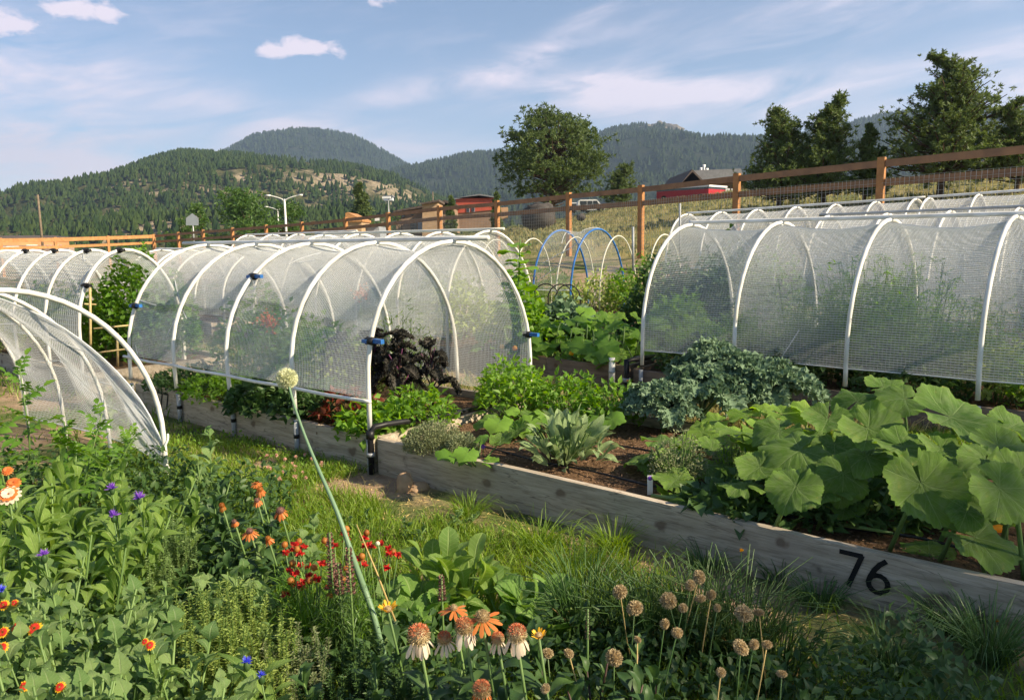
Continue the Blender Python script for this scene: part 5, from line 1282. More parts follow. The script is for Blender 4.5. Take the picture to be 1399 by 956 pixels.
# upright dark kale with a purple stalk at the open end of the tunnel, and its neighbours under the net
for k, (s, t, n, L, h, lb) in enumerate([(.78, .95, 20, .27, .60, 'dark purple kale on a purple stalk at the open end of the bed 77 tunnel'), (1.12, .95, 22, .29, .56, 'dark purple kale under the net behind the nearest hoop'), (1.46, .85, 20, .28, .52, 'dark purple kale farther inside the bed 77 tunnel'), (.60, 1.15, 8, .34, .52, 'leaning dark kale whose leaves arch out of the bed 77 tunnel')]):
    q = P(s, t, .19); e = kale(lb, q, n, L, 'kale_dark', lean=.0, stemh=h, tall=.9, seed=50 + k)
    b = MB(); 
    for j in range(5):
        a = j * 1.3; b.tube([q + [0, 0, .15 + .06 * j], q + np.array([.10 * math.cos(a), .10 * math.sin(a), .33 + .05 * j])], [.008, .004], 5)
    b.obj('leaf_stalk', MT['purple_stalk'], e)

def bush_of(e, kind, c, rx, ry, h, n, L, g, up=.8, z0=.0, name='leaf'):
    """leaves scattered over a mound"""
    c = np.array(c, float)
    for k in range(n):
        a = g.uniform(0, 2 * PI); q = math.sqrt(g.uniform(0, 1)); f = g.uniform(.15, 1) * math.sqrt(max(.05, 1 - q * q * .85))
        p = c + np.array([rx * q * math.cos(a), ry * q * math.sin(a), z0 + h * f])
        d = unit(np.array([math.cos(a) * (.3 + q), math.sin(a) * (.3 + q), up * g.uniform(.2, 1.3)]))
        put_leaf(e, kind, p, d, (g.normal() * .3, g.normal() * .3, 1), L * g.uniform(.65, 1.2), name, roll=g.uniform(-.5, .5))

def cloud(name, label, cat, c, rx, ry, h, n, L, Wd, mat, seed, up=.6, group=None, stems=0, z0=0.0, shell=.0, stemmat='stem', yaw=0.0, sub='foliage', rnd=.8):
    """a plant drawn as many small leaves in one part, with its stems"""
    g = np.random.default_rng(seed); c = np.array(c, float); e = empty(name, c, label, cat, group)
    a = g.uniform(0, 2 * PI, n); q = np.sqrt(g.uniform(shell, 1, n)); top = np.sqrt(np.clip(1 - q * q * rnd, .05, 1))
    lump = .75 + .5 * vn(np.cos(a) * q * 3 + seed, np.sin(a) * q * 3 + seed * 2)
    z = z0 + h * g.uniform(.05, 1, n) ** .7 * top * lump
    x = rx * q * np.cos(a); y = ry * q * np.sin(a)
    cy, sy = math.cos(yaw), math.sin(yaw)
    p = c + np.stack([x * cy - y * sy, x * sy + y * cy, z], 1)
    d = unit(np.stack([np.cos(a + yaw) * .6, np.sin(a + yaw) * .6, np.full(n, up)], 1) + g.normal(size=(n, 3)) * .55)
    b = MB(); b.leaves(p, d, unit(g.normal(size=(n, 3)) * .5 + [0, 0, 1]), L * g.uniform(.6, 1.2, n), Wd * g.uniform(.7, 1.2, n), g.uniform(0, .6, n) + .2 * vn(x * 6, y * 6))
    b.obj(sub, MT[mat], e, kind='stuff')
    if stems:
        k = g.choice(n, stems); b = MB(); ps = [[(c + (p[i] - c) * [.35, .35, 0]), c + (p[i] - c) * [.8, .8, .6], p[i]] for i in k]
        b.threads(ps, .004 if h < 1 else .006, .3); b.obj('stems', MT[stemmat], e, kind='stuff')
    return e

# sage with long grey-green leaves
g = np.random.default_rng(3); q = G(772, 636, .2); e = empty('sage_bush', q, 'grey-green sage bush with long narrow leaves in bed 76 beside the mulch', 'sage')
for k in range(120):
    a = g.uniform(0, 2 * PI); el = g.uniform(.15, 1.4); d = np.array([math.cos(a) * math.cos(el), math.sin(a) * math.cos(el), math.sin(el)])
    p = q + d * g.uniform(.02, .27) * [1, 1, 1]
    put_leaf(e, 'sage', p, unit(d + g.normal(size=3) * .25 + [0, 0, .15]), (g.normal() * .4, g.normal() * .4, 1), g.uniform(.13, .24), roll=g.uniform(-.6, .6))
b = MB(); b.threads([[q, q + np.array([.10 * math.cos(a), .10 * math.sin(a), .10]), q + np.array([.18 * math.cos(a), .18 * math.sin(a), .24])] for a in np.linspace(0, 6, 22)], .005); b.obj('stems', MT['stem'], e, kind='stuff')

cloud('thyme_bush', 'low grey thyme bush spilling over the front corner of bed 76', 'herb', G(592, 618, .22), .20, .15, .20, 5200, .020, .007, 'thyme', 5, up=1.2, stems=80, stemmat='thyme')
cloud('thyme_bush', 'darker low thyme bush right of the grey one in bed 76', 'herb', G(632, 626, .22), .11, .10, .15, 2200, .020, .008, 'thyme', 6, up=1.0, stems=40, stemmat='thyme')
cloud('flowering_herb', 'airy herb with tiny white blossoms beside the bright squash in bed 76', 'herb', G(925, 660, .2), .17, .15, .28, 1500, .018, .010, 'thyme', 7, up=.8, stems=60)
cloud('flowering_herb', 'second airy white-blossomed herb between the kale and the squash', 'herb', G(1000, 650, .2), .12, .10, .24, 900, .018, .010, 'thyme', 8, up=.8, stems=40)
# young squash seedlings at the left end of bed 76
for (px, py, n, L, lb) in ((690, 600, 9, .13, 'young squash plant with pale veined leaves behind the sage in bed 76'), (652, 640, 7, .10, 'small broad-leaved seedling by the front board of bed 76'), (735, 592, 7, .12, 'young squash leaves just behind the sage bush'), (815, 600, 5, .11, 'lone young squash leaves at the mulch edge right of the sage')):
    q = G(px, py, .2); e = empty('young_squash', q, lb, 'squash plant', None)
    for k in range(n):
        a = k * 2.4 + 1; c = q + np.array([.16 * math.cos(a) * (k / n + .3), .12 * math.sin(a), .06 + .10 * R.random()]); nn = unit(np.array([R.gauss(0, .3), -.35, 1])); d = np.array([math.cos(a), math.sin(a), -.15]); d = unit(d - nn * (d @ nn))
        inst('leaf', R.choice(LM['squash'] if k % 2 else LM['bigleaf']), e, c, np.stack([np.cross(d, nn), d, nn], 1), L * R.uniform(.6, 1))
        b = MB(); b.tube([q, c], [.006, .004], 5); b.obj('leaf_stalk', MT['stem'], e)
# purple pansy
q = G(660, 622, .25); e = empty('pansy', q, 'tiny purple pansy among leaves near the corner of bed 76', 'flower'); 
for k in range(5):
    a = k * 2 * PI / 5; b = MB(); b.leaves([q + [0, 0, .06]], [(math.cos(a), -.3, math.sin(a))], [(0, -1, 0)], .02, .02, 0); b.obj('petal', MT['petal_v'], e)
b = MB(); b.tube([q, q + [0, 0, .06]], .003, 5); b.obj('stem', MT['stem'], e)

# pepper and basil foliage at the far left end of bed 76 and in bed 77
def herbrow(lb, s, t, rx, h, n, mat, seed, L=.07, W_=.035, name='pepper_plant', z=.2, ry=None, cat='vegetable plant'):
    c = P(s, t, z); return cloud(name, lb, cat, c, rx, ry or rx, h, n, L, W_, mat, seed, up=.35, stems=26)
herbrow('bright green leafy pepper plant just behind the thyme in bed 76', -.25, 1.25, .32, .46, 620, 'herb', 11)
herbrow('bright green leafy plant at the back of bed 76 left of the sage', -.62, 1.45, .28, .38, 560, 'herb', 12)
herbrow('tall bright leafy plant at the open tunnel end beside the purple kale', -.02, 1.45, .26, .44, 560, 'herb', 13)
herbrow('leafy green plant behind the sage at the rear board of bed 76', -1.0, 1.5, .26, .30, 420, 'herb', 14)
herbrow('low green plant below the purple kale near the corner post', .12, .55, .28, .30, 620, 'herb', 15)
herbrow('yellow-green leafy plant hanging over the front board below the side rail', .25, .20, .26, .22, 340, 'herb', 16, .085, .06)
herbrow('dark red-stemmed chard under the side rail of the tunnel', .62, .30, .26, .26, 380, 'chard', 17, .08, .045)
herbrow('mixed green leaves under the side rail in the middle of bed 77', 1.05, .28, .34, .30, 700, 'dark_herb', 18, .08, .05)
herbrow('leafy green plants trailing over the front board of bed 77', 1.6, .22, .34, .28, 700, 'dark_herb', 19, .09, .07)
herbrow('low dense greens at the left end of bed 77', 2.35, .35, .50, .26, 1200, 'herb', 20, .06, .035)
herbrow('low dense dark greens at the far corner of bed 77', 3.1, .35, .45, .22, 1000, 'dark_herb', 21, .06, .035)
herbrow('tall pale leafy plants inside the left end of the bed 77 tunnel', 3.0, 1.05, .50, .85, 1100, 'herb', 22, .08, .05)
herbrow('mid-height pale bean foliage inside the bed 77 tunnel', 2.1, 1.1, .50, .62, 1000, 'herb', 23, .09, .06)
herbrow('yellow-green flowering greens inside the bed 77 tunnel', 1.35, .85, .38, .55, 700, 'herb_y', 24, .05, .03)
herbrow('feathery green plant inside the tunnel behind the dark kale', 1.2, 1.35, .35, .75, 900, 'fern', 25, .07, .012)
herbrow('pole beans climbing inside the right end of the tunnel', -.05, 2.95, .35, .2, 30, 'herb', 26, .06, .03, z=0.0)
# orange blooms under the net
for (px, py, y, lb) in ((366, 438, 7.5, 'orange flower cluster seen through the net in the middle of the tunnel'), (492, 402, 9.2, 'orange flower cluster seen through the net nearer the ridge')):
    c = D(px, py, y); e = empty('orange_flower', (c[0], c[1], .2), lb, 'flower'); b = MB(); b.tube([(c[0], c[1], .2), c], .007, 5); b.obj('stem', MT['stem'], e)
    g = np.random.default_rng(int(px)); b = MB(); n = 90; b.leaves(c + g.normal(size=(n, 3)) * .045, g.normal(size=(n, 3)), g.normal(size=(n, 3)), .035, .025, g.random(n)); b.obj('bloom', MT['petal_o'], e, kind='stuff')

# ------------------------------------------------------------------ middle squash patch, hedge and neighbours
def mid_squash():
    for (s0, s1, lb, kind) in ((1.25, 2.35, 'broad-leaved squash at the left of the middle bed beside the hoop tunnel', 'bigleaf'), (.2, 1.25, 'broad-leaved squash at the right of the middle bed near the standpipe', 'bigleaf')):
        q = P((s0 + s1) / 2, 4.2, .2); e = empty('squash_plant', q, lb, 'squash plant')
        g = np.random.default_rng(int(s0 * 10))
        for k in range(66):
            s = g.uniform(s0, s1); t = g.uniform(3.5, 4.9); h = .22 + g.uniform(.05, .55) * (.55 + .45 * math.sin((t - 3.4) / 1.8 * PI)) * min(1, .55 + (t - 3.5))
            c = P(s, t, h); n = unit(np.array([g.normal() * .35 + .15, -.35 + g.normal() * .3, 1])); d = g.normal(size=3); d[2] = -.3; d = unit(d - n * (d @ n))
            inst('leaf', R.choice(LM['bigleaf'] + LM['squash_b'][:2]), e, c, np.stack([np.cross(d, n), d, n], 1), g.uniform(.09, .17))
        for k in range(26):
            s = g.uniform(s0, s1); t = g.uniform(3.6, 4.8); b = MB(); b.tube([P(s, t, .2), P(s + g.normal() * .08, t - .05, .2 + g.uniform(.2, .45))], [.011, .007], 5); b.obj('leaf_stalk', MT['stem'], e)
        for k in range(2):
            c = P(g.uniform(s0, s1), 3.6, .34); b = MB(); b.sphere(c, .03, nu=7, nv=5, bump=.4); b.obj('blossom', MT['petal_y'], e)
mid_squash()
herbrow('young leafy greens beneath the huge squash along the front of bed 76', -2.9, .55, .75, .16, 900, 'dark_herb', 44, .08, .06, ry=.35)
herbrow('dense dark tomato hedge standing left of the large right-hand tunnel', -.02, 5.9, .62, 1.5, 3800, 'dark_herb', 31, .10, .045, 'tomato_hedge', z=0.0)
herbrow('dense green hedge behind the middle squash patch', 1.0, 6.0, .65, 1.2, 3600, 'dark_herb', 32, .10, .05, 'tomato_hedge', z=0.0)
herbrow('lower leafy bushes at the right end of the middle squash bed', .25, 4.9, .38, .70, 1200, 'herb', 33, .10, .06, z=.2)
herbrow('yellow-green tall weeds behind the dark tomato hedge', -.1, 6.9, .6, 1.25, 1300, 'herb', 34, .09, .03, z=0.1)
herbrow('grey-green leafy cabbages beside the black wire edging', 1.9, 4.9, .45, .62, 1200, 'kale', 35, .12, .09, z=.2)
# tall sunflower leaves at the tunnel end
q = P(1.75, 3.75, .2); e = empty('sunflower_plant', q, 'tall sunflower with broad drooping leaves at the right shoulder of the white tunnel', 'sunflower')
b = MB(); b.tube([q, q + [0, 0, .8], q + [.03, 0, 1.42]], [.016, .013, .008], 7); b.obj('stem', MT['stem'], e)
g = np.random.default_rng(4)
for k in range(20):
    z = .45 + .95 * k / 20; a = k * 2.4; d = np.array([math.cos(a), math.sin(a), .25]); inst('leaf', R.choice(LM['bigleaf'] + LM['straw']), e, q + np.array([.05 * math.cos(a), .05 * math.sin(a), z]), frame(d, (0, 0, 1), g.uniform(-.3, .3)), g.uniform(.13, .2))
herbrow('tangle of tall leafy vines between the tunnel end and the middle squash', 2.0, 4.1, .32, 1.0, 700, 'herb', 36, .11, .07, z=.2)
# plants under the blue hoops and in the rear beds
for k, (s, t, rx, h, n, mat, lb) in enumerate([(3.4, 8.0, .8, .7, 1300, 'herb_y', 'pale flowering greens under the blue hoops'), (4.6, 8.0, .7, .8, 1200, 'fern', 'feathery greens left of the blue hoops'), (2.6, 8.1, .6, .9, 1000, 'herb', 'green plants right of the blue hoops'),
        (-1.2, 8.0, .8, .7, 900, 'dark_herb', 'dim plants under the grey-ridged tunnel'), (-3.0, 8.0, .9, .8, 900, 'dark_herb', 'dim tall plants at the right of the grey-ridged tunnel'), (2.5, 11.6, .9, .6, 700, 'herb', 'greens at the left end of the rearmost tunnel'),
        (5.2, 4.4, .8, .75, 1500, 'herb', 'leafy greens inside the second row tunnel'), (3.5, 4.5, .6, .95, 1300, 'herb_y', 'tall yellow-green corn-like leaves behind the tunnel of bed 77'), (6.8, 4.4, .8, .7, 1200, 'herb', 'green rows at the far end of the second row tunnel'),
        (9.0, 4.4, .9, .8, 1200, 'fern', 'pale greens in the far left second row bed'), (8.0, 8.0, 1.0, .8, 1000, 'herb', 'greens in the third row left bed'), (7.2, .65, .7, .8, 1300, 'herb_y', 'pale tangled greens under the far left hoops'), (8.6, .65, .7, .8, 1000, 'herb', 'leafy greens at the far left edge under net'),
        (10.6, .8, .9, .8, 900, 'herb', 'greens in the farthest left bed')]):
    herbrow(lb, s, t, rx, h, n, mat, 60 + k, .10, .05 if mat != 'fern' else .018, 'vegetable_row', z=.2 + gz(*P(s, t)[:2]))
herbrow('lush bean vines covering the bamboo trellis', 5.55, 1.05, .62, 1.28, 3600, 'tomato', 81, .085, .055, 'bean_vines', z=.15, ry=.55)
herbrow('lower bean vines at the left end of the trellis', 6.3, .8, .5, .95, 1500, 'tomato', 82, .085, .055, 'bean_vines', z=.15)

# ------------------------------------------------------------------ feathery asparagus and tomatoes in the large right-hand tunnel
def ferny(label, s, t, rx, h, n, seed, mat='fern'):
    g = np.random.default_rng(seed); c = P(s, t, .2); e = empty('asparagus_fern', c, label, 'asparagus', 'feathery plants in the right-hand tunnel'); b = MB(); st_ = []; pos = []; dr = []
    for k in range(n):
        a = g.uniform(0, 2 * PI); q = math.sqrt(g.uniform(0, 1)) * rx; p0 = c + [q * math.cos(a), q * math.sin(a), 0]; top = p0 + np.array([g.normal() * .16, g.normal() * .16, h * g.uniform(.45, 1.05)])
        m = (p0 + top) / 2 + [0, 0, .05]; st_.append([p0, m, top])
        for f in np.linspace(.3, 1, 9):
            pp = p0 + (top - p0) * f; aa = g.uniform(0, 2 * PI); dd = unit(np.array([math.cos(aa), math.sin(aa), g.uniform(.0, .5)])); L = g.uniform(.08, .22) * (1.15 - f * .6)
            for u in np.linspace(.2, 1, 6): pos.append(pp + dd * L * u); dr.append(dd + g.normal(size=3) * .8)
    pos = np.array(pos); m = len(pos)
    b.leaves(pos, np.array(dr), g.normal(size=(m, 3)), .055, .011, np.repeat(g.random(m // 6 + 1), 6)[:m]); b.obj('foliage', MT[mat], e, kind='stuff')
    b = MB(); b.threads(st_, .0035); b.obj('stems', MT['stem'], e, kind='stuff')
for k, (s, t, rx, h, n, lb) in enumerate([(-.45, 4.3, .45, .52, 70, 'low feathery plants at the left end of the large right-hand tunnel'), (-1.15, 4.35, .5, .62, 90, 'feathery plants behind the second hoop of the right-hand tunnel'), (-1.75, 4.4, .45, .95, 110, 'tall feathery asparagus between the second and third hoops'),
        (-2.25, 4.3, .45, 1.15, 120, 'tallest feathery asparagus in the middle of the right-hand tunnel'), (-2.8, 4.3, .4, .8, 80, 'thinner feathery plants before the fourth hoop'), (-3.5, 4.3, .5, .5, 70, 'low feathery plants at the right edge of the tunnel')]):
    ferny(lb, s, t, rx, h, n, 90 + k, 'fern' if k % 3 else 'herb')
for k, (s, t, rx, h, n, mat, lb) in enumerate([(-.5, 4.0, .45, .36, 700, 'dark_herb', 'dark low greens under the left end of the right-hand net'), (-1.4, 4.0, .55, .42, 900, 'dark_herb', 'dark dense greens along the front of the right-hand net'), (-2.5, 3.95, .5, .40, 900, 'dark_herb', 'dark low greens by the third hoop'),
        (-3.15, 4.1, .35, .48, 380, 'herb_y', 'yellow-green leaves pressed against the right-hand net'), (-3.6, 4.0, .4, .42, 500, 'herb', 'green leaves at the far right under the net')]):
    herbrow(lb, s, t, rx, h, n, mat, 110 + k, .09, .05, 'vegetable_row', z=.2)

# ------------------------------------------------------------------ grass and ground cover
def in_bed(x, y, m=.0):
    dx, dy = x - C0[0], y - C0[1]; s = dx * GA[0] + dy * GA[1]; t = dx * GN[0] + dy * GN[1]
    r = np.zeros(len(x), bool)
    for (a, b_, c, d) in ((-3.86, 3.62, 0, BW), (4.75, 8.3, 0, BW), (9, 12.6, 0, BW), (-3.9, 3.8, 3.54, 5.24), (4.3, 7.9, 3.54, 5.24), (8.5, 12.1, 3.54, 5.24), (-4.2, -.3, 7.1, 8.8), (2.2, 5.6, 7.1, 8.8), (-4.6, 3.6, 10.75, 12.45), (6.4, 10, 7.1, 8.8), (10.4, 14.6, 7.1, 8.8)):
        r |= (s > a - m) & (s < b_ + m) & (t > c - m) & (t < d + m)
    return r, s, t
def grasses():
    g = np.random.default_rng(8)
    # path grass between and in front of the beds
    def field(n, x0, x1, y0, y1, h0, h1, w, thr, name, label, mat, seed, sc=.9, cond=None, bend=(.2, 1.0)):
        x = g.uniform(x0, x1, n); y = g.uniform(y0, y1, n); ib, s, t = in_bed(x, y, .02)
        d = vn(x * sc + seed, y * sc) * .6 + vn(x * sc * 3.7, y * sc * 3.7 + seed) * .4
        front = np.clip((-t - .02) / .35, 0, 1) * (s < 0) + (s >= 0) * np.clip((-t + .1) / .25, 0, 1)
        keep = ~ib & (d > thr) & ~((t < 0) & (t > -.45) & (g.random(n) > front * .9 + .08) & (s > -4))
        keep &= ~((s < -2.75) & (s > -3.75) & (t > -.55) & (t < 0) & (g.random(n) < .93)); keep &= ~((s < -2.6) & (s > -3.9) & (t > -.95) & (t < 0) & (g.random(n) < .5))
        if cond is not None: keep &= cond(x, y, s, t)
        x, y, d = x[keep], y[keep], d[keep]; m = len(x)
        dr = g.normal(size=(m, 3)) * [1, 1, 0]; b = MB()
        b.blades(np.stack([x, y, ground_z(x, y)], 1), dr, g.uniform(h0, h1, m) * (.6 + .8 * np.clip((d - thr) * 3, 0, 1)), w, g.uniform(bend[0], bend[1], m), g.random(m) * .5 + .4 * vn(x * 2, y * 2))
        b.obj(name, MT[mat], kind='stuff')['label'] = label
    bare = lambda x, y, s, t: ~((s < .05) & (s > -2.9) & (t > -.30 - .12 * np.sin(s * 4) - .25 * (s > -1)) & (t < 0))
    field(120000, -3.2, 4.8, 2.2, 6.2, .03, .10, .006, .24, 'path_grass', 'short green grass on the path in front of the nearest beds', 'grass', 3, cond=bare)
    field(7000, -3.2, 4.0, 2.2, 6.0, .02, .07, .005, .25, 'path_grass', 'dry straw-coloured blades among the path grass', 'grass_dry', 13)
    field(26000, -7, 7, 6.2, 15, .05, .13, .012, .40, 'path_grass', 'patchy grass on the paths between the beds', 'grass', 5)
    field(12000, -.5, 4, 6.0, 8.6, .04, .14, .009, .22, 'path_grass', 'dry yellowish grass on the path behind bed 76', 'grass_dry', 7)
    field(9000, -7, 8, 8, 16, .05, .15, .012, .34, 'path_grass', 'dry grass tufts in the back paths', 'grass_dry', 9)
    # long lush grass in the shade at the lower right
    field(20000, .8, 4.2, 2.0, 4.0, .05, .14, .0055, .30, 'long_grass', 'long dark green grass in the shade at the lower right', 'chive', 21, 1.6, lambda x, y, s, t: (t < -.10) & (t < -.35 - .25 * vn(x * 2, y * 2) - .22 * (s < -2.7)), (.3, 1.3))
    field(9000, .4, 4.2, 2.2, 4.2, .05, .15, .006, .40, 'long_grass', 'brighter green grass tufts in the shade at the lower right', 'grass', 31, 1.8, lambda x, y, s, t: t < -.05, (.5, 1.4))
    # clumps
    for (px, py, n, h, lb) in ((838, 752, 150, .17, 'bright bushy grass clump on the path in front of bed 76'), (735, 750, 130, .20, 'smaller grass clump left of the bushy one on the path'), (775, 790, 160, .16, 'arching dark grass clump at the edge of the shade'),
                               (1065, 790, 120, .15, 'long grass clump leaning on the front of bed 76 left of the number'), (1120, 828, 200, .13, 'tallest grass clump below the painted number 76'), (1300, 860, 240, .19, 'fan-shaped grass clump at the lower right'),
                               (1215, 915, 220, .18, 'grass clump at the bottom right under the number'), (965, 775, 120, .16, 'thin grass clump against the front board of bed 76'), (1350, 900, 260, .26, 'grass clump in the lower right corner'), (540, 640, 150, .14, 'soft grass clump by the corner of bed 77'), (455, 612, 220, .14, 'bright grass tuft in front of bed 77 near the corner'), (640, 705, 200, .13, 'ferny grass tuft right of the standing stone')):
        q = G(px, py, 0); e = empty('grass_clump', q, lb, 'grass clump', 'grass clumps on the path'); b = MB(); a = g.uniform(0, 2 * PI, n); r = np.sqrt(g.random(n)) * .07
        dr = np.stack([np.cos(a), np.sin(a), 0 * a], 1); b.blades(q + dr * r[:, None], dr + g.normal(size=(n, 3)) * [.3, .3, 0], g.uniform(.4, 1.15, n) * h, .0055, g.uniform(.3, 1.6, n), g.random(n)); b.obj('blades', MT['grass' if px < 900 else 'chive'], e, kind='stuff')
    # low broad weeds and clover
    n = 9000; x = g.uniform(-3.4, .9, n); y = g.uniform(3.2, 6.4, n); ib, s, t = in_bed(x, y, .03); k = ~ib & (vn(x * 2.3 + 4, y * 2.3) > .50) & ~((s < .1) & (t > -.6)); x, y = x[k], y[k]; n = len(x)
    b = MB(); d = g.normal(size=(n, 3)) + [0, 0, .6]; b.leaves(np.stack([x, y, ground_z(x, y) + g.uniform(.01, .06, n)], 1), d, g.normal(size=(n, 3)) * .4 + [0, 0, 1], .03, .018, g.random(n)); b.obj('clover_patch', MT['herb'], kind='stuff')['label'] = 'clover and low weeds in the path grass'
    n = 26000; x = g.uniform(-4.2, .1, n); y = g.uniform(1.3, 5.2, n); ib, s, t = in_bed(x, y); k = (t < -1.05 + .35 * vn(x * 2, y * 2) - np.clip(-s - .3, 0, 9) * .9) ; x, y = x[k], y[k]; n = len(x)
    b = MB(); d = g.normal(size=(n, 3)) + [0, 0, .5]; b.leaves(np.stack([x, y, g.uniform(.02, .26, n) + .16 * np.clip(3.2 - y, 0, 1)], 1), d, g.normal(size=(n, 3)) * .5 + [0, 0, 1], .05, .026, g.random(n)); b.obj('ground_cover', MT['dark_herb'], kind='stuff')['label'] = 'dense low leaves filling the flower bed at the lower left'
    n = 9000; x = g.uniform(-1.0, 1.5, n); y = g.uniform(1.3, 2.75, n); k = vn(x * 3, y * 3) > .25; x, y = x[k], y[k]; n = len(x)
    b = MB(); d = g.normal(size=(n, 3)) + [0, 0, .5]; b.leaves(np.stack([x, y, g.uniform(.02, .24, n)], 1), d, g.normal(size=(n, 3)) * .5 + [0, 0, 1], .05, .025, g.random(n)); b.obj('ground_cover', MT['dark_herb'], kind='stuff')['label'] = 'dark low leaves along the bottom edge of the picture'
grasses()

def mulch():
    g = np.random.default_rng(18); n = 5200; s = g.uniform(-3.7, -.1, n); t = g.uniform(.06, 1.6, n); p = P(0, 0); x = C0[0] + s * GA[0] + t * GN[0]; y = C0[1] + s * GA[1] + t * GN[1]
    z = .195 + .03 * fbm(x * 3, y * 3, 3) + g.uniform(0, .008, n); b = MB(); d = g.normal(size=(n, 3)) * [1, 1, .25]; b.leaves(np.stack([x, y, z], 1), d, g.normal(size=(n, 3)) * .4 + [0, 0, 1], g.uniform(.012, .035, n), .010, 0, .3, 0)
    b.obj('wood_mulch', MT['mulch'], kind='stuff')['label'] = 'brown wood mulch chips covering the soil of bed 76'
    n = 1500; s = g.uniform(-3.6, .6, n); t = g.uniform(-.7, -.05, n); x = C0[0] + s * GA[0] + t * GN[0]; y = C0[1] + s * GA[1] + t * GN[1]
    b = MB(); d = g.normal(size=(n, 3)) * [1, 1, .2]; b.leaves(np.stack([x, y, 0 * x + .008], 1), d, g.normal(size=(n, 3)) * .3 + [0, 0, 1], g.uniform(.01, .05, n), .006, 0, .3, 0); b.obj('wood_mulch', MT['drystem'], kind='stuff')['label'] = 'dead grass and straw bits on the bare earth below the board of bed 76'
mulch()

# ------------------------------------------------------------------ flower bed at the lower left
def stemmed(name, label, cat, q, h, kind, n, L, seed, lean=(0, 0), mat='stem', el=(.2, 1.2), group=None, start=.05, r=.006, spread=.0):
    g = np.random.default_rng(seed); q = np.array(q, float); e = empty(name, q, label, cat, group)
    ns = 1 if spread == 0 else max(2, int(n / 12)); tops = []
    for j in range(ns):
        o = g.normal(size=3) * spread * [1, 1, 0]; top = q + np.array([lean[0], lean[1], 0]) * h + o * 1.8 + [0, 0, h * g.uniform(.75, 1.0) if j else h]
        b = MB(); mid = (q + o * .4 + top) / 2 + g.normal(size=3) * .02; b.tube([q + o * .4, mid, top], [r, r * .8, r * .5], 6, tint=g.random()); b.obj('stem', MT[mat], e)
        tops.append((q + o * .4, mid, top))
    for k in range(n):
        a0, m, t = tops[k % ns]; f = start + (1 - start) * ((k // ns) + .5) / max(1, n / ns); f = min(f, 1); p = (1 - f) ** 2 * a0 + 2 * f * (1 - f) * m + f * f * t
        a = k * 2.4 + g.uniform(-.5, .5); ee = el[0] + (el[1] - el[0]) * f + g.uniform(-.15, .15); d = np.array([math.cos(a) * math.cos(ee), math.sin(a) * math.cos(ee), math.sin(ee)])
        put_leaf(e, kind, p, d, (0, 0, 1) if ee < 1.35 else (math.cos(a), math.sin(a), 0), L * (1.05 - .55 * f) * g.uniform(.75, 1.2), roll=g.uniform(-.4, .4))
    return e, tops

# tomatoes among the torn-net hoops
for k, (px, py, h, n, L, lb) in enumerate([(25, 500, .86, 26, .26, 'tall tomato plant at the left edge in front of the first hoop'), (70, 560, .68, 24, .24, 'tomato plant growing through the torn net'), (128, 590, .42, 20, .20, 'low tomato plant at the right of the torn net hoops'),
        (10, 560, .75, 24, .25, 'leafy tomato plant at the far left below the tall one'), (55, 610, .60, 22, .22, 'tomato foliage left of the lance-leaved plants'), (105, 625, .40, 20, .2, 'tomato plant behind the tallest lance leaves')]):
    q = G(px, py, h); q[2] = 0; e, tops = stemmed('tomato_plant', lb, 'tomato plant', q, h, 'tomato', n, L, 200 + k, el=(.0, .9), spread=.10, start=.25)
for k, (px, py, h, n, L, lb) in enumerate([(105, 655, .55, 34, .24, 'tall lance-leaved cornflower plant behind the purple blooms'), (50, 690, .58, 34, .24, 'lance-leaved plant left of the purple blooms'), (150, 690, .50, 34, .23, 'lance-leaved plant carrying the middle purple blooms'), (15, 725, .58, 30, .24, 'lance-leaved plant at the left edge below the orange zinnias'),
        (215, 725, .32, 26, .20, 'lance-leaved plant at the right end of the cornflower group'), (90, 745, .52, 30, .22, 'lower lance-leaved plant above the triangular-leaved weeds'), (165, 760, .42, 26, .20, 'spreading lance-leaved plant beside the pale spiky herb'), (180, 690, .36, 22, .16, 'narrow-leaved plant just behind the pair of purple blooms')]):
    q = G(px, py, h); q[2] = 0; stemmed('cornflower_plant', lb, 'flower plant', q, h + .10, 'lance', n + 14, L * 1.25, 220 + k, el=(.1, 1.15), spread=.07, start=.12, group='lance-leaved plants in the left flower bed')
wl = [(30, 800, .62), (95, 800, .60), (150, 820, .55), (205, 812, .50), (60, 850, .62), (130, 865, .58), (10, 880, .66), (85, 905, .64), (180, 890, .56), (235, 850, .50), (40, 935, .68), (145, 940, .62), (215, 935, .55), (275, 800, .42), (310, 770, .40), (345, 840, .34), (215, 905, .45), (350, 790, .36), (265, 940, .52), (20, 770, .58)]
wd = ['at the left edge above the gaillardias', 'above the red and yellow gaillardias', 'in the middle of the lower left bed', 'just left of the spiky pale herbs', 'directly behind the two-toned gaillardia', 'below the middle triangular-leaved weeds', 'at the left edge beside the gaillardias', 'right of the small gaillardia cluster', 'under the small red blooms', 'beside the pale thyme patch', 'in the lower left corner', 'at the bottom edge left of centre of the weeds', 'at the bottom edge below the red blooms', 'behind the yellow-green thyme patch', 'at the top right of the weed group', 'right of the yellow-green thyme patch', 'inside the yellow-green thyme patch', 'between the thyme and the orange coneflowers', 'at the bottom edge near the blue flowers', 'behind the blue cornflower at the left edge']
for k, ((px, py, h), w) in enumerate(zip(wl, wd)):
    q = G(px, py, h); q[2] = 0; stemmed('leafy_weed', 'grey-green weed with triangular leaves ' + w, 'weed', q, h, 'goose', 84, .105 + .02 * (k % 3), 240 + k, el=(.0, 1.1), spread=.06, start=.2, group='triangular-leaved weeds in the left flower bed')
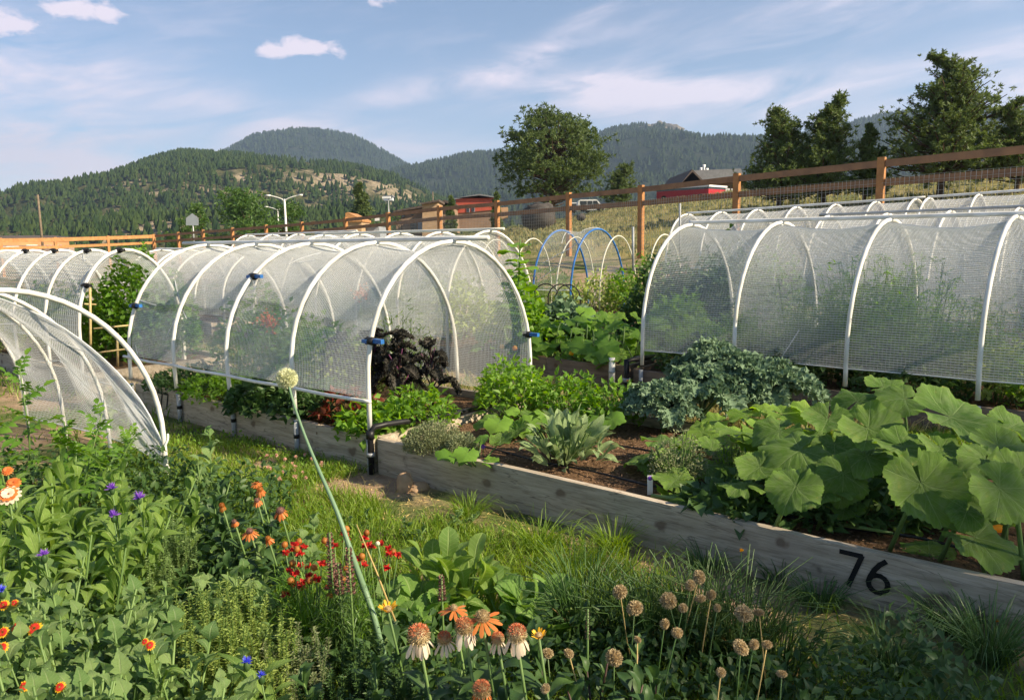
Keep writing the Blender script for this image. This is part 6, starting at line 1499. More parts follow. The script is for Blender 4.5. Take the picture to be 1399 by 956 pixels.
# spiky pale herbs (upright whorled spikes)
def spikes(label, px, py, h, rx, n, seed, mat='herb_y', name='spiky_herb'):
    g = np.random.default_rng(seed); q = G(px, py, h * .8); q[2] = 0; e = empty(name, q, label, 'herb', 'spiky herbs in the flower bed'); P_ = []; Dr = []; st_ = []; ti = []
    for k in range(n):
        a = g.uniform(0, 2 * PI); r = rx * math.sqrt(g.random()); o = q + [r * math.cos(a), r * math.sin(a), 0]; top = o + np.array([g.normal() * .03, g.normal() * .03, h * g.uniform(.65, 1.1)]); st_.append([o, (o + top) / 2, top]); tk = g.random() * .5
        m = 26
        for j in range(m):
            f = .35 + .65 * j / m; p = o + (top - o) * f
            for c in range(4):
                aa = j * .9 + c * PI / 2; P_.append(p); Dr.append((math.cos(aa), math.sin(aa), .55)); ti.append(tk + .35 * f)
    b = MB(); m = len(P_); b.leaves(np.array(P_), np.array(Dr) + g.normal(size=(m, 3)) * .2, g.normal(size=(m, 3)) * .3 + [0, 0, 1], g.uniform(.008, .020, m), .0065, np.array(ti)); b.obj('foliage', MT[mat], e, kind='stuff')
    b = MB(); b.threads(st_, .0018); b.obj('stems', MT['stem'], e, kind='stuff')
spikes('pale upright spiky herb right of the lance-leaved cornflowers', 232, 740, .42, .09, 50, 301, 'spiky')
spikes('pale spiky herb left of the dark-leaved coneflowers', 215, 785, .38, .08, 36, 302, 'spiky')
spikes('bright yellow-green thyme spikes in the lower left bed', 300, 850, .42, .15, 110, 303)
spikes('yellow-green spikes between the weeds and the bottom edge', 275, 900, .42, .13, 90, 304)
spikes('pale spikes beside the blue cornflowers at the bottom', 345, 905, .38, .14, 90, 305)
spikes('dull green spikes below the strawberry leaves', 400, 905, .30, .14, 60, 306, 'thyme')
spikes('dull green spikes at the bottom edge below the cream coneflowers', 500, 930, .30, .16, 60, 307, 'dark_herb')
# dark leafy plants round the orange coneflowers
for k, (px, py, h, n, kind, L, lb) in enumerate([(268, 668, .36, 30, 'dark', .18, 'dark-leaved plant left of the orange coneflowers'), (310, 690, .38, 30, 'dark', .16, 'dark leaves beneath the leftmost coneflower'), (352, 715, .36, 30, 'dark', .15, 'dark leaves below the highest orange coneflower'), (395, 730, .32, 28, 'goose', .12, 'leafy stems under the brightest orange coneflower'),
        (380, 790, .34, 30, 'goose', .12, 'leafy stems left of the red flowers'), (330, 740, .34, 28, 'dark', .14, 'dark leafy stems between coneflowers and thyme'), (440, 800, .32, 30, 'goose', .10, 'leaves around the scarlet flowers'), (520, 800, .28, 24, 'goose', .10, 'leaves right of the scarlet flowers'), (290, 720, .34, 26, 'dark', .16, 'dark leaves between the two spiky herbs'),
        (470, 900, .34, 30, 'dark', .13, 'dark leaves at the foot of the feathery liatris'), (560, 920, .34, 32, 'dark', .14, 'dark leaves under the largest cream coneflower'), (640, 925, .34, 32, 'dark', .14, 'dark leaves under the middle cream coneflowers'), (710, 940, .34, 32, 'dark', .14, 'dark leaves under the right cream coneflower'),
        (780, 930, .32, 34, 'dark', .14, 'shaded mint-like plant right of the cream coneflowers'), (850, 945, .32, 34, 'dark', .14, 'shaded mint-like plant below the roundest dry head'), (920, 935, .32, 34, 'dark', .14, 'shaded mint-like plant below the dry head cluster'), (990, 945, .30, 30, 'dark', .13, 'shaded mint-like plant at the bottom right of the dry heads'),
        (815, 890, .32, 28, 'dark', .12, 'shaded leafy stem with a dark spike behind the dry heads'), (880, 900, .34, 28, 'dark', .12, 'shaded leafy stems in the middle of the dry heads')]):
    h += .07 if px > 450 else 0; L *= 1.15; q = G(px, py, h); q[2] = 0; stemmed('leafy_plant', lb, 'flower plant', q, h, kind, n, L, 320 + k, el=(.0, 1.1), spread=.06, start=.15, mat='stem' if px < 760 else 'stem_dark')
    if px in (815, 880): 
        pass
# weeds on the path: tall leafy weed by the hoop legs, dock-like leaves
for k, (px, py, h, n, kind, L, lb) in enumerate([(280, 595, .50, 26, 'goose', .17, 'tall leafy weed standing in front of bed 77'), (275, 650, .26, 22, 'goose', .15, 'lower leafy weed in front of the left end of bed 77'), (150, 545, .28, 14, 'lance', .2, 'leafy weed between the twisted net and bed 77'), (345, 570, .16, 16, 'goose', .16, 'leaves hanging over the front of bed 77'), (180, 530, .25, 14, 'lance', .16, 'weed at the far corner of bed 77'), (700, 800, .10, 12, 'goose', .09, 'small weed on the path at the shade edge'), (505, 700, .12, 22, 'dark', .08, 'dark low weed in the middle of the path'), (560, 715, .13, 26, 'dark', .08, 'bushy low weed on the path below the stone'), (610, 700, .12, 22, 'goose', .07, 'pale low weed on the path right of the stone')]):
    q = G(px, py, h); q[2] = 0; stemmed('path_weed', lb, 'weed', q, h, kind, n, L, 350 + k, el=(.0, 1.0), spread=.06 if n > 20 else 0, start=.15)
# strawberry-like toothed leaves and broad paddle leaves
def rosette(label, px, py, h, n, kind, L, seed, el=(.3, 1.1), rx=.08, name='broadleaf_plant'):
    g = np.random.default_rng(seed); q = G(px, py, h * .5); q[2] = 0; e = empty(name, q, label, 'flower plant')
    for k in range(n):
        a = k * 2.4; f = k / n; ee = el[0] + (el[1] - el[0]) * f + g.uniform(-.2, .2); d = np.array([math.cos(a) * math.cos(ee), math.sin(a) * math.cos(ee), math.sin(ee)]); p = q + np.array([rx * math.cos(a), rx * math.sin(a), h * g.uniform(.15, .6)])
        b = MB(); b.tube([q, p], [.005, .004], 5, tint=.5); b.obj('leaf_stalk', MT['stem'], e)
        put_leaf(e, kind, p, d, (g.normal() * .2, g.normal() * .2, 1), L * g.uniform(.7, 1.15), roll=g.uniform(-.4, .4))
rosette('plant with bright toothed leaves left of the brown seed spike', 575, 830, .22, 26, 'straw', .13, 401)
rosette('second toothed-leaved plant below the scarlet flowers', 605, 850, .20, 22, 'straw', .12, 402)
rosette('toothed-leaved plant behind the golden bud', 530, 860, .20, 18, 'straw', .12, 403)
rosette('upright broad-leaved plant with pale paddle leaves in the centre foreground', 640, 800, .26, 20, 'paddle', .20, 404, el=(.5, 1.35))
rosette('upright broad-leaved plant with the tallest pale leaf', 600, 790, .26, 12, 'paddle', .23, 405, el=(.6, 1.45))
rosette('dark broad-leaved plant at the edge of the shade', 690, 830, .22, 20, 'paddle', .17, 406, el=(.2, 1.0))
rosette('shaded toothed-leaved plant right of the broad-leaved plants', 735, 830, .24, 22, 'straw', .15, 407)
rosette('shaded toothed-leaved plant behind the cream coneflowers', 760, 860, .22, 20, 'straw', .14, 408)

# ------------------------------------------------------------------ flowers
def petal_mesh(name, mat, L=1.0, W=.28, curl=.15, nv=5):
    b = MB(); V = []
    for j in range(nv + 1):
        f = j / nv; w = W / 2 * (.35 + .65 * math.sin(min(1, f * 1.1) * PI * .62)) * (1 if j < nv else .45); V += [(-w, f * L, -curl * f * f - .05 * W), (0, f * L, -curl * f * f), (w, f * L, -curl * f * f - .05 * W)]
    b.add(V, quads=[(j * 3 + i, j * 3 + i + 1, j * 3 + 4 + i, j * 3 + 3 + i) for j in range(nv) for i in (0, 1)]); return b.mesh(name, MT[mat])
PM = {k: petal_mesh('petal', k) for k in ('petal_w', 'petal_o', 'petal_y', 'petal_r', 'copper')}
def spiny(c, r, up, n, L, Wd, g, sz=1.0, zmin=-1):
    """spines all over a ball"""
    i = np.arange(n) + .5; ph = np.arccos(1 - (1 - zmin) * i / n); a = PI * (1 + 5 ** .5) * i
    d = np.stack([np.cos(a) * np.sin(ph), np.sin(a) * np.sin(ph), np.cos(ph)], 1)
    u = unit(np.array(up, float)); x = unit(np.cross([0.3, 1, 0.1], u)); y = np.cross(u, x); d = d[:, :1] * x + d[:, 1:2] * y + d[:, 2:] * u * sz
    d2 = unit(d + g.normal(size=d.shape) * .12); return np.array(c) + d * r, d2, L * g.uniform(.8, 1.2, n), np.full(n, Wd)

def coneflower(label, px, py, h, r, pet, npet, pl, droop, seed, up=(0, 0, 1), top='cone_top', body='cone', sz=.95, depth=None, base_dx=(0.05, .06), leaves=11, cat='coneflower', name='coneflower', grp='coneflowers in the foreground'):
    g = np.random.default_rng(seed); c = G(px, py, h) if depth is None else D(px, py, depth); up = unit(np.array(up, float)); q = np.array([c[0] + base_dx[0], c[1] + base_dx[1], 0.0]); e = empty(name, q, label, cat, grp)
    b = MB(); b.tube([q, (q + c) / 2 + [.01, 0, 0], c - up * r * .6], [.0045, .0042, .004], 7, tint=.3); b.obj('stem', MT['stem' if seed % 3 else 'stem'], e)
    b = MB(); b.sphere(c, r * .82, sz=sz, nu=14, nv=9, tint=.1); p, d, L, Wd = spiny(c, r * .80, up, 330, r * .34, r * .10, g, sz, -.55); b.leaves(p, d, g.normal(size=d.shape), L, Wd, g.random(len(p)) * .6); b.obj('cone', MT[body], e)
    if top:
        p, d, L, Wd = spiny(c + up * r * .05, r * .86, up, 150, r * .30, r * .12, g, sz, .45); b = MB(); b.leaves(p, d, g.normal(size=d.shape), L, Wd, g.random(len(p)) * .6); b.obj('cone_tip', MT[top], e)
    x = unit(np.cross([0.2, 1, 0.0], up)); y = np.cross(up, x)
    for k in range(npet):
        a = 2 * PI * k / npet + g.uniform(-.12, .12); rd = x * math.cos(a) + y * math.sin(a); dd = droop + g.uniform(-.22, .22); dv = rd * math.cos(dd) - up * math.sin(dd)
        inst('petal', PM[pet], e, c + rd * r * .62 - up * r * .42, frame(dv, up, g.uniform(-.35, .35)), (pl * g.uniform(.85, 1.1),) * 3)
    for k in range(leaves):
        f = .15 + .6 * k / max(1, leaves); a = k * 2.4 + seed; p = q + (c - q) * f; put_leaf(e, 'dark' if pet != 'petal_r' else 'goose', p, (math.cos(a), math.sin(a), .35), (0, 0, 1), .12 * g.uniform(.7, 1.2))
    return e
big = [(572, 868, .58, .029, 'petal_w', 17, .043, 1.05, 'largest cream coneflower with a red-tipped cone at the left of the group'), (634, 856, .60, .024, 'petal_w', 15, .040, 1.0, 'cream coneflower partly behind the orange one'), (706, 866, .60, .025, 'petal_w', 15, .042, 1.1, 'cream coneflower with drooping petals at the right of the group'),
       (607, 872, .55, .019, 'petal_w', 12, .032, .8, 'small pale coneflower between the two large cream ones'), (680, 872, .56, .017, 'petal_w', 11, .030, 1.0, 'small red-coned cream flower left of the right-hand coneflower')]
for k, (px, py, h, r, pet, n, pl, dr, lb) in enumerate(big): coneflower(lb, px, py, h, r, pet, n, pl, dr, 500 + k, up=(R.uniform(-.1, .1), -.18, 1))
coneflower('orange coneflower with spread petals facing up beside the cream ones', 659, 842, .62, .019, 'petal_o', 13, .045, .12, 510, up=(.05, -.15, 1), top=None)
coneflower('flat orange coneflower seen edge on above the cream group', 620, 830, .62, .010, 'petal_o', 12, .036, .10, 511, up=(0, -.05, 1), top=None)
coneflower('golden half-open bud on a thin stem right of the strawberry leaves', 530, 832, .48, .012, 'petal_y', 15, .030, -.85, 512, up=(0, -.1, 1), top=None)
coneflower('small golden bud beside the first dry head', 736, 868, .56, .010, 'petal_y', 14, .022, -.9, 513, up=(0, -.1, 1), top=None)
coneflower('fading orange coneflower low at the bottom edge', 658, 942, .52, .022, 'petal_o', 12, .03, 1.1, 514, up=(0, -.2, 1), body='cone')
for k, (px, py, h, r, pl, dr, lb) in enumerate([(383, 697, .46, .022, .045, .75, 'brightest orange coneflower with a dark cone beside the tall allium stem'), (355, 668, .50, .019, .040, .8, 'highest orange coneflower of the left group'), (351, 683, .49, .015, .034, .8, 'dark-coned orange flower just below the highest coneflower'), (303, 690, .46, .016, .03, 1.0, 'faded brownish coneflower at the left of the orange group'),
        (341, 725, .44, .018, .044, .5, 'wide orange coneflower low in the group'), (366, 735, .42, .014, .032, .9, 'small orange coneflower under the brightest one'), (320, 712, .44, .013, .028, .9, 'small dark coneflower hidden in leaves'), (350, 660, .48, .009, .034, .3, 'pale orange petals at the top of the coneflower group')]):
    r *= .75; pl *= .74; coneflower(lb, px, py, h, r, 'petal_o' if k != 3 else 'copper', 15, pl, dr, 520 + k, up=(R.uniform(-.1, .2), -.45, 1), top=None, body='copper' if k % 2 else 'spike', base_dx=(.04, .10))
# gaillardias
def daisy(label, px, py, h, r, seed, inner='petal_r', outer='petal_y', up=(0.1, -.8, .7), name='gaillardia', n=14, cat='flower'):
    g = np.random.default_rng(seed); c = G(px, py, h); up = unit(np.array(up, float)); q = np.array([c[0] + .03, c[1] + .08, 0.0]); e = empty(name, q, label, cat, 'small daisies in the left flower bed')
    b = MB(); b.tube([q, (q + c) / 2 + [.01, .02, 0], c - up * .01], [.003, .0025, .002], 6); b.obj('stem', MT['stem'], e)
    for k in range(12): p = q + (c - q) * (.3 + .055 * k); a = k * 2.4; put_leaf(e, 'goose' if k % 2 else 'lance', p, (math.cos(a), math.sin(a), .5), (0, 0, 1), .10 * g.uniform(.7, 1.2))
    x = unit(np.cross([.2, 1, 0.], up)); y = np.cross(up, x)
    for k in range(n):
        a = 2 * PI * k / n; rd = x * math.cos(a) + y * math.sin(a); dv = rd + up * g.uniform(-.2, .15)
        inst('petal', PM[outer], e, c + rd * r * .25, frame(dv, up), (r * 1.15, r * .85, r * .8)); inst('petal', PM[inner], e, c + rd * r * .15 + up * .0025, frame(dv + up * .08, up), (r * 1.15, r * .62, r * .8))
    b = MB(); p, d, L, Wd = spiny(c + up * .002, r * .22, up, 70, r * .14, r * .06, g, .6, -.1); b.leaves(p, d, g.normal(size=d.shape), L, Wd, g.random(len(p))); b.obj('disc', MT['copper'], e)
for k, (px, py, r, lb) in enumerate([(47, 858, .034, 'red gaillardia with yellow petal tips facing the camera at the lower left'), (24, 857, .028, 'darker red gaillardia partly behind the two-toned one'), (4, 863, .026, 'yellow and orange gaillardia cut by the left edge'), (3, 884, .026, 'golden gaillardia lower on the left edge'), (5, 826, .026, 'orange gaillardia above the others at the left edge'),
        (20, 823, .018, 'small orange gaillardia right of the upper one'), (205, 881, .022, 'small red and yellow gaillardia in the middle of the weeds'), (198, 876, .016, 'tiny red gaillardia just left of its neighbour in the weeds'), (82, 938, .022, 'dull red gaillardia in shade at the bottom left'), (33, 937, .022, 'dull orange gaillardia at the bottom left corner')]):
    daisy(lb, px, py, .58, r * .55, 540 + k, inner='petal_r', outer='petal_y' if k != 1 else 'copper')
# peach zinnias at the left edge
for k, (px, py, r, mt, lb) in enumerate([(12, 676, .075, 'petal_y', 'large pale peach zinnia at the left edge'), (18, 660, .05, 'petal_o', 'orange zinnia just above the pale peach one'), (10, 643, .04, 'petal_o', 'topmost small orange zinnia at the left edge')]):
    r *= .5; c = G(px, py, .72); q = np.array([c[0], c[1] + .05, 0]); e = empty('zinnia', q, lb, 'flower'); b = MB(); b.tube([q, c], .0035, 6); b.obj('stem', MT['stem'], e)
    for j in range(12): p = q + (c - q) * (.25 + .055 * j); a = j * 2.4; put_leaf(e, 'lance', p, (math.cos(a), math.sin(a), .6), (0, 0, 1), .15)
    up = unit(np.array([.2, -.6, .8]))
    x = unit(np.cross([.2, 1, 0.], up)); y = np.cross(up, x)
    for L_ in range(3):
        for j in range(13 - 2 * L_):
            a = 2 * PI * j / (13 - 2 * L_) + L_; rd = x * math.cos(a) + y * math.sin(a); inst('petal', PM['petal_w'] if k == 0 and L_ % 2 == 0 else PM['petal_o' if k or L_ else 'petal_o'], e, c + rd * r * .1 + up * .004 * L_, frame(rd + up * (.05 + .28 * L_), up), (r * 1.4, r * (1 - .25 * L_), r * .8))
# ragged violet and blue cornflowers
def cornflower(label, px, py, h, r, mt, seed):
    g = np.random.default_rng(seed); c = G(px, py, h); q = np.array([c[0] + .02, c[1] + .06, 0]); e = empty('cornflower', q, label, 'flower', 'ragged cornflowers'); b = MB(); b.tube([q, (q + c) / 2, c - [0, 0, .02]], .0024, 6); b.obj('stem', MT['stem'], e)
    for k in range(10): p = q + (c - q) * (.25 + .065 * k); a = k * 2.4; put_leaf(e, 'lance', p, (math.cos(a), math.sin(a), .7), (0, 0, 1), .16 * g.uniform(.7, 1.2))
    b = MB(); b.sphere(c - [0, 0, .012], .010, sz=1.5, nu=8, nv=6); b.obj('calyx', MT['dark_herb'], e)
    n = 34; a = g.uniform(0, 2 * PI, n); el = g.uniform(.05, 1.3, n); d = np.stack([np.cos(a) * np.cos(el), np.sin(a) * np.cos(el), np.sin(el)], 1); b = MB(); b.leaves(np.repeat(c[None], n, 0), d, g.normal(size=(n, 3)), r * g.uniform(.7, 1.1, n), r * .22, g.random(n), .3, -.1); b.obj('petals', MT[mt], e)
for k, (px, py, h, r, mt, lb) in enumerate([(190, 680, .63, .034, 'petal_v', 'largest ragged violet cornflower'), (153, 667, .65, .028, 'petal_v', 'violet cornflower highest in the group'), (155, 704, .63, .028, 'petal_v', 'violet cornflower below the other two'), (60, 758, .64, .024, 'petal_v', 'pale violet cornflower low on the left'),
        (3, 806, .62, .020, 'petal_b', 'deep blue cornflower at the left edge'), (337, 904, .46, .020, 'petal_b', 'bright blue cornflower in the thyme at the bottom'), (357, 922, .44, .016, 'petal_b', 'second blue cornflower right of the first at the bottom')]):
    cornflower(lb, px, py, h, r, mt, 560 + k)
# scarlet flower clusters with copper seed heads
g = np.random.default_rng(91)
for k, (px, py, n, rr, lb) in enumerate([(405, 762, 7, .05, 'scarlet flower cluster left of the brown spikes'), (428, 797, 8, .05, 'lower scarlet flower cluster left of the brown spikes'), (455, 748, 5, .04, 'scarlet blooms behind the brown spikes'), (510, 758, 9, .055, 'scarlet flower cluster right of the thick allium stem'), (495, 745, 4, .03, 'scarlet blooms touching the allium stem'), (395, 790, 4, .04, 'dull red blooms low in the leaves left of the spikes')]):
    c = G(px, py, .40); q = np.array([c[0], c[1] + .05, 0]); e = empty('scarlet_flower', q, lb, 'flower', 'scarlet flower clusters')
    for j in range(n):
        p = c + g.normal(size=3) * rr * [1, .8, .7]; b = MB(); b.tube([q + [g.normal() * .02, 0, 0], (q + p) / 2 + g.normal(size=3) * .01, p], .0025, 5); b.obj('stem', MT['stem'], e)
        m = 16; a = g.uniform(0, 2 * PI, m); el = g.uniform(-.2, .9, m); d = np.stack([np.cos(a) * np.cos(el), np.sin(a) * np.cos(el), np.sin(el)], 1)
        b = MB(); b.leaves(np.repeat(p[None], m, 0), d, g.normal(size=(m, 3)) + [0, 0, 1], .021, .014, g.random(m)); b.obj('bloom', MT['petal_r'], e)
        if j % 2: b = MB(); b.sphere(p + g.normal(size=3) * .02 + [.0, -.01, .012], .013, nu=8, nv=6, bump=.3); b.obj('seed_head', MT['copper'], e)
# brown liatris spikes with grassy leaves
def liatris(label, px, py, h, H, seed, rad_=.012, green=True, mat='spike'):
    g = np.random.default_rng(seed); top = G(px, py, h); q = top * [1, 1, 0] + np.array([.0, .03, 0]); e = empty('liatris', q, label, 'flower', 'spent liatris spikes'); b = MB(); b.tube([q, q * .5 + top * .5, top], .004, 6); b.obj('stem', MT['stem'], e)
    n = 26; 
    b = MB()
    for k in range(n * 4):
        f = (k // 4) / n; a = k * 2.4; z = top[2] - H * (1 - f); p = np.array([top[0] + (q[0] - top[0]) * (1 - z / top[2]), top[1] + (q[1] - top[1]) * (1 - z / top[2]), z]); d = np.array([math.cos(a), math.sin(a), .5])
        b.leaves([p + d * rad_ * .3], [d], [g.normal(size=3)], rad_ * 1.5 * (1.15 - f * .6), rad_ * .8, g.random(), .5, 0)
    b.obj('seed_spike', MT[mat], e)
    if green:
        n = 150; f = g.uniform(.12, .72, n); a = g.uniform(0, 2 * PI, n); b = MB(); z = top[2] * f; p = q[None] * 1.0 + np.stack([0 * z, 0 * z, z], 1); dr = np.stack([np.cos(a), np.sin(a), 0 * a], 1)
        b.blades(p, dr, g.uniform(.06, .13, n) * (1.2 - f), .004, g.uniform(.8, 1.6, n), g.random(n)); b.obj('leaf_tuft', MT['chive'], e, kind='stuff')
liatris('brown liatris spike in front of the scarlet flowers, the taller left one', 450, 728, .60, .20, 601); liatris('brown liatris spike touching the thick allium stem', 476, 748, .58, .17, 602); liatris('short brown liatris spike between the two taller ones', 462, 770, .50, .12, 603)
liatris('brown seed spike standing among the toothed leaves', 603, 786, .46, .10, 604, .010, False); liatris('thin dark seed spike in the shade behind the dry heads', 803, 832, .50, .10, 605, .006, False, 'stem_dark')
for k, (px, py, h) in enumerate([(440, 830, .34), (425, 860, .36), (470, 850, .34)]):
    q = G(px, py, h * .6); q[2] = 0; e = empty('liatris_foliage', q, ['grassy liatris leaves in the centre foreground', 'grassy liatris leaves lower left of the brown spikes', 'grassy liatris leaves right of the brown spikes'][k], 'flower plant'); gg = np.random.default_rng(k + 610); b = MB(); st_ = []
    for j in range(9):
        o = q + gg.normal(size=3) * [.035, .035, 0]; top = o + np.array([gg.normal() * .05, gg.normal() * .05, h * gg.uniform(.7, 1.1)]); st_.append([o, (o + top) / 2, top]); n = 46; f = gg.uniform(.1, 1, n); a = gg.uniform(0, 2 * PI, n)
        b.blades(o + (top - o) * f[:, None], np.stack([np.cos(a), np.sin(a), 0 * a], 1), gg.uniform(.06, .12, n), .0042, gg.uniform(.7, 1.5, n), gg.random(n))
    b.obj('blades', MT['herb'], e, kind='stuff'); b = MB(); b.threads(st_, .003); b.obj('stems', MT['stem'], e, kind='stuff')

# the giant allium
def allium():
    base = G(512, 842, .30); a1 = G(499, 808, .36); head = D(392, 517, base[1] + .42); e = empty('giant_allium', base, 'tall leaning allium with one round cream flower head and a thick grey-green stem', 'allium'); m1 = D(462, 700, base[1] + .10); m2 = D(418, 600, base[1] + .28)
    pts = [base * [1, 1, 0] + np.array([.06, -.02, 0]), base, a1, D(483, 765, base[1] + .04), m1, D(439, 650, base[1] + .18), m2, D(402, 555, base[1] + .36), head]
    # smooth the stalk
    P_ = np.array(pts); u = np.linspace(0, len(P_) - 1, 40); sm = np.array([[np.interp(x, range(len(P_)), P_[:, k]) for k in range(3)] for x in u]); 
    for _ in range(6): sm[1:-1] = (sm[:-2] + sm[2:] + 2 * sm[1:-1]) / 4
    rr = np.interp(u, [0, 2.2, 3, 4, 6, 8], [.0095, .0115, .0105, .008, .0055, .004]); b = MB(); b.tube(sm, rr, 10, tint=.4); b.obj('stem', MT['leek'], e)
    g = np.random.default_rng(6); up = unit(np.array([-.3, 0, 1])); p, d, L, Wd = spiny(head, .012, up, 260, .028, .0016, g); b = MB(); b.threads(np.stack([p, p + d * .012, p + d * .024], 1), .0006); b.obj('flower_stalks', MT['allium'], e, kind='stuff')
    p, d, L, Wd = spiny(head, .034, up, 260, .011, .010, g); q = np.repeat(p, 4, 0); dd = np.repeat(d, 4, 0) + g.normal(size=(len(p) * 4, 3)) * .7; b = MB(); b.leaves(q, dd, g.normal(size=q.shape), .011, .007, g.random(len(q))); b.obj('florets', MT['allium'], e, kind='stuff')
    b = MB(); b.tube([G(540, 848, .32), (G(540, 848, .32) + D(489, 715, 2.6)) / 2, D(487, 716, 2.6)], [.004, .0035, .002], 6); e2 = empty('bare_stalk', G(540, 848, .32), 'thin yellow bare stalk right of the thick allium stem', 'stem'); b.obj('stem', MT['drystem'], e2)
    t = D(516, 742, 2.5); b = MB(); b.tube([G(533, 828, .34), t], [.0035, .003], 6); e3 = empty('bare_stalk', G(533, 828, .34), 'pale stalk with a tiny white bud above the golden bud', 'stem'); b.obj('stem', MT['stem'], e3); b = MB(); b.sphere(t, .008, nu=8, nv=6); b.obj('bud', MT['allium'], e3)
allium()

# dried chive and garlic seed heads in the shade
def head_mesh(seed, n=230):
    g = np.random.default_rng(seed); b = MB(); p, d, L, Wd = spiny((0, 0, 0), .62, (0, 0, 1), n, .5, .1, g); q = np.repeat(p, 3, 0); dd = np.repeat(d, 3, 0) + g.normal(size=(n * 3, 3)) * .45
    b.leaves(q, dd, g.normal(size=q.shape), .42 * g.uniform(.7, 1.2, n * 3), .20, g.random(n * 3) * .8, .4, -.1); b.sphere((0, 0, 0), .5, nu=8, nv=6, tint=.0); return b.mesh('seed_head', MT['dryhead'])
HM = [head_mesh(k) for k in range(4)]
heads = [(847, 808, 13, 'highest small dry seed head at the left of the dry group'), (867, 830, 15, 'dry seed head just below the highest one on the left'), (913, 820, 15, 'round dry seed head left of the pair of high ones'), (955, 788, 13, 'highest dry seed head in the shaded group'), (943, 799, 11, 'dry seed head tucked behind the highest one'),
         (957, 817, 10, 'greenish small dry seed head under the highest one'), (972, 812, 10, 'small dry seed head right of the greenish one'), (933, 830, 9, 'small pale dry seed head beside the round one'), (1016, 838, 17, 'widest dry seed head at the right of the group'), (1037, 836, 10, 'half-hidden dry seed head at the right of the widest one'),
         (1012, 884, 16, 'low dry seed head beneath the widest one'), (1030, 880, 10, 'dry seed head right of the low one'), (1048, 880, 9, 'small pale dry seed head at the far right of the low group'), (839, 898, 16, 'roundest dry seed head standing lowest in the middle'), (748, 892, 13, 'dry seed head nearest the cream coneflowers'), (777, 892, 10, 'small dry seed head right of the one by the coneflowers'),
         (925, 864, 11, 'ragged dry seed head over yellow stalks'), (908, 852, 10, 'faint dry seed head behind the ragged one'), (871, 873, 7, 'tiny dry seed head in the middle of the shade'), (980, 830, 8, 'faint dry seed head between the high pair and the widest'), (1068, 920, 9, 'lowest right dry seed head near the bottom edge'), (985, 918, 9, 'dry seed head at the bottom near the dead leaves'), (745, 940, 10, 'dry seed head in deep shade at the bottom edge')]
for k, (px, py, rp, lb) in enumerate(heads):
    h = .44 if py < 850 else .46; c = G(px, py, h); dpt = c[1]; r = rp * dpt / FPX * .82; q = np.array([c[0] + R.uniform(-.10, .12), c[1] + R.uniform(.03, .12), 0]); e = empty('dry_allium', q, lb, 'seed head', 'dried allium heads in the shaded foreground')
    b = MB(); b.tube([q, q * .45 + c * .55 + [R.uniform(-.01, .01), 0, 0], c], [.0022, .002, .0018], 6, tint=R.random()); b.obj('stem', MT['drystem' if k % 3 == 0 else 'chive'], e); inst('seed_head', HM[k % 4], e, c, frame((R.gauss(0, 1), R.gauss(0, 1), R.gauss(0, 1))), (r * R.uniform(.85, 1.15), r, r * R.uniform(.65, 1)))
for k, (px, py, n, h, lb) in enumerate([(955, 880, 180, .42, 'clump of round chive leaves in the middle of the dry heads'), (1015, 890, 180, .44, 'tallest clump of chive leaves right of the dry heads'), (900, 880, 170, .38, 'chive leaves left of the yellow stalks'), (800, 860, 150, .40, 'thin leaning chive leaves left of the dry heads'), (1060, 905, 110, .32, 'chive leaves at the right end of the dry heads'), (860, 870, 120, .36, 'sparse chive leaves behind the roundest dry head')]):
    q = G(px, py, .1); q[2] = 0; e = empty('chive_clump', q, lb, 'chives', 'chive clumps in the shaded foreground'); gg = np.random.default_rng(700 + k); a = gg.uniform(0, 2 * PI, n); dr = np.stack([np.cos(a), np.sin(a), 0 * a], 1); r = np.sqrt(gg.random(n)) * .09
    b = MB(); p0 = q + dr * r[:, None]; H = gg.uniform(.5, 1.1, n)[:, None] * h; bd = gg.uniform(.05, .6, n)[:, None]; z = np.array([0, 0, 1.]); b.threads(np.stack([p0, p0 + z * H * .4 + dr * H * bd * .15, p0 + z * H * .75 + dr * H * bd * .5, p0 + z * H * (1 - bd * .3) + dr * H * bd], 1), .0019, .3); b.obj('blades', MT['chive'], e, kind='stuff')
    m = 7; b = MB(); a = gg.uniform(0, 2 * PI, m); p0 = q + np.stack([np.cos(a) * .05, np.sin(a) * .05, 0 * a], 1); b.threads(np.stack([p0, p0 + [0, 0, h * .3], p0 + np.stack([np.cos(a) * .08, np.sin(a) * .08, 0 * a + h * .5], 1)], 1), .003); b.obj('dead_stalks', MT['drystem'], e, kind='stuff')
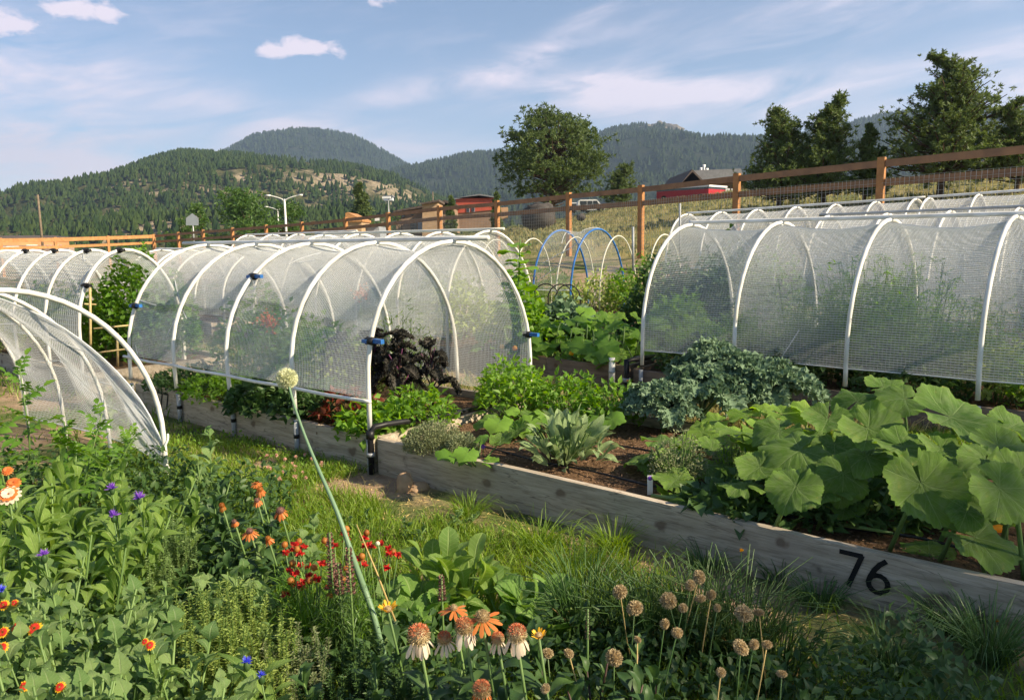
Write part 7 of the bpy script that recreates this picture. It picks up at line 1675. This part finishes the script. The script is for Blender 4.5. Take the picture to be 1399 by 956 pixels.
# dead stalk base at the bottom right, dandelions, clover heads
q = G(1098, 930, .02); e = empty('dead_stalk', q, 'cut straw-coloured dead stalks at the bottom right', 'stem'); gg = np.random.default_rng(5); b = MB()
for k in range(22): d = unit(gg.normal(size=3) + [0, 0, .8]); b.leaves([q + gg.normal(size=3) * [.04, .04, 0]], [d], [gg.normal(size=3)], .09, .018, gg.random(), .3, .2)
b.obj('dry_leaf', MT['drystem'], e, kind='stuff')
for (px, py, h, r, lb) in ((1013, 752, .30, .012, 'small yellow dandelion in front of bed 76'), (1361, 848, .10, .011, 'yellow dandelion in the grass at the lower right'), (835, 528, .12, .02, 'yellow flower on the dry path behind the bed'), (857, 520, .16, .016, 'second yellow flower at the foot of the standpipe')):
    c = G(px, py, h); q = c * [1, 1, 0] + np.array([0, .02, 0]); e = empty('dandelion', q, lb, 'flower'); b = MB(); b.tube([q, c], .0025, 5); b.obj('stem', MT['stem'], e); n = 40; gg = np.random.default_rng(px); b = MB(); b.leaves(np.repeat(c[None], n, 0), gg.normal(size=(n, 3)) * [1, 1, .4] + [0, 0, .5], gg.normal(size=(n, 3)), r, r * .3, gg.random(n)); b.obj('bloom', MT['petal_y'], e)
gg = np.random.default_rng(12)
for k in range(22):
    px, py = gg.uniform(362, 440), gg.uniform(618, 655)
    c = G(px, py, .07); q = c * [1, 1, 0]; e = empty('clover_flower', q, 'pink-white clover head in the grass in front of bed 77', 'flower', 'clover heads in the grass in front of bed 77'); b = MB(); b.tube([q, c], .0015, 4); b.obj('stem', MT['stem'], e); n = 40; b = MB(); b.leaves(np.repeat(c[None], n, 0), gg.normal(size=(n, 3)) + [0, 0, .4], gg.normal(size=(n, 3)), .016, .006, gg.random(n)); b.obj('bloom', MT['petal_p'], e)

# ------------------------------------------------------------------ haze
def haze():
    m, t, o = newmat('haze_air'); v = t.nodes.new('ShaderNodeVolumePrincipled')
    v.inputs['Color'].default_value = (.52, .71, 1.0, 1); v.inputs['Density'].default_value = 2.1e-4; v.inputs['Anisotropy'].default_value = .2
    t.links.new(v.outputs[0], o.inputs['Volume'])
    b = MB(); b.box((-4200, -600, -30), (8400, 0, 0), (0, 4600, 0), (0, 0, 560))
    tag(b.obj('haze', m, smooth=False), kind='stuff')
haze()
